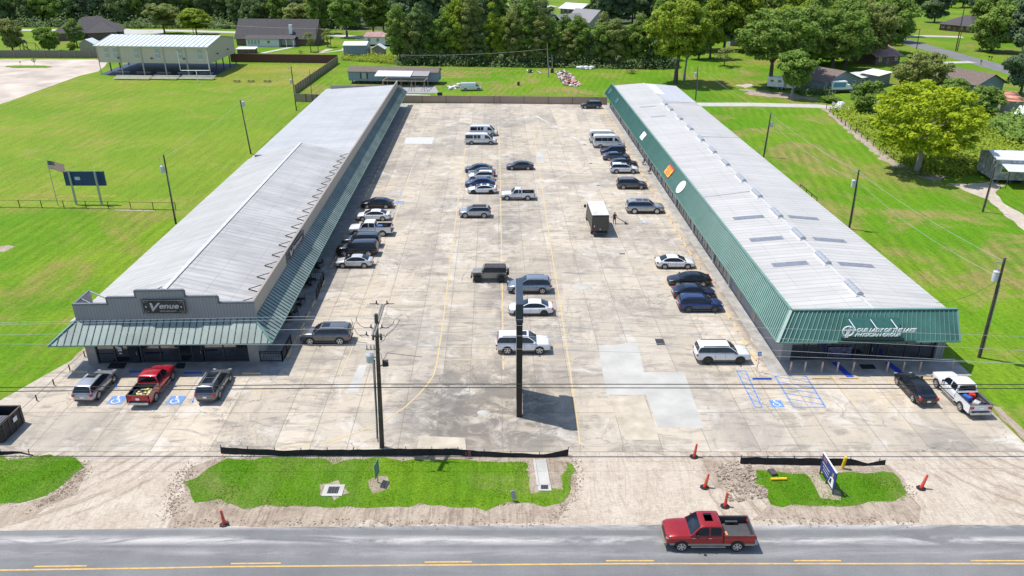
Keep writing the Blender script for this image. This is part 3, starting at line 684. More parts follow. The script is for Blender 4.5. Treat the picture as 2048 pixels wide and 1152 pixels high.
# signs on the west mansard, placed on its slope
def on_mansard(s, t, d=.0):   # s along v, t 0..1 up the slope
    p = fr(-1.35,s,3.2).lerp(fr(.3,s,5.5), t); n = (fr.a.cross(Vector((1.65,0,2.3)))).normalized()
    n = Vector((-n.x,-n.y,-n.z)) if n.x > 0 else n
    return p+n*d
def msign(name, label, px, py, shape, m, hw=1.3, hh=.52, txt=None, tm=None):
    p = g(px,py,4.35); v = (p-fr.o).dot(fr.a)
    t = thing(name, label, 'sign', on_mansard(v,.5,.12), fr.rz)
    if shape == 'diamond': pts = [(-hw,0),(0,-hh),(hw,0),(0,hh)]
    elif shape == 'rect': pts = [(-hw,-hh),(hw,-hh),(hw,hh),(-hw,hh)]
    else: pts = [(hw*math.cos(2*math.pi*i/20), hh*math.sin(2*math.pi*i/20)) for i in range(20)]
    mb = MB(); lo = [on_mansard(v+a,.5+b,.09) for a,b in pts]; hi = [on_mansard(v+a,.5+b,.17) for a,b in pts]; n = len(pts)
    mb.add(lo+hi, [list(range(n))[::-1],list(range(n,2*n))]+[[i,(i+1)%n,n+(i+1)%n,n+i] for i in range(n)])
    mb.build('panel', m, t)
    return t, v
t, v = msign('shop_sign', 'blank white panel sign on the green mansard beside the parked vans', 1284,272.5, 'rect', M_WHITE, 1.3, .24)
t, v = msign('shop_sign', 'orange and yellow sign with red lettering on the green mansard', 1337.5,343, 'rect', M_RED, 1.75, .28)
mb = MB(); q = [(-1.65,-.26),(1.65,-.26),(1.65,.2),(-1.65,.2)]; mb.add([on_mansard(v+a,.5+b,.185) for a,b in q],[[0,1,2,3]]); mb.build('panel_face', mat('sign_amber', (.85,.42,.05), .5), t)
mb = MB()
for i, (a0, a1) in enumerate(((-1.3,1.2),(-1.1,1.3),(-1.35,.9),(-1.0,1.1))):
    zt = .64-.105*i
    k = a0
    while k < a1: mb.add([on_mansard(v+k,zt-.03,.2),on_mansard(v+k+.13,zt-.03,.2),on_mansard(v+k+.13,zt+.03,.2),on_mansard(v+k,zt+.03,.2)],[[0,1,2,3]]); k += .2
mb.build('lettering', mat('sign_red', (.6,.05,.02), .5), t)
t, v = msign('shop_sign', 'round white sign with faint grey emblem on the green mansard', 1358,375, 'round', M_WHITE, 1.3, .36)
mb = MB()
for i in range(14):
    a0, a1 = 2*math.pi*i/14, 2*math.pi*(i+.7)/14; mb.bar(on_mansard(v+.95*math.cos(a0),.5+.25*math.sin(a0),.19),on_mansard(v+.95*math.cos(a1),.5+.25*math.sin(a1),.19),.07,.02)
for k in (-.12,0,.12): mb.bar(on_mansard(v-.5,.5+k,.19),on_mansard(v+.5,.5+k,.19),.09,.02)
mb.build('emblem', mat('sign_grey', (.35,.35,.36), .6), t)
for px, py in ((1222,183),(1235.5,202)):
    msign('shop_sign', ('larger dark green blank panel at the very far end of the green mansard' if px < 1230 else 'narrower dark green blank panel, second from the far end of the green mansard'), px, py, 'rect', mat('dark_green_panel', (.03,.12,.11), .5), 1.3, .2)[0]['group'] = 'blank panels on the mansard'
# porch steel frame on the east side
mb = MB(); ef = thing('handrail', 'black metal handrail on the grass side of the right building', 'handrail', fr(16.6,38,0), fr.rz)
for z in (.5,1.0,5.0,4.4): mb.bar(fr(16.4,36,z), fr(16.4,42.5,z), .08)
for v in (36,38,40,42.5): mb.bar(fr(16.4,v,0), fr(16.4,v,5.0), .08)
mb.build('rail', M_BLK, ef)

# ================================================================ left building (venue)
fl = Fr(-24.3, 65.4, -.027); LV2 = 126.0
LB = thing('commercial_building', 'long grey-roofed commercial building with stepped front parapet and green awning on the left side', 'building', fl.o, fl.rz, 'commercial buildings along the lot')
mb = MB()
hx(mb, fl, -.2,.3,0, 0,LV2,4.75); hx(mb, fl, -16.4,1.2,0, -16.2,LV2,4.35); hx(mb, fl, -16.2,LV2-.2,0, -.2,LV2,5.2)
hx(mb, fl, -16.3,-.1,0, -15.4,.5,3.3); hx(mb, fl, -1.0,-.1,0, -.001,.3,3.3); hx(mb, fl, -15.4,.3,2.9, -.2,.5,4.8); hx(mb, fl, -16.4,.5,0, -16.2,1.2,4.35)
hx(mb, fl, -16.15,59.4,4.3, -.25,59.6,5.2); mb.build('wall', mat('tan_grey_wall', (.30,.285,.265), .7, 0, .15, .5), LB)
prof = [(-16.5,6.33),(-13.2,6.33),(-13.2,7.0),(-10.5,7.0),(-10.5,7.66),(-6.1,7.66),(-6.1,7.0),(-3.1,7.0),(-3.1,6.33),(.25,6.33)]
mb = MB(); ps = [(-16.5,4.5)]+prof+[(.25,4.5)]
fa = [fl(u,-.05,z) for u,z in ps]; fb = [fl(u,.12,z) for u,z in ps]; n = len(ps)
mb.add(fa+fb, [list(range(n))[::-1], list(range(n,2*n))]+[[i,(i+1)%n,n+(i+1)%n,n+i] for i in range(n)])
hx(mb, fl, -16.5,.12,4.5, -16.35,3.2,6.33)
mb.build('parapet', M_WALLG, LB)
mb = MB()
for (u0,z0),(u1,z1) in zip(prof,prof[1:]): mb.bar(fl(u0,.03,z0+.05), fl(u1,.03,z1+.05), .28, .14)
mb.bar(fl(-16.43,0,6.36), fl(-16.43,3.2,6.36), .2, .1)
mb.build('parapet_trim', mat('trim_grey', (.12,.13,.15), .5), LB)
mb = MB()
for a,b in (((-16.4,3.1,6.3),(-13.4,.3,6.8)),((-16.4,3.1,4.6),(-16.4,3.1,6.3)),((-16.4,1.4,6.3),(-13.6,.3,5.4)),((-16.4,1.4,4.6),(-16.4,1.4,6.3)),((-12,.15,6.8),(-12,1.9,6.0)),((-9,.15,7.5),(-9,2.2,7.1)),((-5,.15,6.8),(-5,1.9,6.2))):
    mb.bar(fl(*a), fl(*b), .1)
mb.build('parapet_brace', M_GREY, LB)
# east parapet
mb = MB(); hx(mb, fl, -.14,.12,4.75, .04,59.6,6.25); hx(mb, fl, -.14,59.6,4.75, .04,LV2,6.2); mb.build('side_parapet', M_WALLT, LB)
mb = MB(); mb.bar(fl(-.05,.1,6.28), fl(-.05,59.6,6.28), .26, .06); mb.bar(fl(-.05,59.6,6.23), fl(-.05,LV2,6.23), .26, .06); mb.build('side_parapet_trim', mat('trim_tan', (.3,.26,.22), .5), LB)
# roofs
def roofpan(mb, a, b, c, d, th=.08):
    mb.poly([a,b,c,d]); k = Vector((0,0,-th)); mb.poly([a+k,d+k,c+k,b+k]); 
    for p,q in ((a,b),(b,c),(c,d),(d,a)): mb.poly([p+k,q+k,q,p])
zc = 7.1
mb = MB(); roofpan(mb, fl(-17.3,.14,4.45),fl(-8.5,.14,zc),fl(-8.5,59.6,zc),fl(-17.3,59.6,4.45)); mb.build('roof', metal_roof('sun_dimmed_metal_roof', (.43,.415,.39), .9, 2.9, .4, .3, .6), LB)  # sun-facing slope: base colour darkened to offset the direct sun on it
mb = MB(); roofpan(mb, fl(-8.5,.14,zc),fl(-.15,.14,5.15),fl(-.15,59.6,5.15),fl(-8.5,59.6,zc)); mb.build('roof', M_ROOFL, LB)
mb = MB(); mb.bar(fl(-8.5,.3,zc+.03), fl(-8.5,59.7,zc+.03), .4, .05); mb.build('ridge_cap', mat('ridge_pale', (.5,.5,.5), .5), LB)
mb = MB(); mb.poly([fl(-17.2,59.58,4.4),fl(-.2,59.58,4.4),fl(-.2,59.58,5.1),fl(-8.5,59.58,zc-.05)]); mb.poly([fl(-17.2,.2,4.3),fl(-.2,.2,4.3),fl(-.2,.2,5.1),fl(-8.5,.2,zc-.1)]); mb.build('gable', M_WALLT, LB)
mb = MB(); roofpan(mb, fl(-17.3,59.7,4.3),fl(-.15,59.7,5.25),fl(-.15,LV2+.2,5.25),fl(-17.3,LV2+.2,4.3)); mb.build('roof', metal_roof('far_metal_roof', (.44,.435,.425), 3.4, 2.7, .4, .4, .35), LB)
k = 1.6
while k < 59:
    mb = MB(); mb.bar(fl(-.15,k,6.15), fl(-1.75,k+.15,5.6), .07); mb.bar(fl(-1.75,k+.15,5.58), fl(-.2,k-.05,5.22), .06)  # first bar is the brace; second, on the roof, draws its shadow line
    mb.build('parapet_brace', M_DKG, LB); k += 3.05
# awnings
seam = M_GRDK
a0, a1 = fl(-18.4,-2.1,3.16), fl(2.0,-2.1,3.16); c0, c1 = fl(-16.5,-.06,4.74), fl(.06,-.06,4.74)
mb = MB(); mb.poly([a0,a1,c1,c0],0); ribs(mb, a0, a1, a0+(c0-a0)*1, c1, .001, 0, 0) if 0 else None
n = int((a1-a0).length/.62)
for i in range(n+1):       # seams run straight up the slope
    u = -18.4+.62*i+.15
    vt = -.06; zt = 4.74
    if u < -16.5: f_ = (u+18.4)/1.9; vt = -2.1+2.04*f_; zt = 3.16+1.58*f_
    if u > .06: f_ = (2.0-u)/1.94; vt = -2.1+2.04*f_; zt = 3.16+1.58*f_
    if f_ if (u < -16.5 or u > .06) else 1:
        if zt > 3.25: mb.bar(fl(u,-2.1,3.2), fl(u,vt,zt+.03), .06, .06, 1)
mb.build('awning', [M_GREENW, seam], LB)
d0, d1 = fl(2.0,-2.1,3.16), fl(2.0,LV2+2.5,3.16); e0, e1 = fl(.06,-.06,4.74), fl(.06,LV2+2.5,4.74)
mb = MB(); mb.poly([d0,d1,e1,e0],0)
n = int(128/.62)
for i in range(1,n+4):
    v = -2.1+.62*i
    if v > LV2+2.4: break
    f_ = 1 if v > -.06 else (v+2.1)/2.04
    if f_ > .1: mb.bar(fl(2.0,v,3.2), fl(2.0-1.94*f_,v,3.16+1.58*f_+.03), .06, .06, 1)
mb.build('awning', [M_GREENW, seam], LB)
mb = MB(); l0 = fl(-18.4,-2.1,3.16); l1 = fl(-18.4,1.2,3.16); l2 = fl(-16.5,1.2,4.74); l3 = fl(-16.5,-.06,4.74)
mb.poly([l0,l3,l2,l1],0); mb.poly([l1,l2,fl(-16.5,1.2,3.16)],0); mb.build('awning', [M_GREENW, seam], LB)
mb = MB(); mb.bar(a0+Vector((0,0,.05)), c0+Vector((0,0,.06)), .22, .06); mb.bar(a1+Vector((0,0,.05)), c1+Vector((0,0,.06)), .18, .06)
mb.bar(a0-Vector((0,0,.04)), a1-Vector((0,0,.04)), .08, .12); mb.bar(d0-Vector((0,0,.04)), d1-Vector((0,0,.04)), .08, .12); mb.bar(fl(-18.4,-2.1,3.12), fl(-18.4,1.2,3.12), .08, .12)
mb.build('awning_trim', M_GREENL, LB)
mb = MB(); mb.poly([fl(-18.3,-2.05,3.1),fl(-16.4,.3,3.1),fl(-.05,.3,3.1),fl(1.9,-2.05,3.1)]); mb.poly([fl(1.95,-2.0,3.09),fl(.02,.2,3.09),fl(.02,LV2,3.09),fl(1.95,LV2,3.09)])
mb.build('soffit', M_DKG, LB)
mb = MB(); hx(mb, fl, -15.4,.15,.1, -1.0,.22,2.95); gz = mb.build('shop_window', M_GLASS, LB)
mb = MB()
for u in (-15.4,-13.7,-12.3,-11.2,-9.4,-7.6,-6.4,-5.2,-3.4,-1.0): hx(mb, fl, u-.045,.05,.1, u+.045,.15,2.95)
hx(mb, fl, -15.4,.05,.05, -1,.15,.16); hx(mb, fl, -15.4,.05,1.0, -13.7,.14,1.05); hx(mb, fl, -15.4,.05,2.2, -1,.13,2.26); mb.build('window_frame', M_DKG, gz)
for u0,u1,z0,z1 in ((-13.35,-12.95,1.35,1.8),(-13.3,-13.0,1.05,1.2),(-11.9,-11.5,1.55,1.8),(-12.9,-12.4,2.3,2.4)):
    mb = MB(); hx(mb, fl, u0,.02,z0, u1,.04,z1); mb.build('notice', mat('notice_white', (.6,.6,.62), .7, 0, .5, 9), gz)
mb = MB(); hx(mb, fl, -9.9,-.02,1.9, -9.4,.0,2.75); mb.build('notice', mat('notice_blue', (.05,.1,.5), .6, 0, .6, 7), gz)
for u in (-12.4,-6.3):
    mb = MB(); hx(mb, fl, u,-.0,.12, u+.95,.05,2.2); d = mb.build('door', mat('door_glass', (.03,.035,.045), .1), LB); mb = MB(); mb.bar(fl(u+.8,-.06,.95), fl(u+.8,-.06,1.35), .04); mb.build('door_handle', M_SIL, d)
random.seed(8); v = 3.0
while v < 123:
    nm = 'door' if random.random() < .28 else 'window'
    wd = 1.1 if nm == 'door' else 2.4
    wopen(v, v+wd, nm, .1 if nm == 'door' else .5, 2.5, 1, 0.0, LB, None, fl); v += wd+.7
# venue signs
def venue_sign(face, x0, x1, z0, z1, y, label):
    t = thing('shop_sign', label, 'sign', ((x0+x1)/2,y,z0) if face == 'front' else (y,(x0+x1)/2,z0), 0)
    W, H = x1-x0, z1-z0
    def P(u, w_, d): return Vector((x0+W*u, y-d, z0+H*w_)) if face == 'front' else Vector((y+d, x0+W*u, z0+H*w_))
    mb = MB(); q = [(0,0),(1,0),(1,1),(0,1)]
    mb.hexa([P(a,b,0) for a,b in q],[P(a,b,.06) for a,b in q]); mb.build('panel', mat('sign_charcoal', (.03,.027,.028), .5, 0, .4, 5), t)
    mb = MB(); gm_ = mat('sign_silver', (.42,.42,.44), .5, 0, .1)
    for a,b in (((.02,.04),(.98,.04)),((.98,.04),(.98,.96)),((.98,.96),(.02,.96)),((.02,.96),(.02,.04))): mb.bar(P(*a,.065),P(*b,.065),.025,.02)
    for cx_, cy_, sx in ((.09,.14,1),(.91,.14,-1),(.09,.86,1),(.91,.86,-1)):
        for k in range(7):
            a0_, a1_ = k*.8, (k+1)*.8; r0_, r1_ = .055*(1-k*.1), .055*(1-(k+1)*.1)
            mb.bar(P(cx_+sx*r0_*math.cos(a0_),cy_+2.2*r0_*math.sin(a0_),.068),P(cx_+sx*r1_*math.cos(a1_),cy_+2.2*r1_*math.sin(a1_),.068),.03,.02)
    mb.ball(P(.09,.5,.06),.09 if face=='front' else .02,.02 if face=='front' else .09,.09); mb.ball(P(.91,.5,.06),.09 if face=='front' else .02,.02 if face=='front' else .09,.09)
    mb.build('ornament', gm_, t)
    fc = 'front' if face == 'front' else 'east'; yy = y-.075 if face == 'front' else y+.075
    text_mesh('V', x0+W*.19,x0+W*.44,z0+H*.2,z0+H*.78,yy,t,gm_,'lettering',.3,.03,fc,.03)
    text_mesh('enue', x0+W*.40,x0+W*.86,z0+H*.38,z0+H*.66,yy,t,gm_,'lettering',.3,.03,fc,.025)
    text_mesh('(225) 644-6419', x0+W*.40,x0+W*.78,z0+H*.14,z0+H*.26,yy,t,gm_,'lettering',0,.02,fc,.006)
    return t
venue_sign('front', -34.35,-30.35,5.4,6.85,64.98, 'black Venue sign with silver script on the stepped front parapet')
p0 = fl(.07,17,0)
venue_sign('east', 78.3,86.2,4.85,6.1,fl(.1,16.5,0).x, 'black framed Venue sign on the side wall above the long awning')
# ================================================================ gym pavilion
def at(px, py): return g(px,py)
gA, gB, gC = g(203,149), g(423,152.5), g(474,127.5)
ax = (gB-gA).normalized(); ay = (gC-gB).normalized(); LX = (gB-gA).length; LY = (gC-gB).length
GY = thing('pavilion', 'cream metal gymnasium pavilion on posts with white roof and open blue-floored ground level', 'pavilion', gA, math.atan2(ax.y,ax.x))
def gp(u, v, z): p = gA+ax*u+ay*v; p.z = z; return p
mb = MB()
def ghx(mb, u0,v0,z0,u1,v1,z1,m=0): mb.hexa([gp(u0,v0,z0),gp(u1,v0,z0),gp(u1,v1,z0),gp(u0,v1,z0)],[gp(u0,v0,z1),gp(u1,v0,z1),gp(u1,v1,z1),gp(u0,v1,z1)],m)
ghx(mb,0,0,3.6,LX,.2,8.6); ghx(mb,0,LY-.2,3.6,LX,LY,8.6); ghx(mb,0,.2,3.6,.2,LY-.2,8.6); ghx(mb,LX-.2,.2,3.6,LX,LY-.2,8.6)
mb.poly([gp(LX-.01,0,8.6),gp(LX-.01,LY,8.6),gp(LX-.01,LY/2,10.2)]); mb.poly([gp(.01,0,8.6),gp(.01,LY/2,10.2),gp(.01,LY,8.6)]); mb.build('wall', M_WALLB, GY)
mb = MB(); roofpan(mb, gp(-.5,-.6,8.5),gp(LX+.5,-.6,8.5),gp(LX+.5,LY/2,10.3),gp(-.5,LY/2,10.3)); roofpan(mb, gp(-.5,LY/2,10.3),gp(LX+.5,LY/2,10.3),gp(LX+.5,LY+.6,8.5),gp(-.5,LY+.6,8.5))
n = 24
for i in range(n+1): mb.bar(gp(-.4+(LX+.8)*i/n,-.55,8.6), gp(-.4+(LX+.8)*i/n,LY/2,10.36), .16, .12, 1)
mb.build('roof', [mat('pavilion_roof', (.6,.66,.66), .45, 0, .08, .4), mat('roof_rib', (.42,.47,.48), .5)], GY)
mb = MB(); mb.bar(gp(-.5,-.68,8.45), gp(LX+.5,-.68,8.45), .16, .22); mb.build('gutter', M_WHITE, GY)
for i in range(6):
    u = LX*i/5; mb = MB(); ghx(mb,max(0,u-.2),-.12,0,min(LX,u+.2),.02,8.4); mb.build('column', mat('column_tan', (.40,.37,.32), .6) , GY)
for v in (LY*.25,LY*.5,LY*.75,LY-.2):
    for u in (.05,LX-.35):
        mb = MB(); ghx(mb,u,v-.15,0,u+.3,v+.15,3.6); mb.build('column', M_DKG, GY)
for f_ in (.07,.15,.34,.53,.73,.91):
    mb = MB(); ghx(mb,LX*f_,-.06,4.9,LX*f_+1.3,0,7.9); o = mb.build('window', mat('pale_window', (.33,.38,.38), .3), GY)
    mb = MB(); 
    for z in (4.9,6.4,7.9): ghx(mb,LX*f_,-.1,z-.05,LX*f_+1.3,-.06,z+.05)
    mb.build('frame', M_WHITE, o)
for f_ in (.19,.49,.78): mb = MB(); mb.obox(gp(LX*f_,-.3,5.0),.5,.4,.35,0); mb.build('floodlight', M_DKG, GY)
for v in (.3,.7): mb = MB(); mb.obox(gp(LX+.25,LY*v,5.6),.4,.5,.35,0); mb.build('floodlight', M_DKG, GY)
for i in range(5):
    mb = MB(); u = LX*(.18+.19*i); L = 4.6
    mb.obox(gp(u,1.5,.75), L,.8,.07, GY['_r']); 
    for s in (-1,1): mb.obox(gp(u,1.5+s*.75,.45), L,.28,.05, GY['_r'])
    for s in (-.4,.4):
        mb.bar(gp(u+s*L,.9,0),gp(u+s*L,1.7,.75),.07); mb.bar(gp(u+s*L,2.1,0),gp(u+s*L,1.3,.75),.07)
    tag(mb.build('picnic_table', M_STEEL), 'long metal table in the shade under the pavilion, %s from the left' % ('first','second','third','fourth','last')[i], 'table', 'tables under the pavilion')
# bleachers
for x0,x1 in ((225,297),(300,352),(357,425)):
    a, b = g(x0,160), g(x1,161); d = (b-a).normalized(); nrm = Vector((-d.y,d.x,0)); t = thing('bleacher', 'low aluminium bleacher, %s of the three in front of the pavilion' % {225:'leftmost',300:'middle and shortest',357:'rightmost'}[x0], 'bleacher', a, 0, 'bleachers in front of the pavilion')
    for k in range(4):
        mb = MB(); q = nrm*(.7*k+.2); z = .3+.2*k; mb.hexa([a+q+Vector((0,0,z)),b+q+Vector((0,0,z)),b+q+nrm*.6+Vector((0,0,z)),a+q+nrm*.6+Vector((0,0,z))],[p+Vector((0,0,.06)) for p in (a+q+Vector((0,0,z)),b+q+Vector((0,0,z)),b+q+nrm*.6+Vector((0,0,z)),a+q+nrm*.6+Vector((0,0,z)))]); mb.build('seat', mat('bleacher_plank', (.5,.48,.46), .5), t)
    mb = MB()
    for f_ in (.05,.35,.65,.95):
        p = a.lerp(b,f_); mb.bar(p+nrm*.2+Vector((0,0,.05)), p+nrm*2.6+Vector((0,0,.85)), .08); mb.bar(p+nrm*2.5,p+nrm*2.5+Vector((0,0,.85)),.08)
    mb.build('frame', M_STEEL, t)
# small benches
for x, lb in ((474,'left'),(502,'middle'),(535,'right')):
    c = g(x,164); t = thing('picnic_table', 'small weathered picnic table on dry grass, the %s of three in a row' % lb, 'table', c, .05, 'picnic tables in a row')
    mb = MB(); mb.obox(c+Vector((0,0,.72)),1.9,.75,.06); mb.build('table_top', M_WOODL, t)
    for s in (-1,1): mb = MB(); mb.obox(c+Vector((0,s*.75,.43)),1.9,.28,.05); mb.build('bench', M_WOOD, t)
    mb = MB()
    for s in (-.7,.7):
        mb.bar(c+Vector((s,-.75,0)),c+Vector((s,.2,.72)),.08); mb.bar(c+Vector((s,.75,0)),c+Vector((s,-.2,.72)),.08)
    mb.build('leg', M_WOOD, t)
# goal post
b = g(396,165); t = thing('goal_post', 'white goal post with tall uprights standing on the field', 'goal post', b)
zt = topz(b,392,141); P0 = b+Vector((0,0,zt)); xl, xr = atY(361,142,b.y), atY(419,141,b.y)
mb = MB(); mb.tube(b,P0,.14); mb.build('post', M_WHITE, t)
mb = MB(); mb.tube((xl.x,b.y,zt),(xr.x,b.y,zt),.11); mb.build('crossbar', M_WHITE, t)
for x, px, py in ((xl,353,103),(xr,413,103)): mb = MB(); q = atY(px,py,b.y); mb.tube((x.x,b.y,zt),(x.x,b.y,q.z),.09); mb.build('upright', M_WHITE, t)
# ================================================================ houses
def house(name, label, cat, p0, p1, depth, hw, rise, ridge='par', wall=None, roof=None, ov=.5, wins=4, door=True, z0=0.0, group=None, hipf=0.0, rcol=None):
    a, b = (g(*p0) if len(p0) == 2 else Vector(p0)), (g(*p1) if len(p1) == 2 else Vector(p1)); d = (b-a).normalized(); n = Vector((-d.y,d.x,0)); L = (b-a).length
    t = thing(name, label, cat, a, math.atan2(d.y,d.x), group); D = depth
    P = lambda u, v, z: a+d*u+n*v+Vector((0,0,z))
    mb = MB(); mb.hexa([P(0,0,z0),P(L,0,z0),P(L,D,z0),P(0,D,z0)],[P(0,0,hw),P(L,0,hw),P(L,D,hw),P(0,D,hw)])
    if ridge == 'perp': mb.poly([P(0,0,hw),P(L,0,hw),P(L/2,0,hw+rise)]); mb.poly([P(L,D,hw),P(0,D,hw),P(L/2,D,hw+rise)])
    if ridge == 'par' and not hipf: mb.poly([P(0,D,hw),P(0,0,hw),P(0,D/2,hw+rise)]); mb.poly([P(L,0,hw),P(L,D,hw),P(L,D/2,hw+rise)])
    mb.build('wall', wall, t)
    e = ov; k = rise/(D/2) if ridge != 'perp' else rise/(L/2); ze = hw-k*e+.1; zr_ = hw+rise+.1
    mb = MB()
    if ridge == 'perp':
        roofpan(mb,P(-e,-e,ze),P(L/2,-e,zr_),P(L/2,D+e,zr_),P(-e,D+e,ze),.12); roofpan(mb,P(L/2,-e,zr_),P(L+e,-e,ze),P(L+e,D+e,ze),P(L/2,D+e,zr_),.12)
    elif hipf:
        h = hipf; mb.poly([P(-e,-e,ze),P(L+e,-e,ze),P(L-h,D/2,zr_),P(h,D/2,zr_)]); mb.poly([P(L+e,D+e,ze),P(-e,D+e,ze),P(h,D/2,zr_),P(L-h,D/2,zr_)])
        mb.poly([P(-e,D+e,ze),P(-e,-e,ze),P(h,D/2,zr_)]); mb.poly([P(L+e,-e,ze),P(L+e,D+e,ze),P(L-h,D/2,zr_)]); mb.poly([P(-e,-e,ze-.12),P(-e,D+e,ze-.12),P(L+e,D+e,ze-.12),P(L+e,-e,ze-.12)])
    elif ridge == 'flat': roofpan(mb,P(-e,-e,hw+.1),P(L+e,-e,hw+.1),P(L+e,D+e,hw+rise+.1),P(-e,D+e,hw+rise+.1),.12)
    else:
        roofpan(mb,P(-e,-e,ze),P(L+e,-e,ze),P(L+e,D/2,zr_),P(-e,D/2,zr_),.12); roofpan(mb,P(-e,D/2,zr_),P(L+e,D/2,zr_),P(L+e,D+e,ze),P(-e,D+e,ze),.12)
    rf = mb.build('roof', roof, t)
    if wins:
        for i in range(wins):
            u = L*(i+.5)/wins-.5; zb = z0+(hw-z0)*.38
            if door and i == wins//2:
                mb = MB(); mb.hexa([P(u,-.06,z0),P(u+.95,-.06,z0),P(u+.95,.0,z0),P(u,.0,z0)],[P(u,-.06,z0+2.05),P(u+.95,-.06,z0+2.05),P(u+.95,.0,z0+2.05),P(u,.0,z0+2.05)]); mb.build('door', mat('house_door', (.2,.17,.15), .5), t); continue
            mb = MB(); q = [P(u,-.05,zb),P(u+1.1,-.05,zb),P(u+1.1,0,zb),P(u,0,zb)]; mb.hexa(q,[p+Vector((0,0,(hw-zb)*.72)) for p in q]); o = mb.build('window', M_GLASS, t)
            mb = MB(); zz = zb+(hw-zb)*.72
            for aa,bb in (((u,zb),(u+1.1,zb)),((u,zz),(u+1.1,zz)),((u,zb),(u,zz)),((u+1.1,zb),(u+1.1,zz)),((u,(zb+zz)/2),(u+1.1,(zb+zz)/2))): mb.bar(P(aa[0],-.07,aa[1]),P(bb[0],-.07,bb[1]),.09)
            mb.build('frame', M_WHITE, o)
    return t, P, L
bw = mat('brick_brown', (.16,.11,.09), .9, 0, .3, 2); bg_ = mat('blue_grey_siding', (.22,.28,.33), .8, 0, .1); ws = mat('white_siding', (.68,.68,.66), .7, 0, .06)
pr = mat('pink_roof', (.35,.21,.19), .85, 0, .25, 1.2); tw = mat('tan_siding', (.34,.31,.24), .8); gw = mat('grey_siding', (.36,.37,.38), .7); wr = metal_roof('shed_metal_roof', (.62,.65,.67), .8, 30, .2, .4, .3)
# brick house with clustered hip roofs, top left
t, P, L = house('brick_house', 'brown brick house with clustered dark hip roofs at the top left', 'house', (133,80), (243,76), 15, 3.0, 5.2, 'par', bw, M_SHIN, .8, 5, True, hipf=7.5)
for u0,u1,v0,v1,r_ in ((9,19,-5,6,3.3),(-4,5,-3,7,3.2)):
    mb = MB(); mb.hexa([P(u0,v0,0),P(u1,v0,0),P(u1,v1,0),P(u0,v1,0)],[P(u0,v0,2.95),P(u1,v0,2.95),P(u1,v1,2.95),P(u0,v1,2.95)]); mb.build('wing', bw, t)
    mb = MB(); m_ = P((u0+u1)/2,(v0+v1)/2,3+r_); m2 = P((u0+u1)/2,v1+3,3+r_)
    A_ = [P(u0-.7,v0-.7,2.9),P(u1+.7,v0-.7,2.9),P(u1+.7,v1+3,2.9),P(u0-.7,v1+3,2.9)]
    mb.poly([A_[0],A_[1],m_]); mb.poly([A_[1],A_[2],m2,m_]); mb.poly([A_[3],A_[0],m_,m2]); mb.build('roof', M_SHIN, t)
t, P, L = house('house', 'dark-roofed brick house with white sunroom and chimney behind the red fence', 'house', (474,91), (631,92), 13, 3.0, 6.2, 'par', bw, M_SHIN, .6, 0, False)
mb = MB(); mb.hexa([P(5,-3.2,0),P(17.5,-3.2,0),P(17.5,0,0),P(5,0,0)],[P(5,-3.2,2.9),P(17.5,-3.2,2.9),P(17.5,0,3.2),P(5,0,3.2)]); sr = mb.build('sunroom', ws, t)
for i in range(4): mb = MB(); u = 5.7+1.25*i; mb.hexa([P(u,-3.27,.9),P(u+.8,-3.27,.9),P(u+.8,-3.21,.9),P(u,-3.21,.9)],[P(u,-3.27,2.4),P(u+.8,-3.27,2.4),P(u+.8,-3.21,2.4),P(u,-3.21,2.4)]); mb.build('window', mat('pale_window', (.33,.38,.38), .3), sr)
mb = MB(); mb.hexa([P(13.3,-3.27,1.3),P(14.1,-3.27,1.3),P(14.1,-3.21,1.3),P(13.3,-3.21,1.3)],[P(13.3,-3.27,2.2),P(14.1,-3.27,2.2),P(14.1,-3.21,2.2),P(13.3,-3.21,2.2)]); mb.build('window', M_GLASS, sr)
mb = MB(); roofpan(mb,P(4.4,-3.9,2.95),P(24,-3.9,2.95),P(24,.3,3.9),P(4.4,.3,3.9)); mb.build('roof', M_SHIN, t)
for u in (17.6,20.6,23.4): mb = MB(); mb.bar(P(u,-3.5,0),P(u,-3.5,2.9),.22); mb.build('porch_post', M_WHITE, t)
mb = MB(); mb.hexa([P(17.6,-.08,.2),P(23,-.08,.2),P(23,-.02,.2),P(17.6,-.02,.2)],[P(17.6,-.08,2.6),P(23,-.08,2.6),P(23,-.02,2.6),P(17.6,-.02,2.6)]); mb.build('porch_wall', ws, t)
mb = MB(); mb.hexa([P(20.6,1.2,3),P(21.8,1.2,3),P(21.8,2.2,3),P(20.6,2.2,3)],[P(20.6,1.2,7.6),P(21.8,1.2,7.6),P(21.8,2.2,7.6),P(20.6,2.2,7.6)]); mb.build('chimney', M_WHITE, t)
house('shed', 'small tan garden shed behind the wooden fence at the left', 'shed', (161,103), (190,103), 5, 2.7, 1.5, 'perp', tw, wr, .3, 0)
house('shed', 'low shed with white roof just behind the red fence', 'shed', (475,107), (510,107), 3, 1.5, .35, 'flat', bw, M_WHITE, .3, 0)
t, P, L = house('shed', 'large blue-grey shed with white metal roof', 'shed', (688,115), (734,115), 8, 4.0, .9, 'par', bg_, wr, .2, 0)
house('shed', 'small tan shed with white gable roof beside the blue-grey shed', 'shed', (744,113), (769,113), 4.5, 2.6, 1.3, 'perp', tw, wr, .4, 0)
house('mobile_home', 'white mobile home with pinkish roof behind the sheds', 'mobile home', (730,92), (800,93), 9, 3.4, 1.3, 'par', ws, pr, .3, 4, False, .6)
t, P, L = house('mobile_home', 'blue-grey mobile home with brown shingle roof and white-roofed carport', 'mobile home', (698,167.5), (876,170), 5.5, 3.4, 1.0, 'par', bg_, M_SHINB, .25, 0, False, .9)
mb = MB(); 
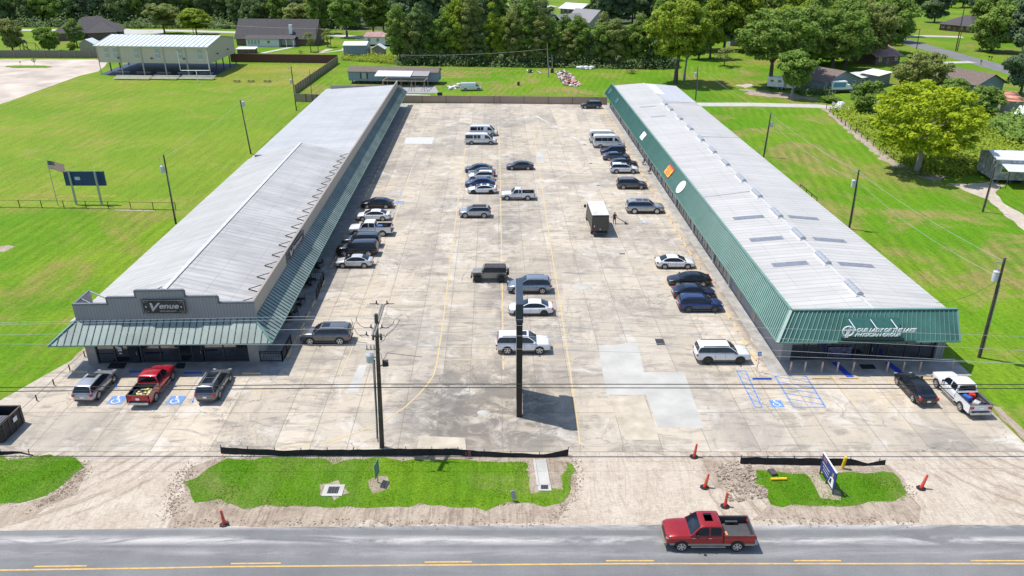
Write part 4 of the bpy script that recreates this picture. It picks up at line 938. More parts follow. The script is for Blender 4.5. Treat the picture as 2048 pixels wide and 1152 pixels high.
for u in [1+1.8*i for i in range(13)]: mb.bar(P(u,.3,0),P(u,.3,.9),.35)
mb.build('footing', M_DKG, t)
mb = MB(); q = [P(3.8,-.06,1.5),P(5.2,-.06,1.5),P(5.2,0,1.5),P(3.8,0,1.5)]; mb.hexa(q,[p+Vector((0,0,1.5)) for p in q]); o = mb.build('window', mat('pale_window', (.33,.38,.38), .3), t)
for u in (3.45,5.25): mb = MB(); q = [P(u,-.09,1.45),P(u+.35,-.09,1.45),P(u+.35,0,1.45),P(u,0,1.45)]; mb.hexa(q,[p+Vector((0,0,1.6)) for p in q]); mb.build('shutter', M_BLK, o)
mb = MB(); roofpan(mb,P(8.6,-4.2,2.9),P(18.6,-4.2,2.9),P(18.6,.4,3.7),P(8.6,.4,3.7))
n = 14
for i in range(n+1): mb.bar(P(8.6+10*i/n,-4.2,2.95),P(8.6+10*i/n,.4,3.75),.1,.06)
mb.build('carport_roof', mat('carport_white', (.68,.72,.75), .4, 0, .05), t)
mb = MB(); roofpan(mb,P(18.8,-3.6,3.0),P(23.4,-3.6,3.0),P(23.4,.4,3.7),P(18.8,.4,3.7)); mb.build('porch_roof', mat('porch_grey', (.27,.26,.27), .7), t)
wf = thing('timber_frame', 'unfinished timber post frame standing on a slab in front of the carport', 'frame', P(12,-7,0))
mb = MB()
for u in (12.2,16,20,23.5):
    for v in (-4.5,-10): mb.bar(P(u,v,0),P(u,v,2.6),.14)
    mb.bar(P(u-.8,-10,0),P(u+.2,-10,2.5),.1); mb.bar(P(u+.9,-10,0),P(u,-10,2.5),.1)
for v in (-4.5,-10): mb.bar(P(12.2,v,2.6),P(23.5,v,2.6),.14,.22)
mb.bar(P(12.2,-4.5,2.6),P(12.2,-10,2.6),.14,.2); mb.bar(P(23.5,-4.5,2.6),P(23.5,-10,2.6),.14,.2); mb.build('beam', M_WOODL, wf)
house('house', 'grey metal-roofed house with dark walls at the top centre', 'house', (1121,28), (1160,31), 12, 3.4, 2.2, 'par', bw, wr, 1.2, 4, True)
t, P, L = house('house', 'grey gabled house half hidden behind the tree line', 'house', (1178,58), (1216,54), 14, 3.2, 4.6, 'perp', gw, mat('grey_shingle', (.25,.24,.25), .9), .8, 2, False)
mb = MB(); roofpan(mb,P(-13,4,3.1),P(3,4,3.1),P(3,9,6.4),P(-13,9,6.4)); roofpan(mb,P(-13,9,6.4),P(3,9,6.4),P(3,14,3.1),P(-13,14,3.1)); mb.build('roof', mat('grey_shingle', (.25,.24,.25), .9), t)
mb = MB(); mb.hexa([P(-12.5,4.5,0),P(0,4.5,0),P(0,13.5,0),P(-12.5,13.5,0)],[P(-12.5,4.5,3.1),P(0,4.5,3.1),P(0,13.5,3.1),P(-12.5,13.5,3.1)]); mb.build('wing', gw, t)
house('house', 'blue-walled house with brown roof under the big oaks', 'house', (1648,186), (1716,178), 13, 2.9, 2.3, 'perp', bg_, M_SHINB, .6, 3, True)
house('shed', 'long open shed with white metal roof beside the blue-walled house', 'shed', (1712,176), (1752,170), 7, 2.6, .5, 'par', gw, wr, .4, 2, False)
house('shed', 'tall white shed frame with flat roof behind the blue-walled house', 'shed', (1752,176), (1778,168), 5, 3.2, .4, 'flat', mat('shed_dark', (.2,.21,.22), .8), M_WHITE, .3, 0)
house('house', 'low house with reddish brown roof and carport among the trees', 'house', (1750,130), (1798,127), 14, 2.8, 2.4, 'par', bw, pr, .8, 3, True)
house('house', 'brown-roofed ranch house with blue-grey gable behind the yellow-green tree', 'house', g(1950,190), g(2003,186), 28, 2.9, 2.2, 'perp', bg_, M_SHINB, .9, 1, False)
house('brick_house', 'dark-roofed brick ranch house on the lawn at the top right', 'house', (1878,60), (1940,66), 16, 3.0, 3.4, 'par', bw, M_SHIN, 1.0, 5, True, hipf=6)
house('shed', 'small shed with rusty red and white metal roof at the right edge', 'shed', (2001,232), (2040,234), 8, 3.4, 1.0, 'flat', mat('shed_grey', (.3,.29,.27), .8), mat('rusty_roof', (.45,.18,.11), .7, 0, .9, .35), .3, 0)
house('shed', 'white metal-roofed lean-to beside the rusty shed', 'shed', (2026,246), (2110,256), 6, 2.0, .8, 'flat', gw, M_WHITE, .3, 0)
house('shed', 'low grey metal-roofed shelter behind the dark bush', 'shed', (1742,228), (1782,226), 6, 2.0, .4, 'flat', gw, M_WHITE, .4, 0)
house('shed', 'small blue-grey shed in the shade between the trees', 'shed', (1460,92), (1482,92), 5, 3.2, .6, 'flat', bg_, M_SHIN, .2, 0)
# grey mobile home, right
t, P, L = house('mobile_home', 'grey weathered mobile home with metal roof and front awning at the right edge', 'mobile home', (1982,366), (2140,372), 6.5, 4.0, .7, 'par', mat('weathered_siding', (.36,.36,.35), .7, 0, .4, 1.5), wr, .15, 4, False, .6)
mb = MB(); roofpan(mb,P(.8,-3.2,2.9),P(16,-3.2,2.9),P(16,0,3.4),P(.8,0,3.4)); mb.build('awning', wr, t)
for u in (1,5,9,13): mb = MB(); mb.bar(P(u,-3.1,0),P(u,-3.1,2.9),.1); mb.build('awning_post', M_DKG, t)
mb = MB()
for u in [1+2*i for i in range(9)]: mb.bar(P(u,.4,0),P(u,.4,.6),.4)
mb.build('footing', M_DKG, t)
# ================================================================ fences
def fence(name, label, pts, h, m, post=None, pstep=2.4, pdim=.14, gap=.02, group=None, wood=True, ph=.1):
    P = [g(*p) if len(p) == 2 else Vector(p) for p in pts]
    t = thing(name, label, 'fence', P[0], 0, group)
    mb = MB()
    for a, b in zip(P, P[1:]):
        d = (b-a).normalized(); n = Vector((-d.y,d.x,0))*.04; mb.hexa([a-n,b-n,b+n,a+n],[p+Vector((0,0,h)) for p in (a-n,b-n,b+n,a+n)])
    mb.build('panel', m, t)
    if post:
        for a, b in zip(P, P[1:]):
            d = (b-a).normalized(); k = 0; L = (b-a).length; cnt = 0
            while k < L and cnt < 60: p = a+d*k-Vector((-d.y,d.x,0))*.1; q = MB(); q.bar(p,p+Vector((0,0,h+ph)),pdim); q.build('post', post, t); k += pstep; cnt += 1
    return t
fence('wooden_fence', 'grey weathered wooden fence between the pavement and the back gardens', [(-200,115),(0,115.5),(196,116)], 2.5, M_FWOOD, M_WOODL, 5.3, .2)
fence('wooden_fence', 'dark red privacy fence behind the dry lawn', [(462,124),(676,126.5)], 2.7, M_FRED, None)
fence('wooden_fence', 'tan board fence with regular posts running beside the dry lawn', [(676,126.5),(591,187)], 2.2, M_WOODL, M_WOOD, 2.6, .35, ph=.0)
fence('wooden_fence', 'short brown fence joining the roof corner of the left building', [(591,203),(660,206)], 2.0, M_FWARM, M_WOOD, 3, .12)
fence('metal_fence', 'tan corrugated metal fence closing the far end of the parking lot', [(797,205.5),(1000,207),(1214,209.5)], 1.85, M_FENT, M_SHINB, 6, .1, ph=.05)
def rail_fence(name, label, pts, h, step, m, rails=(1.0,), r=.035, group=None, bars=0, pr_=.05):
    P = [g(*p) if len(p) == 2 else Vector(p) for p in pts]; t = thing(name, label, 'fence', P[0], 0, group); mb = MB()
    for a, b in zip(P, P[1:]):
        for f_ in rails: mb.bar(a+Vector((0,0,h*f_)), b+Vector((0,0,h*f_)), r*2)
        if bars:
            L = (b-a).length; n = int(L/bars)
            for i in range(n): p = a.lerp(b,(i+.5)/n); mb.bar(p+Vector((0,0,.1)),p+Vector((0,0,h)),r*.8)
    mb.build('rail', m, t)
    for a, b in zip(P, P[1:]):
        L = (b-a).length; n = max(1,round(L/step))
        for i in range(n+1): p = a.lerp(b,i/n); q = MB(); q.bar(p,p+Vector((0,0,h+.05)),pr_*2); q.build('post', m, t)
    return t
rail_fence('chain_link_fence', 'low black chain-link fence across the grass behind the scoreboard', [(-120,414),(40,415),(352,420)], 1.15, 3.4, M_BLK, (1.0,.04), .022, None, 0, .04)
rail_fence('patio_railing', 'black metal patio railing at the front corner of the left building', [(521,724),(566,724),(583,690)], 1.15, 2, M_BLK, (1,.12,.85), .03, None, .22)
rail_fence('patio_railing', 'black metal patio railing further along the left walkway', [(617,562),(648,562),(634,598)], 1.15, 2, M_BLK, (1,.12), .03, None, .25)
rail_fence('wire_fence', 'old post and wire fence along the weedy plot', [(1652,219),(1690,252),(1800,330)], 1.2, 3.5, M_WOOD, (1,.6), .02, None, 0, .06)
rail_fence('wire_fence', 'short stakes along the left edge of the lot', [(170,714),(38,836)], .6, 2.6, M_WOOD, (.9,), .012, None, 0, .04)
# ================================================================ vehicles (x forward, built at the origin)
SH = {}
def shared(key, fn):
    if key not in SH: SH[key] = fn()
    return SH[key]
def tyre_mesh(r, wd):
    mb = MB(); n = 20; rings = [(r*.68,-wd/2),(r*.93,-wd/2),(r,-wd/2*.7),(r,wd/2*.7),(r*.93,wd/2),(r*.68,wd/2)]
    for q, y in rings:
        for i in range(n): a = 2*math.pi*i/n; mb.v.append(Vector((q*math.cos(a), y, q*math.sin(a))))
    for k in range(len(rings)-1):
        for i in range(n): mb.f.append([k*n+i,k*n+(i+1)%n,(k+1)*n+(i+1)%n,(k+1)*n+i]); mb.m.append(0)
    for k in (0,len(rings)-1): mb.f.append([k*n+i for i in range(n)]); mb.m.append(0)
    return mb
def rim_mesh(r, wd, sp=5):
    mb = MB(); n = 20; y = wd/2+.004; R1, R0 = r*.70, r*.61
    for q, yy in ((R1,y),(R0,y+.008)):
        for i in range(n): a = 2*math.pi*i/n; mb.v.append(Vector((q*math.cos(a), yy, q*math.sin(a))))
    for i in range(n): mb.f.append([i,(i+1)%n,n+(i+1)%n,n+i]); mb.m.append(0)
    for k in range(sp):
        a = 2*math.pi*k/sp+.3; c, s = math.cos(a), math.sin(a); px, pz = -s, c; w0, w1 = r*.085, r*.13
        mb.add([(-px*w0,y+.012,-pz*w0),(px*w0,y+.012,pz*w0),(c*R0+px*w1,y+.006,s*R0+pz*w1),(c*R0-px*w1,y+.006,s*R0-pz*w1)], [[0,1,2,3]])
    mb.tube((0,y,0),(0,y+.02,0),r*.14,r*.12,8)
    return mb
def wheels(t, L, W, wb0, wb1, r, wd=.24, rim=None, sp=5):
    rim = rim or M_SIL
    for x in (wb0, wb1):
        for s in (1,-1):
            tm = shared(('ty',r,wd), lambda: tyre_mesh(r,wd)); o = tm.build('wheel', M_RUB, None, 40); o.parent = t
            o.location = (x, s*(W/2-wd/2+.0), r); 
            if s < 0: o.rotation_euler = (0,0,math.pi)
            q = shared(('ri',r,wd,sp), lambda: rim_mesh(r,wd,sp)).build('rim', rim, None); q.parent = o
def loft(mb, st, L, W, mi=0):
    """st: (t, zb, ztop, wf) rear to front; closed rounded section"""
    rings = []
    for t_, zb, zt, wf in st:
        x = (t_-.5)*L; h = zt-zb; w_ = W/2*wf
        half = [(w_*.80,zb),(w_*.97,zb+h*.14),(w_,zb+h*.45),(w_*.985,zb+h*.74),(w_*.93,zt-h*.07),(w_*.80,zt-.005),(w_*.4,zt+.012)]
        rings.append([Vector((x,-y,z)) for y,z in half]+[Vector((x,y,z)) for y,z in half[::-1]])
    o = len(mb.v); n = len(rings[0])
    for r_ in rings: mb.v += r_
    for k in range(len(rings)-1):
        for i in range(n):
            j = (i+1) % n; mb.f.append([o+k*n+i,o+(k+1)*n+i,o+(k+1)*n+j,o+k*n+j]); mb.m.append(mi)
    mb.f.append([o+i for i in range(n)]); mb.m.append(mi); mb.f.append([o+(len(rings)-1)*n+i for i in range(n)][::-1]); mb.m.append(mi)
class Cabin:
    """greenhouse from a side profile: (t along the length, height share 0..1), rear base to front base"""
    def __init__(c, L, prof, zb, zr, wb, wr, cx=.5):
        c.L, c.p, c.zb, c.h, c.wb, c.wr, c.cx = L, prof, zb, zr-zb, wb, wr, cx
    def X(c, t): return (t-c.cx)*c.L
    def W(c, f): return c.wb+(c.wr-c.wb)*f
    def F(c, t):
        for (t0,f0),(t1,f1) in zip(c.p,c.p[1:]):
            if t0 <= t <= t1: return f0+(f1-f0)*(t-t0)/max(1e-6,t1-t0)
        return 0
    def shell(c, mb, mi=0):
        P = [(c.X(t), c.zb+f*c.h, c.W(f)) for t,f in c.p]; n = len(P)
        for s in (-1,1):
            vs = [(x, s*w_, z-.025*(z > c.zb+.1)) for x,z,w_ in P]; mb.add(vs, [list(range(n)) if s > 0 else list(range(n))[::-1]], mi)
        rows = []
        for x,z,w_ in P:
            k = 1 if z > c.zb+.1 else 0; rows += [(x,-w_,z-.025*k),(x,-w_*.86,z),(x,-w_*.4,z+.02*k),(x,w_*.4,z+.02*k),(x,w_*.86,z),(x,w_,z-.025*k)]
        mb.add(rows, [[6*i+j,6*(i+1)+j,6*(i+1)+j+1,6*i+j+1] for i in range(n-1) for j in range(5)], mi)
    def side(c, t0, t1, f0=.09, inset=.15, d=.012, n=7):
        out = []
        for s in (-1,1):
            T = [t0+(t1-t0)*k/n for k in range(n+1)]; top = []
            for t in T:
                f = min(c.F(t)-inset, .86)
                if f > f0+.02: top.append((t,f))
            if len(top) < 2: continue
            # slide the bottom ends to where the profile leaves room
            pts = [(top[0][0],f0),(top[-1][0],f0)]+top[::-1]
            vs = [Vector((c.X(t), s*(c.W(f)+d), c.zb+f*c.h)) for t,f in pts]; lo = [v-Vector((0,s*.025,0)) for v in vs]; k = len(vs); mb = MB()
            mb.add(lo+vs, [list(range(k,2*k)) if s < 0 else list(range(k,2*k))[::-1]]+[[i,(i+1)%k,k+(i+1)%k,k+i] for i in range(k)]); out.append(mb)
        return out
    def screen(c, front=True, lo=.06, hi=.9, wf=.9, d=.012):
        ps = c.p[::-1] if front else c.p; pts = []; fs = [lo+(hi-lo)*k/5 for k in range(6)]
        for f in fs:
            for (t0,f0),(t1,f1) in zip(ps,ps[1:]):
                if f0 <= f <= f1: t = t0+(t1-t0)*(f-f0)/max(1e-6,f1-f0); pts.append((t,f)); break
        sx = 1 if front else -1; rows = []
        for t,f in pts:
            w_ = c.W(f)*wf; x = c.X(t)+sx*d; z = c.zb+f*c.h+d+.012; rows += [(x,-w_,z-.01),(x+sx*.01,-w_*.4,z+.012),(x+sx*.01,w_*.4,z+.012),(x,w_,z-.01)]
        mb = MB(); n = len(pts); mb.add(rows, [[4*i+j,4*i+j+1,4*(i+1)+j+1,4*(i+1)+j] if front else [4*i+j,4*(i+1)+j,4*(i+1)+j+1,4*i+j+1] for i in range(n-1) for j in range(3)]); return mb
def quadglass(q, s0, s1, t0, t1, d=.012, t1b=None):
    a, b, c, e = q       # a->b along bottom, e->c along the top
    P = lambda s, t_: (a.lerp(b,s)).lerp(e.lerp(c,s), t_)
    n = (b-a).cross(e-a).normalized(); t1b = t1 if t1b is None else t1b
    v = [P(s0,t0)+n*d, P(s1,t0)+n*d, P(s1,t1b)+n*d, P(s0,t1)+n*d]
    mb = MB(); lo = [p-n*.02 for p in v]; mb.add(lo+v, [[4,5,6,7],[0,1,5,4],[1,2,6,5],[2,3,7,6],[3,0,4,7]]); return mb
SPEC = dict(
 sedan=dict(L=4.85,W=1.86,st=[(0,.42,.76,.76),(.012,.34,.93,.86),(.04,.28,1.0,.93),(.14,.24,1.04,.985),(.3,.22,1.0,1),(.5,.2,.97,1),(.70,.22,.97,1),(.82,.24,.90,.985),(.93,.24,.80,.94),(.98,.26,.70,.86),(1,.36,.58,.74)],
   cab=(.10,.755,.32,.56,.955,1.44,.86,.60), wb=(.205,.80), prof=[(.085,0),(.15,.36),(.215,.68),(.29,.9),(.37,.99),(.44,1),(.51,.97),(.565,.88),(.63,.62),(.70,.3),(.765,0)], r=.35, belt=.96, side=[(.19,.40),(.415,.69)]),
 suv=dict(L=4.8,W=1.92,st=[(0,.5,.93,.78),(.015,.4,1.06,.88),(.05,.33,1.12,.96),(.2,.28,1.12,1),(.5,.27,1.09,1),(.70,.28,1.08,1),(.82,.3,1.03,.985),(.93,.32,.93,.94),(.98,.34,.8,.86),(1,.42,.62,.72)],
   cab=(.015,.765,.12,.59,1.09,1.69,.89,.67), wb=(.205,.80), prof=[(.01,0),(.03,.35),(.06,.72),(.085,.9),(.14,.965),(.26,1),(.42,1),(.52,.96),(.57,.88),(.64,.58),(.70,.3),(.76,0)], r=.39, belt=1.09, side=[(.045,.19),(.20,.40),(.415,.70)]),
 bigsuv=dict(L=5.3,W=2.03,st=[(0,.55,1.1,.86),(.012,.45,1.2,.93),(.04,.38,1.24,.97),(.2,.34,1.24,1),(.5,.32,1.22,1),(.70,.33,1.22,1),(.82,.35,1.2,.99),(.94,.38,1.14,.96),(.985,.4,1.0,.9),(1,.46,.8,.8)],
   cab=(.012,.755,.075,.61,1.22,1.86,.95,.75), wb=(.205,.80), prof=[(.008,0),(.02,.4),(.04,.8),(.06,.93),(.12,.985),(.3,1),(.5,.985),(.575,.95),(.61,.87),(.66,.58),(.705,.3),(.75,0)], r=.425, belt=1.21, side=[(.03,.20),(.215,.42),(.435,.70)]),
 coupe=dict(L=4.62,W=1.8,st=[(0,.42,.78,.76),(.012,.34,.96,.86),(.04,.28,1.04,.93),(.12,.24,1.05,.985),(.3,.22,1.0,1),(.5,.2,.96,1),(.70,.22,.95,1),(.82,.24,.88,.985),(.93,.24,.78,.94),(.98,.26,.68,.86),(1,.36,.56,.74)],
   cab=(.05,.755,.30,.56,.95,1.40,.84,.58), wb=(.19,.80), prof=[(.045,0),(.12,.3),(.19,.6),(.27,.86),(.35,.97),(.43,1),(.51,.97),(.565,.88),(.63,.62),(.70,.3),(.765,0)], r=.35, belt=.96, side=[(.15,.39),(.405,.69)]),
)
def lamp(t, x, y, z, sx, sy, sz, m, nm, rz=0): mb = MB(); mb.obox((x,y,z),sx,sy,sz,rz); return mb.build(nm, m, t)
def arch(t, x, W, r, body_z, m=None):
    for s in (1,-1):
        mb = MB(); n = 12; R_ = r*1.2; y1 = s*(W/2+.006); y0 = s*(W/2-.3); pts = [(x+R_*math.cos(math.pi*i/n), r+R_*math.sin(math.pi*i/n)*.98) for i in range(n+1)]+[(x-R_,body_z-.02),(x+R_,body_z-.02)]
        k = len(pts); mb.add([(a,y0,b) for a,b in pts]+[(a,y1,b) for a,b in pts], [list(range(k)),list(range(k,2*k))[::-1]]+[[i,(i+1)%k,k+(i+1)%k,k+i] for i in range(k)]); mb.build('wheel_arch', m or M_BLK, t)
def details(t, L, W, zh, zt, H, belt, plate=True, hm=None, mirx=.2, handz=None, hands=(-.35,.6), grille=True, gz=.62):
    fx, rx = L/2, -L/2
    for s in (1,-1):
        lamp(t, fx-.15, s*W*.36, zh, .16, .32, .11, M_LIT, 'headlight', -s*.5)
        lamp(t, rx+.09, s*W*.385, zt, .2, .3, .2, M_TAIL, 'tail_light', s*.35)
        lamp(t, mirx, s*(W/2+.07), belt+.06, .14, .2, .13, hm or M_BLK, 'mirror')
        for hx_ in hands: lamp(t, hx_, s*(W/2+.0), (handz or belt-.14), .2, .03, .035, M_SIL if not hm else hm, 'door_handle')
    if grille: lamp(t, fx-.02, 0, gz, .08, W*.5, .22, M_BLK, 'grille')
    if plate: lamp(t, rx-.005, 0, gz+.1, .03, .32, .16, M_WHITE, 'number_plate')
    lamp(t, fx-.05, 0, gz-.24, .14, W*.72, .12, M_DKG, 'bumper'); lamp(t, rx+.05, 0, gz-.2, .14, W*.74, .14, M_DKG, 'bumper')
def seams(t, L, W, zb, belt, xs, hoodx, zh):
    mb = MB()
    for x in xs:
        for s in (1,-1): mb.obox((x,s*(W/2-.002),(zb+belt)/2+.04),.018,.014,(belt-zb)*.66)
    mb.build('door_gap', M_BLK, t)
def car(kind, name, label, cat, col, group=None, L=None, W=None, H=None, roofcol=None, sunroof=False, rails=False, rim=None, clad=False, sp=5, spoiler=False, panoramic=False):
    S = SPEC[kind]; L = L or S['L']; W = W or S['W']; t = thing(name, label, cat, (0,0,0), 0, group)
    c = list(S['cab'])
    if H: c[5] = H
    mb = MB(); loft(mb, S['st'], L, W); kw = W/S['W']; CB_ = Cabin(L, S['prof'], c[4]-.01, c[5], c[6]*kw, c[7]*kw); CB_.shell(mb)
    mats = [col]
    mb.build('body', mats, t, 50)
    if roofcol:
        x = lambda q: (q-.5)*L; mb = MB(); a, b = x(c[2])+.1, x(c[3])-.1; mb.box(a,-c[7]*.86,c[5]-.02,b,c[7]*.86,c[5]+.022); mb.build('roof_panel', roofcol, t)
    CB_.screen(True).build('windscreen', M_CGLASS, t, 40); CB_.screen(False, .14 if kind in ('suv','bigsuv') else .08, .84).build('rear_window', M_CGLASS, t, 40)
    lo_, hi_ = S['side'][0][0], S['side'][-1][1]
    for m_ in CB_.side(lo_-.01, hi_+.012, .06, .115, .005, 14): m_.build('pillar_trim', M_BLK, t)
    for a, b in S['side']:
        for m_ in CB_.side(a, b): m_.build('side_window', M_CGLASS, t)
    # triangular ends of the glass
    s0, s1 = S['side'][0][0], S['side'][-1][1]
    zb = S['st'][4][1]
    for x in S['wb']: arch(t, (x-.5)*L, W, S['r'], zb)
    wheels(t, L, W+.03, (S['wb'][0]-.5)*L, (S['wb'][1]-.5)*L, S['r'], .24, rim, sp)
    up = kind != 'sedan' and kind != 'coupe'
    details(t, L, W, .93 if kind == 'bigsuv' else (.82 if up else .68), .95 if up else .82, c[5], S['belt'], True, col if not clad else None, (c[1]-.5)*L-.28, None, (-.55,.5), True, .66 if up else .52)
    seams(t, L, W, zb+.1, S['belt'], ((S['side'][-1][1]-.02)*0+(c[1]-.5)*L-.12, (c[1]-.5)*L-1.22, (c[1]-.5)*L-2.2), 0, 0)
    mb = MB(); mb.box((.29-.5)*L,-W/2-.004,zb-.03,(.72-.5)*L,W/2+.004,zb+.09 if not clad else zb+.16); mb.build('sill', M_DKG, t)
    if sunroof:
        mb = MB(); x1 = (c[3]-.5)*L-.25; mb.box(x1-.75,-.42,c[5]-.01,x1,.42,c[5]+.02)
        if panoramic: mb.box(x1-1.75,-.42,c[5]-.01,x1-.85,.42,c[5]+.022)
        mb.build('sunroof', M_CGLASS, t)
    if rails:
        for s in (1,-1): mb = MB(); mb.bar(((c[2]-.5)*L+.2,s*c[7]*.93,c[5]+.03),((c[3]-.5)*L-.15,s*c[7]*.93,c[5]+.03),.05,.05); mb.build('roof_rail', M_DKG if rails == 2 else M_SIL, t)
    if spoiler: mb = MB(); mb.box(-L/2+.12,-W*.36,1.06,-L/2+.3,W*.36,1.1); mb.build('spoiler', col, t)
    return t
def pickup(name, label, col, group=None, L=5.9, W=2.03, H=1.95, cabf=(.365,.735), clad=None, rack=False, sunroof=False, liner=True, twodoor=False, rim=None, flare=None, belt=1.28):
    t = thing(name, label, 'pickup truck', (0,0,0), 0, group); X = lambda q: (q-.5)*L
    c0, c1 = cabf; k = H/1.95
    mb = MB(); loft(mb, [(c0,.5*k,belt,.99),(c0+.02,.5*k,belt,1),(.6,.48*k,belt-.01,1),(.72,.5*k,belt-.02,1),(.85,.52*k,belt-.05,.99),(.95,.54*k,belt-.1,.955),(.988,.55*k,belt-.22,.9),(1,.6*k,belt-.42,.84)], L, W)
    CB_ = Cabin(L, [(c0+.005,0),(c0+.012,.5),(c0+.02,.88),(c0+.035,.97),(c0+.09,1),(c1-.17,1),(c1-.125,.96),(c1-.10,.86),(c1-.06,.52),(c1-.03,.25),(c1+.005,0)], belt-.03, H, W/2*.945, W/2*.77); CB_.shell(mb)
    # bed
    xa, xb = X(.012), X(c0-.006); wt = .1; zf = .78*k; zb = .52*k
    for s in (1,-1):
        y0, y1 = (W/2-wt, W/2-.012) if s > 0 else (-W/2+.012, -W/2+wt)
        mb.box(xa, y0, zb, xb, y1, belt+.03)
    mb.box(xa-.0, -W/2+.02, zb, xa+.07, W/2-.02, belt+.02); mb.box(xb-.06, -W/2+wt, zb, xb, W/2-wt, belt+.02)
    mb.build('body', col, t, 50)
    mb = MB(); mb.box(xa+.07,-W/2+wt,zb+.05,xb-.06,W/2-wt,zf)
    for s in (1,-1): mb.box(X(.205)-.42, s*(W/2-wt-.2) if s > 0 else -W/2+wt, zf, X(.205)+.42, (W/2-wt) if s > 0 else -W/2+wt+.2, zf+.24)
    mb.box(xa+.071,-W/2+wt,zf,xa+.085,W/2-wt,belt); mb.box(xb-.075,-W/2+wt,zf,xb-.061,W/2-wt,belt)
    for s in (1,-1): mb.box(xa+.09, s*(W/2-wt)-.012, zf, xb-.08, s*(W/2-wt)+.012*(1 if s<0 else -1)+.0, belt)
    mb.build('bed', M_DKG if liner else col, t)
    mb = MB()
    for s in (1,-1): mb.box(xa, s*(W/2-.055)-.06, belt+.03, xb, s*(W/2-.055)+.045, belt+.05)
    mb.box(xa-.01,-W/2+.02,belt+.02,xa+.09,W/2-.02,belt+.045); mb.build('bed_rail', M_DKG, t)
    CB_.screen(True).build('windscreen', M_CGLASS, t, 40); CB_.screen(False, .16, .86, .84).build('rear_window', M_CGLASS, t, 40)
    cw = c1-c0
    for a,b in (((.05,.27),(.33,.78)) if twodoor else ((.07,.40),(.45,.84))):
        for m_ in CB_.side(c0+cw*a, c0+cw*b, .08, .15): m_.build('side_window', M_CGLASS, t)
    r = .42*k
    for x in (.205,.825): arch(t, X(x), W, r, zb, flare)
    wheels(t, L, W+.05, X(.205), X(.825), r, .27, rim, 6)
    details(t, L, W, belt-.3, belt-.24, H, belt, True, None, X(c1)-.45, belt-.16, (X(c0)+.9,X(c0)+2.0), True, belt-.42)
    lamp(t, L/2+.02,0,.55*k,.16,W*.88,.2,M_STEEL if clad is None else clad,'bumper'); lamp(t,-L/2-.07,0,.56*k,.16,W*.86,.16,M_SIL,'bumper')
    if clad: 
        mb = MB(); mb.box(X(.28),-W/2-.008,zb,X(.755),W/2+.008,zb+.17); mb.box(X(.01),-W/2-.008,zb,X(.125),W/2+.008,zb+.17); mb.box(X(.9),-W/2*.965,zb,X(.955),W/2*.965,zb+.17); mb.build('lower_cladding', clad, t)
    seams(t, L, W, zb+.1, belt, (X(c0)+.03, X(c0)+1.12, X(c1)-.2), 0, 0)
    for s in (1,-1): mb = MB(); mb.bar((X(.34),s*(W/2+.02),zb-.06),(X(.72),s*(W/2+.02),zb-.06),.13,.05); mb.build('running_board', M_SIL, t)
    if sunroof: mb = MB(); x1 = X(c1-.105)-.2; mb.box(x1-.75,-.5,H-.01,x1-.2,.3,H+.02); mb.build('sunroof', M_CGLASS, t)
    return t
def boxvan(name, label, col, kind='express', group=None, L=6.1, W=2.02, H=2.12, panel=False, cat='van'):
    t = thing(name, label, cat, (0,0,0), 0, group); X = lambda q: (q-.5)*L
    belt = 1.15 if H < 2.3 else 1.3
    mb = MB(); loft(mb, [(0,.5,belt,.93),(.01,.42,belt,.98),(.3,.4,belt,1),(.7,.4,belt,1),(.82,.4,belt-.0,.99),(.92,.42,belt-.13,.96),(.98,.44,belt-.27,.9),(1,.5,belt-.45,.82)], L, W)
    CB_ = Cabin(L, [(.003,0),(.006,.4),(.012,.85),(.03,.97),(.08,1),(.6,1),(.68,.97),(.735,.88),(.80,.55),(.85,.25),(.895,0)], belt-.02, H, W/2*.975, W/2*.84); CB_.shell(mb)
    mb.build('body', col, t, 50)
    hi_ = .80 if H < 2.3 else .62
    CB_.screen(True, .05, .9 if H < 2.3 else .74).build('windscreen', M_CGLASS, t, 40)
    bs = [Vector((-L/2+.0,W/2*.93,belt)),Vector((-L/2+.0,-W/2*.93,belt)),Vector((-L/2+.07,-W/2*.84,H-.08)),Vector((-L/2+.07,W/2*.84,H-.08))]
    for a,b in ((.07,.47),(.53,.93)): quadglass(bs,a,b,.12,hi_,.02).build('rear_window', M_CGLASS, t)
    ws_ = [(.70,.83)] if panel else ([(.03,.26),(.285,.385),(.40,.50),(.56,.60),(.64,.82)] if H < 2.3 else [(.04,.25),(.26,.44),(.45,.6),(.665,.84)])
    if panel or H < 2.3: ws_ = [w_ for w_ in ws_ if w_ != (.56,.60)]
    for a,b in ws_:
        for m_ in CB_.side(a, b, .12, 1-hi_): m_.build('side_window', M_CGLASS, t)
    r = .38
    for x in (.215,.83): arch(t, X(x), W, r, .4)
    wheels(t, L, W+.02, X(.215), X(.83), r, .24, mat('van_hub',(.45,.45,.45),.5), 6)
    details(t, L, W, belt-.36, belt-.1, H, belt, True, None, X(.80), belt-.15, (X(.62),), True, belt-.45)
    lamp(t, L/2+.0,0,.5,.14,W*.86,.2,M_DKG,'bumper'); lamp(t,-L/2-.03,0,.5,.12,W*.9,.18,M_DKG,'bumper')
    seams(t, L, W, .5, belt+.3, (X(.60),X(.78),X(.42)), 0, 0)
    return t
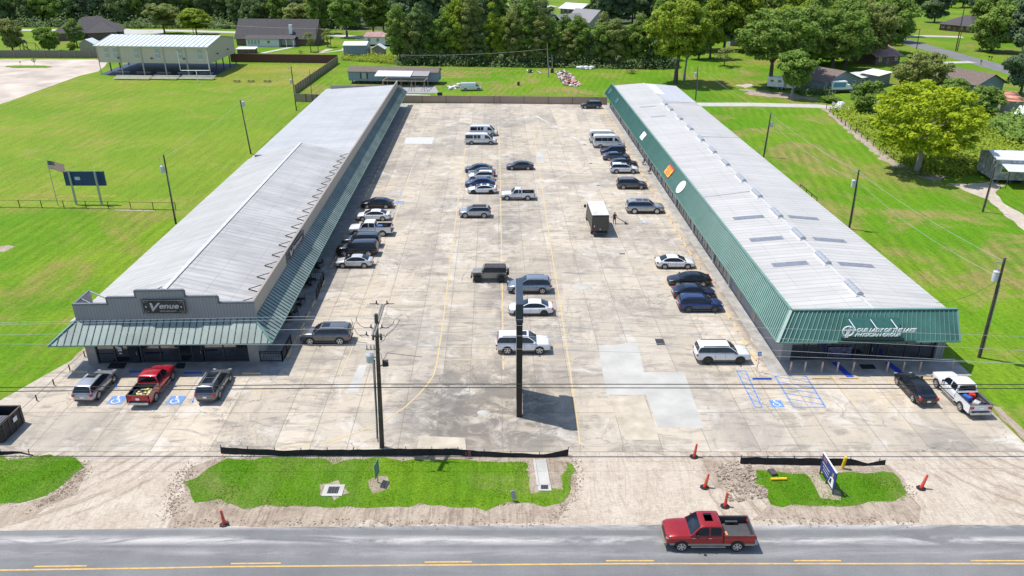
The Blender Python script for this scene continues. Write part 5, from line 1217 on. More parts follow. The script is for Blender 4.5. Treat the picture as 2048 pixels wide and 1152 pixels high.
def jeep(label, col):
    t = thing('off_road_vehicle', label, 'off-road vehicle', (0,0,0), 0, None); L, W = 4.3, 1.72
    mb = MB(); mb.box(-2.0,-.78,.55,.95,.78,1.22); mb.box(.95,-.66,.6,2.0,.66,1.2)
    mb.hexa([(.95,-.7,1.18),(2.0,-.6,1.15),(2.0,.6,1.15),(.95,.7,1.18)],[(.95,-.62,1.27),(1.98,-.52,1.2),(1.98,.52,1.2),(.95,.62,1.27)]); mb.build('body', col, t, 30)
    mb = MB(); mb.hexa([(-2.0,-.76,1.22),(.72,-.76,1.22),(.72,.76,1.22),(-2.0,.76,1.22)],[(-1.9,-.66,1.82),(.55,-.66,1.84),(.55,.66,1.84),(-1.9,.66,1.82)]); mb.build('soft_top', mat('soft_top',(.045,.047,.052),.85,0,.3,4), t)
    bs = [Vector(p) for p in ((-2.0,-.76,1.22),(.72,-.76,1.22),(.72,.76,1.22),(-2.0,.76,1.22))]; md = [Vector(p) for p in ((-1.9,-.66,1.82),(.55,-.66,1.84),(.55,.66,1.84),(-1.9,.66,1.82))]
    right = [bs[0],bs[1],md[1],md[0]]; left = [bs[2],bs[3],md[3],md[2]]
    for a,b in ((.04,.34),(.4,.63),(.68,.93)): quadglass(right,a,b,.1,.82).build('side_window', M_CGLASS, t); quadglass(left,1-b,1-a,.1,.82).build('side_window', M_CGLASS, t)
    mb = MB(); mb.hexa([(.86,-.72,1.22),(.94,-.72,1.22),(.94,.72,1.22),(.86,.72,1.22)],[(.6,-.68,1.8),(.67,-.68,1.8),(.67,.68,1.8),(.6,.68,1.8)]); ws_ = mb.build('windscreen_frame', col, t)
    mb = MB(); mb.hexa([(.945,-.62,1.27),(.955,-.62,1.27),(.955,.62,1.27),(.945,.62,1.27)],[(.7,-.6,1.74),(.71,-.6,1.74),(.71,.6,1.74),(.7,.6,1.74)]); mb.build('windscreen', M_CGLASS, t)
    for x in (-1.4,1.45):
        for s in (1,-1):
            mb = MB(); n = 8; pts = [(x+.62*math.cos(math.pi*i/n),.48+.52*math.sin(math.pi*i/n)) for i in range(n+1)]
            for (xa,za),(xb,zb_) in zip(pts,pts[1:]): mb.bar((xa,s*.84,za),(xb,s*.84,zb_),.05,.26) if 0 else mb.hexa([(xa,s*.84-.12,za),(xb,s*.84-.12,zb_),(xb,s*.84+.12,zb_),(xa,s*.84+.12,za)],[(xa,s*.84-.12,za+.05),(xb,s*.84-.12,zb_+.05),(xb,s*.84+.12,zb_+.05),(xa,s*.84+.12,za+.05)])
            mb.build('fender_flare', M_BLK, t)
    wheels(t, L, 1.92, -1.4, 1.45, .43, .28, M_BLK, 5)
    tm = tyre_mesh(.4,.26); o = tm.build('spare_wheel', M_RUB, None, 40); o.parent = t; o.location = (-2.2,0,1.05); o.rotation_euler = (0,0,math.pi/2)
    lamp(t,2.16,0,.62,.16,1.6,.18,M_BLK,'bumper'); lamp(t,-2.1,0,.6,.14,1.5,.16,M_BLK,'bumper'); lamp(t,2.005,0,.95,.02,.7,.34,M_BLK,'grille')
    for s in (1,-1): lamp(t,2.01,s*.48,.98,.05,.19,.19,M_LIT,'headlight'); lamp(t,-2.02,s*.68,.95,.06,.14,.2,M_TAIL,'tail_light'); lamp(t,.7,s*.9,1.28,.1,.16,.2,M_BLK,'mirror')
    mb = MB(); mb.bar((2.12,-.45,.7),(2.12,.45,.7),.06); mb.bar((2.12,-.45,.7),(2.12,-.3,1.0),.05); mb.bar((2.12,.45,.7),(2.12,.3,1.0),.05); mb.bar((2.12,-.3,1.0),(2.12,.3,1.0),.05); mb.build('bull_bar', M_STEEL, t)
    return t
def put(t, x0, x1, yb, face, W=1.9, rz=0.0):
    """side-on to the camera: px span and the wheel-bottom row"""
    p = g((x0+x1)/2, yb); t.location = (p.x, p.y+W/2, .032); t.rotation_euler = (0,0,(math.pi if face == 'L' else 0)+rz)
def put2(t, x, y, rz): t.location = (x,y,.032); t.rotation_euler = (0,0,rz)
c_wh = paint('car_white', (.74,.74,.74), 0); c_bk = paint('car_black', (.012,.012,.015), .2); c_dg = paint('car_dark_grey', (.055,.058,.065), .4)
c_gr = paint('car_grey', (.15,.155,.165), .5); c_si = paint('car_silver', (.42,.43,.45), .55); c_sb = paint('car_silver_blue', (.27,.31,.37), .55)
c_nb = paint('car_navy', (.015,.025,.07), .4); c_bl = paint('car_blue', (.02,.045,.16), .4); c_rd = paint('car_red', (.42,.012,.025), .3); c_mr = paint('car_maroon', (.34,.012,.014), .3)
c_be = paint('car_khaki', (.23,.22,.185), .1); c_br = paint('car_brown_grey', (.115,.105,.11), .5); c_ta = paint('clad_tan', (.33,.28,.22), .3)
bkr = M_BLK
# --- left rows
t = car('suv','parked_suv','silver crossover with sunroof, leftmost vehicle parked nose-in before the Venue','SUV', c_si, L=4.75, sunroof=True); put2(t,-37.5,60.1,R(90))
t = pickup('pickup_truck','bright red pickup truck parked nose-in before the Venue, yellow scraps in its bed', c_rd, L=5.95); put2(t,-32.35,60.1,R(90)); red1 = t
t = car('suv','parked_suv','dark grey crossover with panoramic roof and silver rails, parked nose-in before the Venue','SUV', c_gr, L=4.9, sunroof=True, rails=True, panoramic=True); put2(t,-26.85,60.2,R(91))
t = car('bigsuv','parked_suv','large dark grey SUV nearest the camera in the left side row, beside the awning corner','SUV', c_gr, L=5.05, H=1.78, W=1.98, sunroof=True, rails=True); put(t,598,703,691,'L',1.98)
t = car('sedan','parked_car','older silver-white sedan beside a big black SUV in the left row','sedan', paint('car_pearl',(.6,.6,.58),.3), L=4.55, W=1.75); put(t,670.5,744,537.5,'L',1.76)
t = car('bigsuv','parked_suv','big black SUV between the silver-white sedan and a dark SUV in the left row','SUV', c_bk, L=5.35); put(t,671.6,754,514,'L',2.03)
t = car('bigsuv','parked_suv','dark SUV with roof rails beside the white crew-cab pickup in the left row','SUV', c_dg, L=5.0, H=1.8, W=1.95, rails=True); put(t,683,759.6,497,'L',1.95)
t = pickup('pickup_truck','white crew-cab pickup with blue gear in its bed, parked in the left row', c_wh, L=5.95); put(t,695,785,473.5,'L',2.03); whp = t
t = car('sedan','parked_car','white sedan behind the white pickup in the left row','sedan', c_wh, L=4.9); put(t,711,780,443,'L',1.86)
t = car('sedan','parked_car','black sedan at the far end of the left row beside the blue hatched bay','sedan', c_bk, L=4.85); put(t,721,785,418,'L',1.86)
# --- centre rows
t = car('suv','parked_suv','light grey crossover with black roof, alone in the middle of the lot','SUV', c_si, L=4.65, roofcol=bkr, H=1.62); put(t,918,981,437,'L',1.88)
t = jeep('khaki four-door off-roader with black soft top and spare wheel', c_be); put(t,941,1017,566,'L',1.9)
t = car('suv','parked_suv','blue-silver crossover partly hidden behind the top of the tall sign','SUV', c_sb, L=5.1, H=1.78, W=2.0, rails=True); put(t,1014,1103,589,'L',2.0)
t = car('sedan','parked_car','white sedan with black wheels just behind the tall sign','sedan', c_wh, L=4.85, rim=mat('rim_black',(.03,.03,.03),.4)); put(t,1017.4,1106,633,'L',1.86)
t = car('bigsuv','parked_suv','large white SUV with sunroof seen on both sides of the sign pole','SUV', c_wh, L=5.3, sunroof=True, rails=True); put(t,994,1099,710,'R',2.03)
t = pickup('pickup_truck','small white pickup with black bed in the middle of the lot', c_wh, L=5.25, W=1.87, H=1.8, twodoor=True, cabf=(.385,.70), flare=bkr, belt=1.15); put(t,1002.6,1069,401.5,'L',1.87)
t = car('sedan','parked_car','charcoal sedan standing alone right of the packed central row','sedan', c_dg, L=4.8); put(t,1012.3,1068,341,'L',1.84)
t = car('coupe','parked_car','white fastback sedan at the near end of the packed central row','sedan', c_wh, L=4.65, rim=mat('rim_black',(.03,.03,.03),.4), sunroof=True, spoiler=True); put(t,935.7,993,389,'L',1.8)
t = car('sedan','parked_car','bright dark-blue sedan behind the white fastback in the central row','sedan', c_bl, L=4.95); put(t,929,991,376,'L',1.86)
t = car('suv','parked_suv','small white crossover in the middle of the packed central row','SUV', c_wh, L=4.4, H=1.6, rails=2); put(t,934,989,363,'L',1.82)
t = car('sedan','parked_car','greenish grey sedan behind the small white crossover','sedan', c_dg, L=4.75); put(t,935,991,355,'L',1.82)
t = car('sedan','parked_car','navy sedan at the far end of the packed central row','sedan', c_nb, L=4.8); put(t,929,985.5,347,'L',1.84)
t = boxvan('passenger_van','white long passenger van, the nearer of two parked side by side', c_wh, L=6.2); put(t,929.7,992.4,290,'R',2.02)
t = boxvan('passenger_van','white passenger van partly hidden behind the nearer long van', c_wh, L=5.7); put(t,940,994.5,273,'R',2.02)
# --- right row
t = car('bigsuv','parked_suv','dark navy SUV by the far fence next to the green mansard end','SUV', c_dg, L=5.0, H=1.78, W=1.95, rails=True); put(t,1161.5,1204,218,'L',1.95)
t = boxvan('passenger_van','white high-roof passenger van with long dark window band in the right row', c_wh, 'transit', L=6.1, W=2.06, H=2.5); put(t,1187,1249.5,297,'R',2.06)
t = boxvan('passenger_van','white high-roof van half hidden behind the one with the dark window band', c_wh, 'transit', L=6.0, W=2.06, H=2.45); put(t,1179,1241,287,'R',2.06)
t = car('suv','parked_suv','navy crossover next to the white high-roof vans','SUV', c_nb, L=4.7, H=1.65); put(t,1200.8,1252,311,'L',1.85)
t = car('sedan','parked_car','slate-blue sedan in front of the navy crossover in the right row','sedan', paint('car_slate',(.09,.105,.14),.5), L=5.0); put(t,1205,1262,322,'R',1.88)
t = car('coupe','parked_car','dark low sedan almost hidden by the white crossover in the right row','sedan', c_dg, L=4.8); put(t,1222,1275,335,'R',1.84)
t = car('suv','parked_suv','white crossover with grey wheels in the far right row','SUV', c_wh, L=4.9, sunroof=True); put(t,1220.5,1278,348,'R',1.92)
t = car('suv','parked_suv','brownish grey crossover by itself in the right row','SUV', c_br, L=4.9, rails=True); put(t,1234,1294.4,379.5,'R',1.92)
t = car('bigsuv','parked_suv','long silver SUV between the two faded blue hatched bays','SUV', c_si, L=5.6, sunroof=True, panoramic=True, rails=True, sp=10); put(t,1252.5,1329.5,428.5,'R',2.03)
t = car('sedan','parked_car','white sedan with dark rear window beside the broken wheel stops','sedan', c_wh, L=4.75); put(t,1313.3,1390.7,539,'R',1.85)
t = car('sedan','parked_car','glossy black sedan facing into the lot beside two blue cars','sedan', c_bk, L=5.0, sunroof=True); put(t,1338,1423,574.5,'L',1.88)
t = car('sedan','parked_car','dark blue sedan squeezed between the black sedan and the blue crossover','sedan', c_nb, L=4.8); put(t,1348,1432,600,'R',1.86)
t = car('suv','parked_suv','dark blue crossover with black wheels in the near right row','SUV', c_bl, L=4.85, rim=mat('rim_dark',(.12,.12,.13),.4), rails=2); put(t,1355,1449.8,626,'R',1.9)
t = car('bigsuv','parked_suv','white three-row SUV with black wheels nearest the right building front','SUV', c_wh, L=5.2, H=1.82, W=2.0, rim=mat('rim_black',(.03,.03,.03),.4), clad=True, rails=2); put(t,1392,1502,730,'R',2.0)
t = car('sedan','parked_car','black sedan nose-in before the green mansard front','sedan', c_bk, L=4.9); put2(t,36.15,59.75,R(91))
t = pickup('pickup_truck','white crew-cab pickup at the lot corner with red and blue clutter in its bed', c_wh, L=6.2); put2(t,39.6,58.7,R(92)); whc = t
t = pickup('pickup_truck','dark red and tan pickup driving on the road in the foreground', c_mr, L=5.95, clad=c_ta, sunroof=True); put(t,1328,1512,1104,'L',2.03); t.location.z = .022; rdt = t
t = boxvan('work_van','white panel van standing on the grass behind the far fence', c_wh, 'express', None, 5.8, 2.0, 2.1, True); put(t,919,965,182,'R',2.0,R(8)); t.location.z = 0
# things carried in beds
def load(t, items, label, cat, name):
    M = Matrix.Translation(t.location) @ Matrix.Rotation(t.rotation_euler.z,4,'Z')
    for i, (x,y,z,sx,sy,sz,rz,m,lb,nm,ct) in enumerate(items):
        mb = MB(); mb.obox((0,0,sz/2),sx,sy,sz,0); mb.obox((0,0,sz+.02),sx*.9,sy*.9,.04,.06); o = mb.build(nm, m); p = M@Vector((x,y,z)); o.location = p; o.rotation_euler = (0,0,t.rotation_euler.z+rz); tag(o, lb, ct)
load(rdt, [(-.75,.55,.79,.85,.45,.3,.05,mat('amber_box',(.62,.3,.08),.6),'orange-brown box in the bed of the dark red road pickup','box','box')],0,0,0)
load(whp, [(-1.0,.2,.79,1.3,.8,.5,.1,mat('blue_tarp',(.05,.12,.28),.6,0,.3),'blue covered gear in the bed of the white pickup in the left row','tool box','tool_box')],0,0,0)
load(whc, [(-1.4,.3,.79,.7,.5,.4,.4,mat('blue_plastic',(.04,.12,.4),.5),'blue tub in the bed of the corner pickup','tub','tub'),(-1.1,-.3,.79,.6,.5,.45,-.3,M_RED,'red bin in the bed of the corner pickup','bin','bin'),(-2.2,-.1,.79,.5,.7,.3,.7,mat('white_bag',(.5,.48,.45),.8,0,.4,3),'pale bag in the bed of the corner pickup','bag','bag')],0,0,0)
random.seed(4); mb = MB()
for i in range(26): mb.obox((random.uniform(-2.4,-1.2),random.uniform(-.6,.6),.82+random.uniform(0,.1)),random.uniform(.1,.35),random.uniform(.1,.25),.08,random.uniform(0,3))
o = mb.build('wood_scraps', mat('scrap_yellow',(.62,.55,.22),.8,0,.3,5)); o.location = red1.location; o.rotation_euler = red1.rotation_euler; tag(o,'pale yellow scraps heaped in the red pickup bed','scraps',None,'stuff')
# box truck
t = thing('delivery_truck','dark brown box truck with pale roof, seen from behind in the middle aisle','box truck')
mb = MB(); brn = mat('truck_brown',(.05,.042,.038),.5,0,.15,1)
mb.box(-3.1,-1.15,.75,3.1,1.15,3.05); mb.build('cargo_box', brn, t)
mb = MB(); mb.box(-3.12,-1.17,3.05,3.12,1.17,3.1); mb.build('roof', mat('truck_roof',(.55,.54,.52),.6,0,.15,1), t)
mb = MB(); mb.box(-3.16,-1.02,.85,-3.1,1.02,2.85); d_ = mb.build('rear_door', mat('truck_door',(.065,.056,.05),.5), t); mb = MB(); mb.box(-3.2,-.1,1.0,-3.16,.1,1.12); mb.build('handle', M_SIL, d_)
mb = MB(); mb.hexa([(3.1,-1.1,.6),(4.9,-1.02,.6),(4.9,1.02,.6),(3.1,1.1,.6)],[(3.1,-1.08,2.75),(4.0,-1.0,2.75),(4.0,1.0,2.75),(3.1,1.08,2.75)]); mb.build('cab', brn, t)
mb = MB(); mb.hexa([(4.62,-.95,1.45),(4.66,-.95,1.45),(4.66,.95,1.45),(4.62,.95,1.45)],[(4.12,-.92,2.6),(4.16,-.92,2.6),(4.16,.92,2.6),(4.12,.92,2.6)]); mb.build('windscreen', M_CGLASS, t)
for s in (1,-1): lamp(t,3.9,s*1.32,2.1,.12,.3,.45,M_BLK,'mirror'); lamp(t,3.6,s*1.07,1.9,.7,.04,.6,M_CGLASS,'side_window'); lamp(t,-3.12,s*1.05,.95,.08,.1,.3,M_TAIL,'tail_light')
mb = MB(); mb.box(-3.45,-1.0,.5,-3.1,1.0,.6); mb.build('bumper', M_DKG, t); mb = MB(); mb.box(-3.0,-.5,.5,4.4,.5,.75); mb.build('chassis', M_BLK, t)
lamp(t,-3.17,.8,1.5,.02,.12,.2,M_WHITE,'placard')
wheels(t,6,2.25,-1.9,3.9,.42,.3,M_STEEL,6)
p = g(1200,474); put2(t,p.x-.1,p.y+3.25,R(91.5))
# white camper trailer and truck near the blue house
t = thing('travel_trailer','white travel trailer with dark windows parked under the oak','trailer')
mb = MB(); mb.hexa([(-3.8,-1.2,.7),(3.6,-1.2,.7),(3.6,1.2,.7),(-3.8,1.2,.7)],[(-3.8,-1.2,3.2),(4.0,-1.2,3.2),(4.0,1.2,3.2),(-3.8,1.2,3.2)]); mb.build('body', M_WHITE, t, 30)
for x in (-2.6,-.6,2.2): lamp(t,x,-1.21,2.2,.9,.04,.6,M_GLASS,'window')
lamp(t,1.0,-1.22,1.75,.7,.04,1.9,M_GREY,'door'); lamp(t,-3.82,0,2.2,.04,1.5,.6,M_GLASS,'window'); wheels(t,7,2.3,-.8,.2,.36,.22,M_STEEL,6); mb = MB(); mb.bar((3.6,0,.6),(5.0,0,.6),.14); mb.build('hitch', M_DKG, t)
p = g(1566,180); put2(t,p.x,p.y+1.2,R(-28))
t = thing('truck_camper','white and blue camper truck parked before the blue-walled house','camper')
mb = MB(); mb.box(-3,-1.1,.9,1.2,1.1,3.0); mb.hexa([(1.2,-1.0,.7),(3.4,-.95,.7),(3.4,.95,.7),(1.2,1.0,.7)],[(1.2,-1,2.1),(2.2,-.9,2.1),(2.2,.9,2.1),(1.2,1,2.1)]); mb.build('body', M_WHITE, t, 30)
lamp(t,-.9,-1.12,2.1,3.4,.05,1.2,mat('camper_blue',(.12,.3,.45),.5),'side_panel'); lamp(t,-3.02,0,2,.05,1.2,.8,M_GLASS,'rear_window'); lamp(t,2.6,0,1.5,.9,1.7,.3,M_CGLASS,'windscreen'); wheels(t,6,2.1,-1.8,2.4,.4,.25,M_STEEL,6); mb = MB(); mb.box(-3.1,-1.05,.4,3.4,1.05,.9); mb.build('chassis', M_DKG, t)
p = g(1682,186); put2(t,p.x,p.y+1,R(6))
# ================================================================ trees
def leafmat(name, a, b, c):
    m, nt, bs = nmat(name)
    at = nt.nodes.new("ShaderNodeAttribute"); at.attribute_name = "tint"; oi = nt.nodes.new("ShaderNodeObjectInfo")
    col = mixn(nt, at.outputs['Fac'], a, b); col = mixn(nt, ramp(nt, oi.outputs['Random'], 0, 1, 0, .45), col, c)
    n = noi(nt, coord(nt), 2.2, 3); col = mixn(nt, ramp(nt, n, .35, .7, 0, .4), col, tuple(x*1.5 for x in b))
    nt.links.new(col, bs.inputs['Base Color']); bs.inputs['Roughness'].default_value = .75; bs.inputs['Specular IOR Level'].default_value = .2
    tr = nt.nodes.new("ShaderNodeBsdfTranslucent"); nt.links.new(col, tr.inputs[0]); mx = nt.nodes.new("ShaderNodeMixShader"); mx.inputs[0].default_value = .36
    out = nt.nodes["Material Output"]; nt.links.new(bs.outputs[0], mx.inputs[1]); nt.links.new(tr.outputs[0], mx.inputs[2]); nt.links.new(mx.outputs[0], out.inputs[0]); return m
LM = dict(dark=leafmat('leaf_dark', (.08,.13,.045), (.19,.27,.09), (.15,.2,.07)), mid=leafmat('leaf_mid', (.09,.165,.03), (.22,.33,.06), (.2,.25,.05)),
          olive=leafmat('leaf_olive', (.12,.165,.045), (.28,.32,.09), (.24,.26,.07)), lime=leafmat('leaf_lime', (.12,.20,.015), (.32,.40,.04), (.25,.29,.025)),
          yellow=leafmat('leaf_yellow', (.16,.26,.01), (.44,.50,.025), (.34,.44,.02)), blue=leafmat('leaf_bluegreen', (.075,.13,.065), (.17,.24,.12), (.13,.18,.08)))
M_BARK = mat('bark', (.12,.10,.085), .95, 0, .3, 5); M_BARKL = mat('pale_bark', (.3,.28,.25), .9, 0, .25, 4)
def crown_mesh(seed, nl=34, per=260, leaf=.062, asp=1.0, low=-.9, shell=.6, r0=.17, r1=.31, wide=.8):
    """half width 1, half height asp"""
    rnd = random.Random(seed); mb = MB(); cols = []; lobes = []
    nl = int(nl*(.45+.55*asp))
    lean = Vector((rnd.uniform(-.12,.12),rnd.uniform(-.12,.12),0))
    for i in range(nl):
        for _ in range(40):
            z = rnd.uniform(low, .93); rr = math.sqrt(max(0,1-abs(z)**2.4))*(.35+.65*math.sqrt(rnd.random()))*wide; a = rnd.uniform(0,6.283)
            if z < -.3: rr *= rnd.uniform(.7,1)
            p = Vector((rr*math.cos(a), rr*math.sin(a), z*asp*.86))+lean*z
            if all((p-q[0]).length > .2 for q in lobes): break
        lobes.append((p, rnd.uniform(r0,r1), rnd.random()))
    for k in range(int(2*asp)+1): lobes.append((Vector((0,0,(-.3+.45*k)*asp*.9)),.38,.3))
    for p, r, sh in lobes:
        for k in range(per):
            z = rnd.uniform(-.7,1); a = rnd.uniform(0,6.283); q = math.sqrt(1-z*z); n = Vector((q*math.cos(a),q*math.sin(a),z*.8))
            c = p+n*r*(shell+(1-shell)*rnd.random()+.17*rnd.gauss(0,1)); s = leaf*rnd.uniform(.45,1.3)
            nn = (n+Vector((rnd.uniform(-.8,.8),rnd.uniform(-.8,.8),rnd.uniform(-.2,1.0)))).normalized()
            x = nn.orthogonal().normalized(); x.rotate(Matrix.Rotation(rnd.uniform(0,6.28),3,nn)); y = nn.cross(x)
            mb.add([c-x*s-y*s*.5,c+x*s*.2-y*s*.7,c+x*s+y*s*.4,c-x*s*.3+y*s*.8],[[0,1,2,3]]); cols.append(min(1,max(0,.1+.55*sh+.4*rnd.random())))
    return mb, cols
def trunk_mesh(seed, spread=.5, n=6, r=.029, fork=.35):
    """unit height: crown centre sits at about .62, top at 1"""
    rnd = random.Random(seed); mb = MB(); z0 = fork
    pts = [Vector((0,0,-.01)),Vector((rnd.uniform(-.01,.01),rnd.uniform(-.01,.01),z0*.5)),Vector((rnd.uniform(-.02,.02),rnd.uniform(-.02,.02),z0))]
    mb.tube(pts[0],pts[1],r*1.35,r,8); mb.tube(pts[1],pts[2],r,r*.85,8)
    for i in range(n):
        a = 6.283*i/n+rnd.uniform(-.4,.4); s = rnd.uniform(.45,1)*spread; e1 = pts[2]+Vector((math.cos(a)*s*.35,math.sin(a)*s*.35,rnd.uniform(.12,.25))); e2 = e1+Vector((math.cos(a)*s*.4,math.sin(a)*s*.4,rnd.uniform(.08,.25)))
        mb.tube(pts[2],e1,r*.5,r*.33,6); mb.tube(e1,e2,r*.33,r*.12,5)
        a2 = a+rnd.uniform(-.9,.9); mb.tube(e1,e1+Vector((math.cos(a2)*s*.3,math.sin(a2)*s*.3,.14)),r*.25,r*.08,5)
    mb.tube(pts[2],pts[2]+Vector((.02,0,.38)),r*.6,r*.15,6)
    return mb
PRO = []      # (crown, trunk, aspect)
for i in range(9):
    asp = (1.0,1.0,1.0,1.55,1.55,1.55,2.1,2.1,1.25)[i]
    mb, cols = crown_mesh(100+i, 34, 230 if asp > 1.3 else 280, .062, asp)
    o = mb.build('crown', LM['dark'], None, None, cols); me = o.data; bpy.data.objects.remove(o)
    o = trunk_mesh(200+i, .5, 6).build('trunk', M_BARK); tm = o.data; bpy.data.objects.remove(o); PRO.append((me,tm,asp))
def special(*a, **k):
    mb, cols = crown_mesh(*a, **k); o = mb.build('crown', LM['yellow'], None, None, cols); me = o.data; bpy.data.objects.remove(o); return me
BIG = special(77, 150, 190, .034, 1.0, -.85, .3, .07, .17, .98); BIG2 = special(79, 85, 230, .04, 1.0, -.8, .4, .10, .22, .92); SPARSE = special(78, 16, 80, .06, 1.0, -.6, .2)
TC = {}
def mdup(me, m):
    k = (me.name, m.name)
    if k not in TC: c = me.copy(); c.materials.clear(); c.materials.append(m); TC[k] = c
    return TC[k]
tr = random.Random(11)
def tree(name, label, base, h, hw, kind='mid', group=None, cb=.18, pro=None, depth=None, bark=None, cat='tree'):
    """h total height, hw crown half width, cb share of the height left bare below the crown"""
    ch = h*(1-cb); asp = ch*.5/hw
    if pro is None or isinstance(pro, int):
        best = sorted(range(9), key=lambda i: abs(PRO[i][2]-asp)+tr.uniform(0,.35))[0]; cm, tm, pa = PRO[best]
    else: cm, tm, pa = pro, PRO[0][1], 1.0
    t = thing(name, label, cat, base, tr.uniform(0,6.28), group)
    c = bpy.data.objects.new('crown', mdup(cm, LM[kind])); COL.objects.link(c); c.parent = t
    c.location = (0,0,h*cb+ch*.5); c.scale = (hw, depth or hw, ch*.5/pa)
    k = bpy.data.objects.new('trunk', mdup(tm, bark or M_BARK)); COL.objects.link(k); k.parent = t; k.scale = (h*.9*min(1,hw/h*2.2),)*2+(h*.86,)
    return t
def tp(label, bx, by, ty, hwpx, kind='mid', group=None, name='broadleaf_tree', cb=.18, h=None, pro=None, bark=None, cat='tree', dscale=None):
    b = g(bx,by); mpp = b.length and ((b-Vector((0,0,HC))).dot(Vector((0,math.cos(TH),-math.sin(TH)))))/F
    hh = h or topz(b,bx,ty)
    return tree(name, label, b, hh, hwpx*mpp, kind, group, cb, pro, None, bark, cat)
# singled-out trees
tp('broad yellow-green tree with a thick pale trunk standing alone on the right lawn edge',1833,344,158,102,'yellow',name='broadleaf_tree',cb=.14,pro=BIG,bark=M_BARKL)
tp('leaning bright green tree in front of the trailer among the big oaks',1583,195,98,42,'mid',cb=.22,bark=M_BARKL)
tp('large dark oak with thick dark trunk just left of the travel trailer',1537,176,12,76,'mid',cb=.28,pro=BIG2)
tp('tall yellow-green tree behind the far end of the green-sided building',1351,167,-6,64,'lime',cb=.22,pro=BIG2)
tp('slender tree with pale trunk just right of the tall yellow-green one',1368,162,20,36,'mid',cb=.3,bark=M_BARKL)
tp('airy small tree with spreading crown on the sunlit lawn',1448,133,95,30,'olive',cb=.2,pro=SPARSE)
tp('rounded olive-green tree directly behind the yellow-green tree',1836,190,100,54,'olive',cb=.06,pro=BIG2)
tp('dense dark bushy tree beside the fallen white sheets at the weedy plot',1730,226,160,35,'mid',cb=.02,pro=1)
tp('bushy green tree left of the rusty-roofed shed',1965,232,172,38,'mid',cb=.03,pro=5)
tp('dark green bush between the yellow-green tree and the ranch house',1905,205,155,30,'mid',cb=.02,pro=4)
tp('dark tree at the right edge above the rusty shed',2040,190,85,42,'blue',cb=.12,pro=0)
tp('tree with two dark trunks behind the blue-walled house',1690,140,55,52,'mid',cb=.25,pro=6)
tp('dark round tree on the far lawn left of the dark-roofed ranch house',1868,45,-12,30,'blue',cb=.08,pro=1)
tp('big leafy tree mass right of the double utility poles',1982,104,10,50,'mid',cb=.03,pro=3)
tp('tall tree at the right edge beyond the street',2045,108,-5,46,'blue',cb=.05,pro=5)
tp('sparse dark tree behind the wooden fence at the far left',26,102,36,26,'olive',cb=.08,pro=0)
tp('bright leafy small tree behind the wooden fence beside the play set',99,103,52,27,'mid',cb=.06,pro=2)
tp('narrow dark green tree in front of the clustered hip roofs',155,94,40,19,'mid',cb=.06,pro=1)
tp('yellow-green bush beside the tan garden shed',145,102,84,9,'lime',cb=.02,pro=4)
tp('bright green tree on the lawn behind the pavilion roof',394,70,16,40,'lime',cb=.2,pro=3)
tp('olive tree behind the pavilion at the edge of the wood',330,68,6,38,'olive',cb=.22,pro=6)
tp('pale thin small tree beside the white chimney house',622,104,64,15,'olive',cb=.12,pro=SPARSE)
tp('small loose tree beside the lawn right of the chimney house',656,94,56,17,'olive',cb=.2,pro=SPARSE)
tp('broad olive-topped tree rising behind the chimney house',603,62,5,40,'olive',cb=.1,pro=0)
tp('dark tree left of the mobile home with pinkish roof',694,74,-10,32,'mid',cb=.25,pro=5)
tp('thin young tree on the grass island in the pale pavement',70,132,114,5,'mid',cb=.35,pro=SPARSE)
tp('bare thin young sapling on the grass island',42,132,122,2.5,'olive',cb=.5,pro=SPARSE)
tp('tiny round bush on the lawn below the pavilion fence corner',602,107,100,7,'lime',cb=.0,pro=SPARSE,name='bush',cat='bush')
tp('brown brushy clump on the grass near the tree line',1262,147,139,13,'olive',cb=0,pro=SPARSE,name='bush',cat='bush')
tp('low green bush by the gate post of the gravel drive',1662,205,192,20,'mid',cb=0,pro=2,name='bush',cat='bush')
CW = dict(dark='dark green',mid='mid-green',olive='olive-green',blue='bluish green',lime='light green',yellow='yellowish')
LAND = [(0,105,'above the green field at the far left'),(105,245,'behind the clustered hip roofs'),(245,465,'behind the pavilion roof'),(465,645,'behind the chimney house'),(645,800,'behind the mobile home with pinkish roof'),(800,900,'behind the blue-grey mobile home'),(900,1010,'behind the panel van on the lawn'),(1010,1110,'behind the lawn utility pole'),(1110,1215,'around the grey houses at the top centre'),
 (1215,1340,'left of the tall yellow-green tree'),(1340,1460,'behind the tall yellow-green tree'),(1460,1620,'behind the travel trailer oak'),(1620,1740,'behind the blue-walled house'),(1740,1820,'behind the reddish brown house'),(1820,1945,'beyond the dark-roofed ranch house'),(1945,2200,'right of the double street poles')]
def auto(label, x, kind, h, mean, wd=''):
    for a, b, ph in LAND:
        if a <= x < b: break
    else: ph = 'at the left picture edge' if x < 0 else 'at the right edge'
    ph = ph if len(label.split())+len(ph.split()) < 12 else ph.replace(' with pinkish roof','')
    if len((CW[kind]+wd+' '+label+' '+ph).split()) > 13: wd = ''
    return '%s %s%s tree %s %s' % ('taller' if h > mean*1.06 else ('shorter' if h < mean*.94 else 'medium-tall'), wd, CW[kind], label, ph)
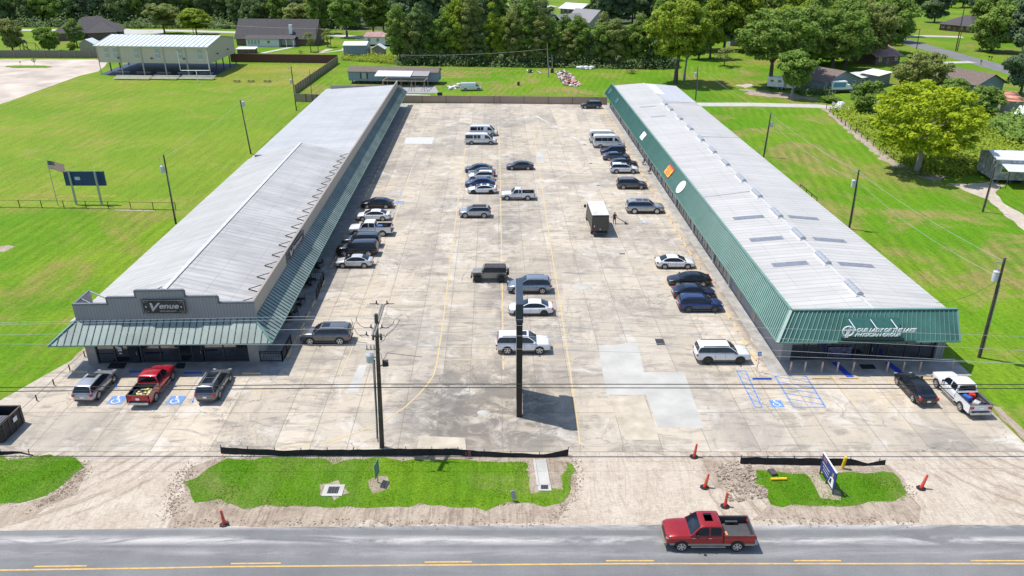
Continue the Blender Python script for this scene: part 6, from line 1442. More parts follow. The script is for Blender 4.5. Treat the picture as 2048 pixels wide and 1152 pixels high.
# edge of the tree line behind the back lawn
edge = [(800,15,28,'mid'),(822,40,26,'olive'),(846,8,30,'dark'),(868,45,24,'mid'),(893,20,30,'mid'),(917,0,32,'lime'),(942,-5,30,'olive'),(962,50,24,'dark'),(985,28,22,'lime'),(1008,38,22,'lime'),(1030,14,28,'olive'),(1055,-4,30,'mid'),(1080,20,26,'olive'),
        (1103,40,24,'mid'),(1135,62,24,'olive'),(1152,35,26,'mid'),(1178,62,24,'dark'),(1203,48,27,'mid'),(1228,42,28,'olive'),(1252,52,26,'mid'),(1275,32,28,'mid'),(1300,46,25,'dark'),(1322,60,22,'mid')]
for i,(x,ty,hw,k) in enumerate(edge):
    tp(auto('fronting the tree line', x, k, 60-ty, 30), x, 127+(x-800)*.014+tr.uniform(-1.5,1), ty, hw, k, 'trees in the tree line behind the back lawn', cb=.06)
for i in range(14): x = 798+i*40+tr.uniform(-10,10); k = tr.choice(['mid','dark','olive']); tp(auto('deeper in the tree line', x, k, 1, 1), x, 118+tr.uniform(-3,3), tr.uniform(25,60), 24, k, 'trees in the tree line behind the back lawn', cb=.05)
tp('yellowish shrub glowing in the middle of the tree line',932,122,80,20,'yellow',cb=.02,name='shrub',cat='shrub')
# far wood: individual trees in rows
def row(y, x0, x1, step, hm, kinds, label, group, skip=(), hwm=5.4):
    x = x0
    while x < x1:
        if not any(a < x < b for a,b in skip):
            b = g(x+tr.uniform(-4,4), y+tr.uniform(-2,2)); h_ = hm*tr.uniform(.8,1.25); k_ = tr.choice(kinds); w_ = tr.uniform(.9,1.35); tree('broadleaf_tree', auto(label, x, k_, h_, hm, 'broad ' if w_ > 1.2 else ('narrow ' if w_ < 1.02 else '')), b, h_, hwm*w_, k_, group, tr.choice([.0,.03,.08]))
        x += step*tr.uniform(.8,1.2)
G1 = 'trees of the dark wood behind the left houses'; D1 = 'of the wood'
row(50,-40,800,30,17,['dark','dark','mid','blue'],D1,G1)
row(42,-40,800,34,20,['dark','blue','dark','olive'],D1,G1)
row(56,480,720,28,15,['dark','mid','blue'],D1,G1)
row(66,640,800,26,18,['dark','mid','blue'],D1,G1,((640,735),))
row(34,-40,830,34,20,['dark','mid','olive'],D1,G1)
G2 = 'trees of the wood behind the tree line'; D2 = 'of the central wood'
row(82,815,1100,26,18,['dark','blue','mid'],D2,G2,((1000,1040),)); row(62,800,1110,27,19,['dark','blue','mid'],D2,G2,((1010,1115),))
row(46,1215,1330,26,18,['dark','mid','blue'],D2,G2); row(36,1190,1300,24,16,['mid','olive','dark'],D2,G2); row(22,1190,1340,28,18,['dark'],D2,G2)
row(4,1000,1120,24,12,['mid','dark'],D2,G2,((1085,1160),))
G3 = 'oaks and other trees of the grove on the right'; D3 = 'of the grove'
row(118,1395,1450,26,19,['mid','lime','dark'],D3,G3); row(100,1390,1460,26,20,['mid','lime','dark'],D3,G3)
row(72,1340,1800,30,18,['mid','dark','olive'],D3,G3); row(56,1330,1800,30,20,['mid','dark','olive'],D3,G3); row(40,1330,1790,34,20,['dark','mid'],D3,G3)
row(128,1600,1690,28,17,['lime','mid','mid'],D3,G3,(),6.5); row(104,1490,1650,30,18,['mid','lime','olive'],D3,G3,(),6.5); row(88,1480,1760,34,19,['mid','lime','olive'],D3,G3); row(112,1690,1745,28,17,['mid','olive'],D3,G3)
tp('tall leafy tree right of the travel trailer oak',1602,150,6,56,'mid',cb=.1,pro=BIG2); tp('wide leafy tree shading the blue-walled house roof',1662,148,14,60,'mid',cb=.14,pro=BIG2); tp('leafy tree between the blue-walled and reddish brown houses',1735,126,2,50,'olive',cb=.1,pro=BIG2)
tp('large dark green tree overhanging the reddish brown house roof',1770,106,-10,52,'mid',cb=.12,pro=0); tp('tree with some orange leaves beside the street bend',1790,84,-12,34,'olive',cb=.1,pro=5)
G4 = 'trees along the top right horizon'; D4 = 'in the distance'
row(14,1800,2100,26,14,['blue','mid','dark'],D4,G4,((1850,1880),)); row(22,1950,2100,26,15,['mid','blue'],D4,G4); row(60,1960,2090,30,15,['blue','mid'],D4,G4); row(84,2000,2080,30,14,['mid'],D4,G4); row(2,1700,2100,30,18,['blue','dark'],D4,G4)
# shrubs and undergrowth
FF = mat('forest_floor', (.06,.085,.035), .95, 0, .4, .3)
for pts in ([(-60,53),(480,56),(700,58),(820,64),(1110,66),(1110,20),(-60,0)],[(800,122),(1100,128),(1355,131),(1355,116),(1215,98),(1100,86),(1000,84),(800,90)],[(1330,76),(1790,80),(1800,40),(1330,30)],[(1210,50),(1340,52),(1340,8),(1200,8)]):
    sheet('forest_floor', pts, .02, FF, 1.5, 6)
def scrub(name, label, pts, n, s0, s1, kind, h=1.2, cat='undergrowth', leaf=.28):
    P = [g(*p) for p in pts]; rnd = random.Random(n); mb = MB(); cols = []
    tri = [(P[0],P[i],P[i+1]) for i in range(1,len(P)-1)]; ar = [((b-a).cross(c-a)).length for a,b,c in tri]
    for _ in range(n):
        a,b,c = rnd.choices(tri, ar)[0]; u, v = rnd.random(), rnd.random()
        if u+v > 1: u, v = 1-u, 1-v
        p = a+(b-a)*u+(c-a)*v; hh = h*(.35+1.0*max(0,noise.noise(p*.12)+.45)); sh = rnd.random(); r = rnd.uniform(s0,s1)
        for k in range(14):
            q = p+Vector((rnd.gauss(0,r*.5),rnd.gauss(0,r*.5),abs(rnd.gauss(0,.5))*hh)); s = leaf*rnd.uniform(.5,1.2)
            nn = Vector((rnd.uniform(-.7,.7),rnd.uniform(-.9,.5),1)).normalized(); x = nn.orthogonal().normalized(); y = nn.cross(x)
            mb.add([q-x*s-y*s*.5,q+x*s*.2-y*s*.7,q+x*s+y*s*.4,q-x*s*.3+y*s*.8],[[0,1,2,3]]); cols.append(min(1,.2+.5*sh+.3*rnd.random()))
    o = mb.build(name, LM[kind], None, None, cols); tag(o, label, cat, None, 'stuff'); return o
scrub('undergrowth','bright green weeds and vines covering the plot behind the wire fence',[(1668,222),(1760,212),(1900,215),(2100,260),(2100,330),(1945,335),(1850,342),(1795,322)],2600,1,2,'lime',1.5)
scrub('undergrowth','tall yellow-green growth around the trunk base and mobile home end',[(1790,318),(1870,300),(1960,320),(1975,342),(1900,352),(1850,345)],500,1,2,'lime',1.8)
scrub('undergrowth','dark brushy growth along the foot of the tree line',[(795,131),(1350,139),(1350,128),(795,120)],2200,1,2.4,'dark',3.0,'undergrowth',.32)
scrub('undergrowth','rough weeds around the sheds at the left end of the tree line',[(684,121),(790,128),(785,115),(684,113)],420,1,2,'lime',1.6)
scrub('undergrowth','dark hedge-like bushes at the right edge below the rusty shed',[(1975,262),(2060,300),(2080,270),(2010,242)],500,1,2.4,'mid',3.2,'undergrowth',.4)
scrub('undergrowth','shaded garden plants in front of the blue-walled house',[(1590,188),(1660,192),(1655,180),(1595,178)],160,1,2,'dark',1.8)
scrub('leaf_litter','dark leaf litter and roots in the shade under the yellow-green tree',[(1795,338),(1855,340),(1870,350),(1800,352)],200,1,1.6,'olive',.3,'leaf litter',.18)
scrub('undergrowth','dark understorey along the edge of the top left wood',[(-40,54),(480,58),(720,60),(720,54),(480,50),(-40,48)],1500,1.5,3.5,'dark',4.5,'undergrowth',.5)
scrub('undergrowth','dark understorey below the grove on the right',[(1330,84),(1480,80),(1790,82),(1790,74),(1480,72),(1330,76)],700,1.5,3.5,'dark',3.5,'undergrowth',.5)
def tufts(pts, n, seed, label):
    P = [g(*p) for p in pts]; rnd = random.Random(seed); mb = MB(); cols = []; x0,x1 = min(p.x for p in P),max(p.x for p in P); y0,y1 = min(p.y for p in P),max(p.y for p in P)
    def inside(x,y):
        c = False
        for a,b in zip(P,P[1:]+P[:1]):
            if (a.y > y) != (b.y > y) and x < (b.x-a.x)*(y-a.y)/(b.y-a.y)+a.x: c = not c
        return c
    k = 0
    while k < n:
        x, y = rnd.uniform(x0-.2,x1+.2), rnd.uniform(y0-.2,y1+.2)
        if not inside(x+rnd.gauss(0,.12),y+rnd.gauss(0,.12)): continue
        k += 1; a = rnd.uniform(0,6.28); h = rnd.uniform(.03,.08)*(1+.8*max(0,noise.noise(Vector((x*.5,y*.5,0))))); w_ = rnd.uniform(.03,.07); dx, dy = math.cos(a)*w_, math.sin(a)*w_; lx, ly = rnd.uniform(-.06,.06), rnd.uniform(-.06,.06)
        mb.add([(x-dx,y-dy,.02),(x+dx,y+dy,.02),(x+dx*.3+lx,y+dy*.3+ly,h)],[[0,1,2]]); cols.append(rnd.random())
    tag(mb.build('grass', leaf_grass, None, None, cols), label, 'grass', None, 'stuff')
leaf_grass = leafmat('leaf_grass', (.11,.24,.008), (.22,.38,.02), (.17,.30,.015))
tufts([(416,939),(453,919),(655,917),(708,919),(921,921),(1056,925),(1062,971),(1073,988),(1126,980),(1132,925),(1147,928),(1144,953),(1135,990),(1088,1013),(1037,1004),(972,1018),(880,1009),(694,1015),(509,1013),(393,1004),(370,967)], 20000, 1, 'short green grass blades on the middle verge')
tufts([(-60,915),(150,912),(167,935),(112,982),(40,1006),(-60,1012)], 7000, 2, 'short green grass blades on the left verge')
tufts([(1514,942),(1603,946),(1669,946),(1786,946),(1815,986),(1806,1000),(1702,1010),(1629,1013),(1541,1009),(1537,979),(1512,966)], 8000, 3, 'short green grass blades on the right verge')
# ================================================================ utility poles and wires
def pole(label, b, tpx, r=.17, transformer=None, arm=False, box=False, lean=True, group=None, m=None, parts=True):
    B = g(*b); T = atY(tpx[0],tpx[1],B.y); dx = T.x-B.x
    if abs(dx) > .06*T.z: T.x = B.x+.06*T.z*(1 if dx > 0 else -1)
    t = thing('utility_pole', label, 'utility pole', B, 0, group); m = m or M_WOOD
    mb = MB(); mb.tube(B-Vector((0,0,.05)), T, r, r*.66, 10); mb.build('pole', m, t, 40)
    def P(f_): return B.lerp(T,f_)
    if transformer:
        s, f_ = transformer; p = P(f_); mb = MB(); c = p+Vector((s*.48,-.05,0)); mb.tube(c-Vector((0,0,.5)), c+Vector((0,0,.45)), .27,.27,12); mb.tube(c+Vector((0,0,.45)), c+Vector((0,0,.53)), .29,.2,12)
        tf = mb.build('transformer', mat('transformer_grey',(.5,.52,.54),.45), t, 40); mb = MB()
        for k in (-.12,.12): mb.tube(c+Vector((k,0,.53)),c+Vector((k,0,.78)),.05,.03,6)
        mb.bar(c,p,.1); mb.build('bushing', M_STEEL, tf)
    if parts:
        mb = MB(); mb.tube(T,T+Vector((0,0,.25)),.05,.04,6)
        if transformer:
            s = transformer[0]; mb.bar(P(.96),P(.96)+Vector((s*.7,0,.0)),.07); mb.tube(P(.96)+Vector((s*.7,0,0)),P(.96)+Vector((s*.7,0,-.35)),.06,.05,6)
        mb.bar(P(.75)+Vector((.12,-.12,0)),P(.1)+Vector((.16,-.14,0)),.05) ; mb.build('insulator', M_STEEL, t)
    return t, B, T
tc, CB, CT = pole('tall dark wooden utility pole with crossarm, transformers and cables behind the silt fence', (764,895),(752,628), .2, None, parts=False)
def CP(f_): return CB.lerp(CT,f_)
mb = MB(); a = CP(.93)+Vector((-.15,-1.2,-.35)); b = CP(.97)+Vector((.15,1.9,.25)); mb.bar(a,b,.12,.14); mb.bar(a+Vector((.18,0,0)),b+Vector((.18,0,0)),.1,.14); ca = mb.build('crossarm', mat('crossarm_grey',(.2,.19,.18),.8), tc)
ends = [a, CP(.95), b]
mb = MB()
for p in (a,b,CP(.9)):
    for s in (-1,1): mb.tube(p+Vector((s*.25,0,.0)),p+Vector((s*.5,0,.1)),.05,.05,6); mb.tube(p+Vector((s*.4,0,.05)),p+Vector((s*.4,0,.32)),.055,.045,6); mb.tube(p+Vector((s*.5,0,.05)),p+Vector((s*.95,0,.05)),.03,.03,6)
for p in (CP(.84),): 
    for s in (-1,1): mb.tube(p+Vector((s*.3,0,-.25)),p+Vector((s*.3,0,.25)),.09,.07,6); mb.bar(p,p+Vector((s*.3,0,0)),.06)
mb.build('insulator', M_DKG, ca)
mb = MB(); p = CP(.70)+Vector((-.6,-.1,-.1)); mb.tube(p-Vector((0,0,.3)),p+Vector((0,0,.3)),.3,.3,12); mb.tube(p+Vector((0,0,.3)),p+Vector((0,0,.42)),.3,.2,12); tf = mb.build('transformer', mat('transformer_grey',(.5,.52,.54),.45), tc, 40)
mb = MB(); mb.bar(CP(.7),p,.1); mb.bar(CP(.75)+Vector((-.9,0,0)),CP(.75)+Vector((.2,0,0)),.08); 
for s in (-.8,-.5,-.25): mb.tube(CP(.75)+Vector((s,0,.05)),CP(.75)+Vector((s,0,.4)),.05,.04,6)
mb.build('bracket', M_STEEL, tf)
mb = MB(); p = CP(.65)+Vector((.55,0,.0)); mb.obox(p,.45,.35,.4,.2,0,.3); mb.bar(CP(.62),p,.07); mb.build('floodlight', M_BLK, tc)
mb = MB(); mb.tube(CP(.68)+Vector((-.26,-.1,0)),CP(.0)+Vector((-.26,-.1,.6)),.045,.045,6); mb.build('riser_pipe', M_DKG, tc); mb = MB(); mb.tube(CP(.68)+Vector((-.38,-.1,0)),CP(.25)+Vector((-.34,-.1,0)),.05,.05,6); mb.tube(CP(.25)+Vector((-.34,-.1,0)),CP(.0)+Vector((-.34,-.1,.9)),.035,.035,6); mb.build('conduit', M_STEEL, tc)
def wire(label, pts, r=.022, m=None, sag=0.0, group='overhead wires crossing the picture', parent=None, n=10):
    P = [Vector(p) for p in pts]; Q = []
    for i,(a,b) in enumerate(zip(P,P[1:])):
        for k in range(n+(1 if i == len(P)-2 else 0)): f_ = k/n; q = a.lerp(b,f_); q.z -= sag*4*f_*(1-f_); Q.append(q)
    mb = MB()
    for a,b in zip(Q,Q[1:]): mb.tube(a,b,r,r,5,0,False)
    o = mb.build('utility_wire' if parent is None else 'jumper_cable', m or M_WIRE, parent)
    if parent is None: tag(o, label, 'wire', group)
    return o
M_WIRE = mat('wire_grey', (.22,.22,.23), .5); M_WIREL = mat('wire_bright', (.5,.5,.5), .4, .3); M_CABLE = mat('cable_black', (.02,.02,.02), .6)
Yp = CB.y
for (yl,yc,yr,dy,lb) in ((645,630,673,1.9,'uppermost thin bright wire running through the crossarm top'),(649,637,701,0,'second thin wire from the top, tied to the pole top'),(670,656,728,-1.2,'third thin wire, tied to the near end of the crossarm'),(688,690,727,.2,'fourth thin wire, passing just above the transformer')):
    Y = Yp+dy; wire(lb, [atY(-260,yl+4,Y),atY(0,yl,Y),atY(755,yc,Y),atY(2048,yr,Y),atY(2300,yr+10,Y)], .012, M_WIREL, .0, n=1)
for (yl,yc,yr,lb) in ((775,768,769,'upper of the two thick black cables across the lot'),(783,775,777,'lower of the two thick black cables across the lot')):
    wire(lb, [atY(-260,yl+2,Yp-.2),atY(0,yl,Yp-.2),atY(757,yc,Yp-.2),atY(2048,yr,Yp-.2),atY(2300,yr,Yp-.2)], .034, M_CABLE, 0, n=1)
wire('single dark cable sagging low just above the silt fence', [atY(-200,912,Yp-.3),atY(0,913,Yp-.3),atY(763,905,Yp-.3),atY(1100,912,Yp-.3),atY(2048,905,Yp-.3)], .014, M_CABLE, 0, n=1)
def jump(pts): wire('', [atY(x,y,Yp-.1) for x,y in pts], .018, M_CABLE, 0, None, tc, 1)
jump([(712,634),(714,645),(722,652),(730,656),(745,656)]); jump([(703,639),(707,655),(715,668),(725,674),(738,674)]); jump([(789,639),(786,648),(778,654),(770,657)]); jump([(800,640),(794,650),(785,662),(772,672),(762,676)])
jump([(787,657),(774,668),(768,680),(760,685)]); jump([(701,658),(703,676),(716,684),(735,686)]); jump([(762,708),(763,716),(766,721),(775,706),(845,714)])
ps = {}
ps[2] = pole('utility pole with pale transformer at the end of the chain-link fence', (352,448),(327,310),.15,(-1,.8))
ps[3] = pole('utility pole standing mid-way along the left building roof edge', (502,308),(479,200),.15,(1,.93))
ps[4] = pole('utility pole with transformer near the tan board fence', (593,221),(582,133),.15,(-1,.66))
ps[5] = pole('tall leaning-looking utility pole with two transformers on the right front lawn', (1958,715),(2010,516),.17,(-1,.83))
ps[6] = pole('utility pole with transformer beside the right roof edge', (1698,458),(1718,340),.15,(-1,.78))
ps[7] = pole('utility pole further back beside the right roof edge', (1527,314),(1542,226),.15,(1,.75))
ps[8] = pole('utility pole by the gravel drive behind the right building', (1391,200),(1396,132),.14,(-1,.75))
ps[9] = pole('plain wooden pole at the dirt driveway beside the grey mobile home', (1965,424),(1990,334),.15,None)
pole('grey utility pole on the back lawn beside the rubbish heap', (1097,155),(1093,86),.15,None,m=M_BARKL); pole('short wooden post next to the utility pole on the back lawn', (1105,142),(1104,110),.16,None,m=M_BARKL,parts=False)
pole('thin dark pole behind the short brown fence', (625,205),(619,140),.08,None,parts=False)
pole('utility pole behind the left wooden fence near the green field', (77,68),(69,37),.16,(1,.7)); pole('taller of the double street poles at the top right', (1911,102),(1933,-4),.2,None,parts=False)
pole('shorter of the double street poles at the top right', (1914,103),(1924,60),.18,None,parts=False); pole('dark pole beside the street bend', (1833,98),(1840,57),.16,None,parts=False)
pole('utility pole behind the red fence near the chimney house', (637,106),(632,55),.14,None,parts=False); pole('small lamp pole on the lawn right of the chimney house', (662,96),(659,55),.12,None,parts=False); pole('utility pole with transformer behind the pavilion roof', (387,70),(385,44),.16,(-1,.8),parts=False)
def span(a, b, lb, off=.0, sag=.5, f0=.97, f1=.97): wire(lb, [a[1].lerp(a[2],f0)+Vector((off,0,0)), b[1].lerp(b[2],f1)+Vector((off,0,0))], .014, M_WIREL, sag, 'wires along the pole lines', None, 8)
span(ps[2],ps[3],'wire between the first two poles along the left building'); span(ps[3],ps[4],'wire between the far two poles along the left building'); span(ps[5],ps[6],'wire between the near two poles on the right lawn'); span(ps[6],ps[7],'wire between the middle two poles on the right lawn'); span(ps[7],ps[8],'wire to the far pole by the gravel drive')
span(ps[5],ps[6],'lower wire between the near two poles on the right lawn',.3,.9,.8,.8); span(ps[6],ps[7],'lower wire between the middle two poles on the right lawn',.3,.9,.8,.8)
wire('service wire from the front lawn pole to the right building corner',[ps[5][1].lerp(ps[5][2],.8), Vector((41.3,68.5,4.9))],.014,M_CABLE,.7,'wires along the pole lines')
wire('pair of wires crossing in front of the dark tree line', [atY(800,110,225),atY(1094,98,225)], .03, M_WIREL, .6,'wires along the pole lines')
wire('wire sagging across the lawn in front of the chimney house', [atY(400,46,290),atY(632,57,290),atY(900,64,290)], .03, M_WIREL, .4,'wires along the pole lines')
# ================================================================ pylon sign
b = g(1038,835); t = thing('pylon_sign','tall black pylon sign seen edge-on, casting a wide shadow on the lot','sign', b)
x, y = b.x, b.y
mb = MB(); mb.box(x-.22,y,0,x+.26,y+.5,9.2); mb.build('post', mat('sign_black',(.012,.012,.013),.3), t); mb = MB(); mb.box(x-.2,y+4.1,0,x+.2,y+4.6,9.2); mb.build('post', mat('sign_black',(.012,.012,.013),.3), t)
mb = MB(); mb.box(x-.2,y+.5,1.3,x+.16,y+4.1,9.2); mb.build('lower_cabinet', mat('sign_black',(.012,.012,.013),.3), t)
mb = MB(); mb.box(x-.24,y+.45,1.4,x-.2,y+4.15,9.0); mb.build('sign_face', mat('sign_face_grey',(.3,.31,.33),.4,0,.3,1.2), t)
mb = MB(); mb.box(x-.27,y-.12,9.1,x+.31,y+5.1,10.75); mb.build('upper_cabinet', mat('sign_blueblack',(.03,.04,.055),.35), t); mb = MB(); mb.box(x-.31,y+.0,9.25,x-.27,y+4.95,10.6); mb.build('sign_face', mat('sign_face_grey',(.3,.31,.33),.4,0,.3,1.2), t)
# ================================================================ wheel stops
def wstop(p, rz, m, lb, gr, L=1.8):
    key = ('stop', m.name)
    if key not in SH:
        mb = MB(); mb.hexa([(-.9,-.09,0),(.9,-.09,0),(.9,.09,0),(-.9,.09,0)],[(-.86,-.05,.13),(.86,-.05,.13),(.86,.05,.13),(-.86,.05,.13)]); o = mb.build('wheel_stop', m); SH[key] = o.data; bpy.data.objects.remove(o)
    o = bpy.data.objects.new('wheel_stop', SH[key]); COL.objects.link(o); o.location = p; o.rotation_euler = (0,0,rz); tag(o, lb, 'wheel stop', gr); return o
gl = 'yellow wheel stops along the left walkway'; gr_ = 'yellow wheel stops along the right building'
k = 0
for Y in [67.0+2.85*i for i in range(44)]:
    if 86.5 < Y < 87: continue
    wstop(Vector((-21.95-.014*(Y-67)-.012*max(0,Y-67),Y,.034)), R(91+random.uniform(-2,2)), M_YSTOP, 'faded yellow wheel stop in the row beside the left awning', gl); 
for Y in [66.4+3.05*i for i in range(42)]:
    if 84 < Y < 91: continue
    wstop(Vector((23.6-.0155*(Y-65),Y,.034)), R(91+random.uniform(-3,3)), M_YSTOP, 'faded yellow wheel stop in the row beside the green-sided building', gr_)
def ws1(px,py,rz,m,lb): p = g(px,py); p.z = .034; wstop(p,R(rz),m,lb,None)
ws1(1400,522,-35,M_YSTOP,'dislodged yellow wheel stop lying askew beside the white sedan'); ws1(1394,534,105,M_YSTOP,'yellow wheel stop at the nose of the white sedan')
ws1(1524,759,0,M_BSTOP,'blue wheel stop between the two blue hatched bays'); ws1(1642,758,0,M_YSTOP,'yellow wheel stop right of the blue hatched bay'); ws1(1697,758,-1,M_YSTOP,'chipped yellow wheel stop between bollards and bays')
ws1(158,745,-2,M_YSTOP,'yellow wheel stop left of the silver crossover'); ws1(278,745,0,M_BSTOP,'blue wheel stop left of the bright red pickup'); ws1(386,747.5,0,M_BSTOP,'blue wheel stop right of the bright red pickup'); ws1(503,748.5,0,M_YSTOP,'yellow wheel stop right of the dark grey crossover'); ws1(1852,760,0,M_YSTOP,'yellow wheel stop under the nose of the corner pickup')
# bollards
for i, px in enumerate((1580,1608.5,1642.5,1673.5,1705,1773,1805,1838)):
    p = g(px,744); mb = MB(); mb.tube((0,0,0),(0,0,1.05),.085,.085,10); mb.ball((0,0,1.05),.085,.085,.06,10,4); o = mb.build('bollard', mat('bollard_cream',(.55,.42,.30),.7,0,.2), None, 40); o.location = (p.x,p.y,.0); tag(o,'slim cream bollard in the row before the green mansard front','bollard','bollards before the right building')
p = g(1903,738); mb = MB(); mb.tube((0,0,0),(0,0,1.0),.085,.085,10); o = mb.build('bollard', mat('bollard_cream',(.55,.42,.30),.7,0,.2), None, 40); o.location = p; tag(o,'lone cream bollard on the grass behind the corner pickup','bollard')
# accessible parking sign
p = g(1513,744); t = thing('parking_sign','small blue accessible-parking sign on a thin post beside the blue bay','sign',p)
mb = MB(); mb.tube(p,p+Vector((.05,0,2.15)),.03,.03,6); mb.build('post', M_STEEL, t); mb = MB(); mb.box(p.x-.13,p.y-.06,1.75,p.x+.2,p.y-.03,2.2); f_ = mb.build('panel', mat('sign_blue',(.05,.2,.45),.4), t); mb = MB(); mb.box(p.x-.0,p.y-.075,1.9,p.x+.1,p.y-.06,2.1); mb.build('symbol', M_WHITE, f_)
# door mats, drains
for pts, lb in (([(214,735),(222,724),(254,724),(248,735)],'dark door mat at the left entrance of the Venue'),([(346,735),(356,724),(372,724),(368,735)],'dark door mat at the right entrance of the Venue'),([(1717,727),(1746,727),(1753,736),(1724,736)],'dark door mat before the right building entrance')):
    P = [g(x,y+3) for x,y in pts]; mb = MB(); q = [Vector((p.x,p.y,.054)) for p in P]; mb.hexa(q,[v+Vector((0,0,.02)) for v in q]); tag(mb.build('door_mat', mat('door_mat',(.02,.021,.024),.95), None),lb,'door mat')
for px,py,w_,h_,lb in ((1320,684.5,.85,1.3,'large square storm grate in the lot near the right row'),(1245,508,.7,.35,'small rectangular drain in the right aisle beyond the box truck'),(1169.5,290,.6,.4,'small drain furthest back near the vans'),(1181.5,327,.6,.4,'small drain beside the slate-blue sedan'),(1197.5,371,.6,.4,'small drain left of the brownish grey crossover')):
    p = g(px,py); t = thing('storm_grate', lb, 'drain', (p.x,p.y,.036)); mb = MB(); mb.box(p.x-w_/2,p.y-h_/2,.036,p.x+w_/2,p.y+h_/2,.04); mb.build('pit', M_BLK, t); mb = MB(); n = 7
    for i in range(n): x_ = p.x-w_/2+w_*(i+.5)/n; mb.box(x_-.025,p.y-h_/2,.04,x_+.025,p.y+h_/2,.05)
    mb.build('grate', M_DKG, t)
def inlet(px,py,lb,w_=1.5,h_=1.3):
    p = g(px,py); t = thing('drain_inlet', lb, 'drain', (p.x,p.y,0)); mb = MB(); mb.box(p.x-w_/2,p.y-h_/2,0,p.x+w_/2,p.y+h_/2,.09); mb.build('surround', M_CONW, t); mb = MB(); mb.box(p.x-w_*.27,p.y-h_*.3,.09,p.x+w_*.27,p.y+h_*.3,.094); mb.build('pit', M_BLK, t); mb = MB()
    for i in range(4): x_ = p.x-w_*.27+w_*.54*(i+.5)/4; mb.box(x_-.03,p.y-h_*.3,.094,x_+.03,p.y+h_*.3,.11)
    mb.build('grate', M_DKG, t)
inlet(667,982,'square concrete storm drain inlet in the middle of the front verge'); inlet(1089,976,'storm drain inlet at the end of the concrete flume',1.0,.8)
a,b_ = g(1079,920), g(1087,972); mb = MB(); d = (b_-a).normalized(); n = Vector((-d.y,d.x,0)); 
for s in (-1,1): mb.bar(a+n*s*.42+Vector((0,0,.06)),b_+n*s*.42+Vector((0,0,.06)),.18,.12)
mb.bar(a+Vector((0,0,.03)),b_+Vector((0,0,.03)),.7,.04,); tag(mb.build('drain_flume', M_CONW),'narrow concrete flume running down the verge','flume')
# ================================================================ frontage: silt fences, channelizers, signs
def silt(label, pts, hs):
    P = [g(*p) for p in pts]; t = thing('silt_fence', label, 'silt fence', P[0]); mb = MB(); Q = []; H_ = []
    for i,(a,b) in enumerate(zip(P,P[1:])):
        n = max(2,int((b-a).length/.4))
        for k in range(n): f_ = k/n; q = a.lerp(b,f_); q.y += .06*noise.noise(q*1.5); Q.append(q); H_.append(hs[i]+(hs[i+1]-hs[i])*f_+.07*noise.noise(q*.9+Vector((3,0,0))))
    Q.append(P[-1]); H_.append(hs[-1])
    for a,b,ha,hb in zip(Q,Q[1:],H_,H_[1:]):
        k = Vector((0,.012,0)); mb.hexa([a-k,b-k,b+k,a+k],[a-k+Vector((0,.05,ha)),b-k+Vector((0,.05,hb)),b+k+Vector((0,.05,hb)),a+k+Vector((0,.05,ha))])
    mb.build('fabric', mat('silt_fabric',(.014,.014,.016),.8,0,.4,2), t)
    for i in range(0,len(Q),5):
        q = Q[i]+Vector((0,.1,0)); s = MB(); s.bar(q,q+Vector((.02,.03,max(.5,H_[i]+.16))),.05); s.build('stake', M_WOOD, t)
silt('long low black silt fence along the back of the middle verge', [(442,907.5),(560,912),(760,912),(905,911),(1010,915),(1090,916),(1136,912)], [.62,.5,.62,.6,.42,.3,.62])
silt('short black silt fence behind the right verge', [(1481,928),(1640,931),(1700,931),(1735,932),(1770,930)], [.62,.62,.62,.2,.45])
silt('black silt fence with collapsed end beside the dumpster', [(-60,912),(0,911),(40,907),(66,912)], [.5,.4,.2,.08])
def chan(px, py, lb, tilt=.1, gone=False):
    p = g(px,py); t = thing('traffic_channelizer', lb, 'traffic channelizer', (p.x,p.y,.01), random.uniform(0,3))
    mb = MB(); L = .9 ; mb.tube((p.x,p.y,.01),(p.x,p.y,.07),.36,.32,8); mb.build('base', M_BLK, t)
    T = Vector((math.sin(tilt)*1.1,.08,1.1)); B = p+Vector((0,0,.07)); k = [0,.3,.42,.55,.67,.8,.9,1.0]
    mb = MB()
    for i in range(7): mb.tube(B+T*k[i],B+T*k[i+1],.13-.05*k[i],.13-.05*k[i+1],10,0 if i%2 == 0 else 1)
    mb.build('body', [mat('channelizer_orange',(.72,.05,.02),.5), mat('channelizer_band',(.45,.13,.1),.5)], t)
chan(449,1049,'orange channelizer at the road edge below the left driveway',-.1); chan(1388,914,'orange channelizer at the top of the middle driveway',.12); chan(1409,975,'orange channelizer beside the broken concrete',.2); chan(1450,1013,'orange channelizer nearest the dark red pickup',.05); chan(1842,977,'orange channelizer right of the right verge',.25)
# campaign style board on the right verge
a = g(1638,946.5); b = g(1664,990); d = (b-a).normalized(); L = (b-a).length; t = thing('roadside_sign','blue roadside sign board set edge-on to the road with white lettering and a suited figure','sign', a)
n = Vector((-d.y,d.x,0)); n = -n if n.x > 0 else n
zt = 1.95; mb = MB(); q = [a-n*.0,b-n*.0,b-n*.06,a-n*.06]; mb.hexa([v+Vector((0,0,.45)) for v in q],[v+Vector((0,0,zt)) for v in q]); mb.build('panel', mat('board_blue',(.015,.04,.2),.5,0,.3,1), t)
def bd(u,z,o=.012): return a+d*(L*u)+n*o+Vector((0,0,.45+(zt-.45)*z))
mb = MB(); mb.poly([bd(.62,.0),bd(.95,.0),bd(.93,.5),bd(.82,.55),bd(.7,.42)]); mb.build('printed_shirt', M_WHITE, t); mb = MB(); mb.poly([bd(.66,.1,.016),bd(.8,.1,.016),bd(.8,.4,.016),bd(.72,.38,.016)]); mb.build('printed_jacket', M_BLK, t)
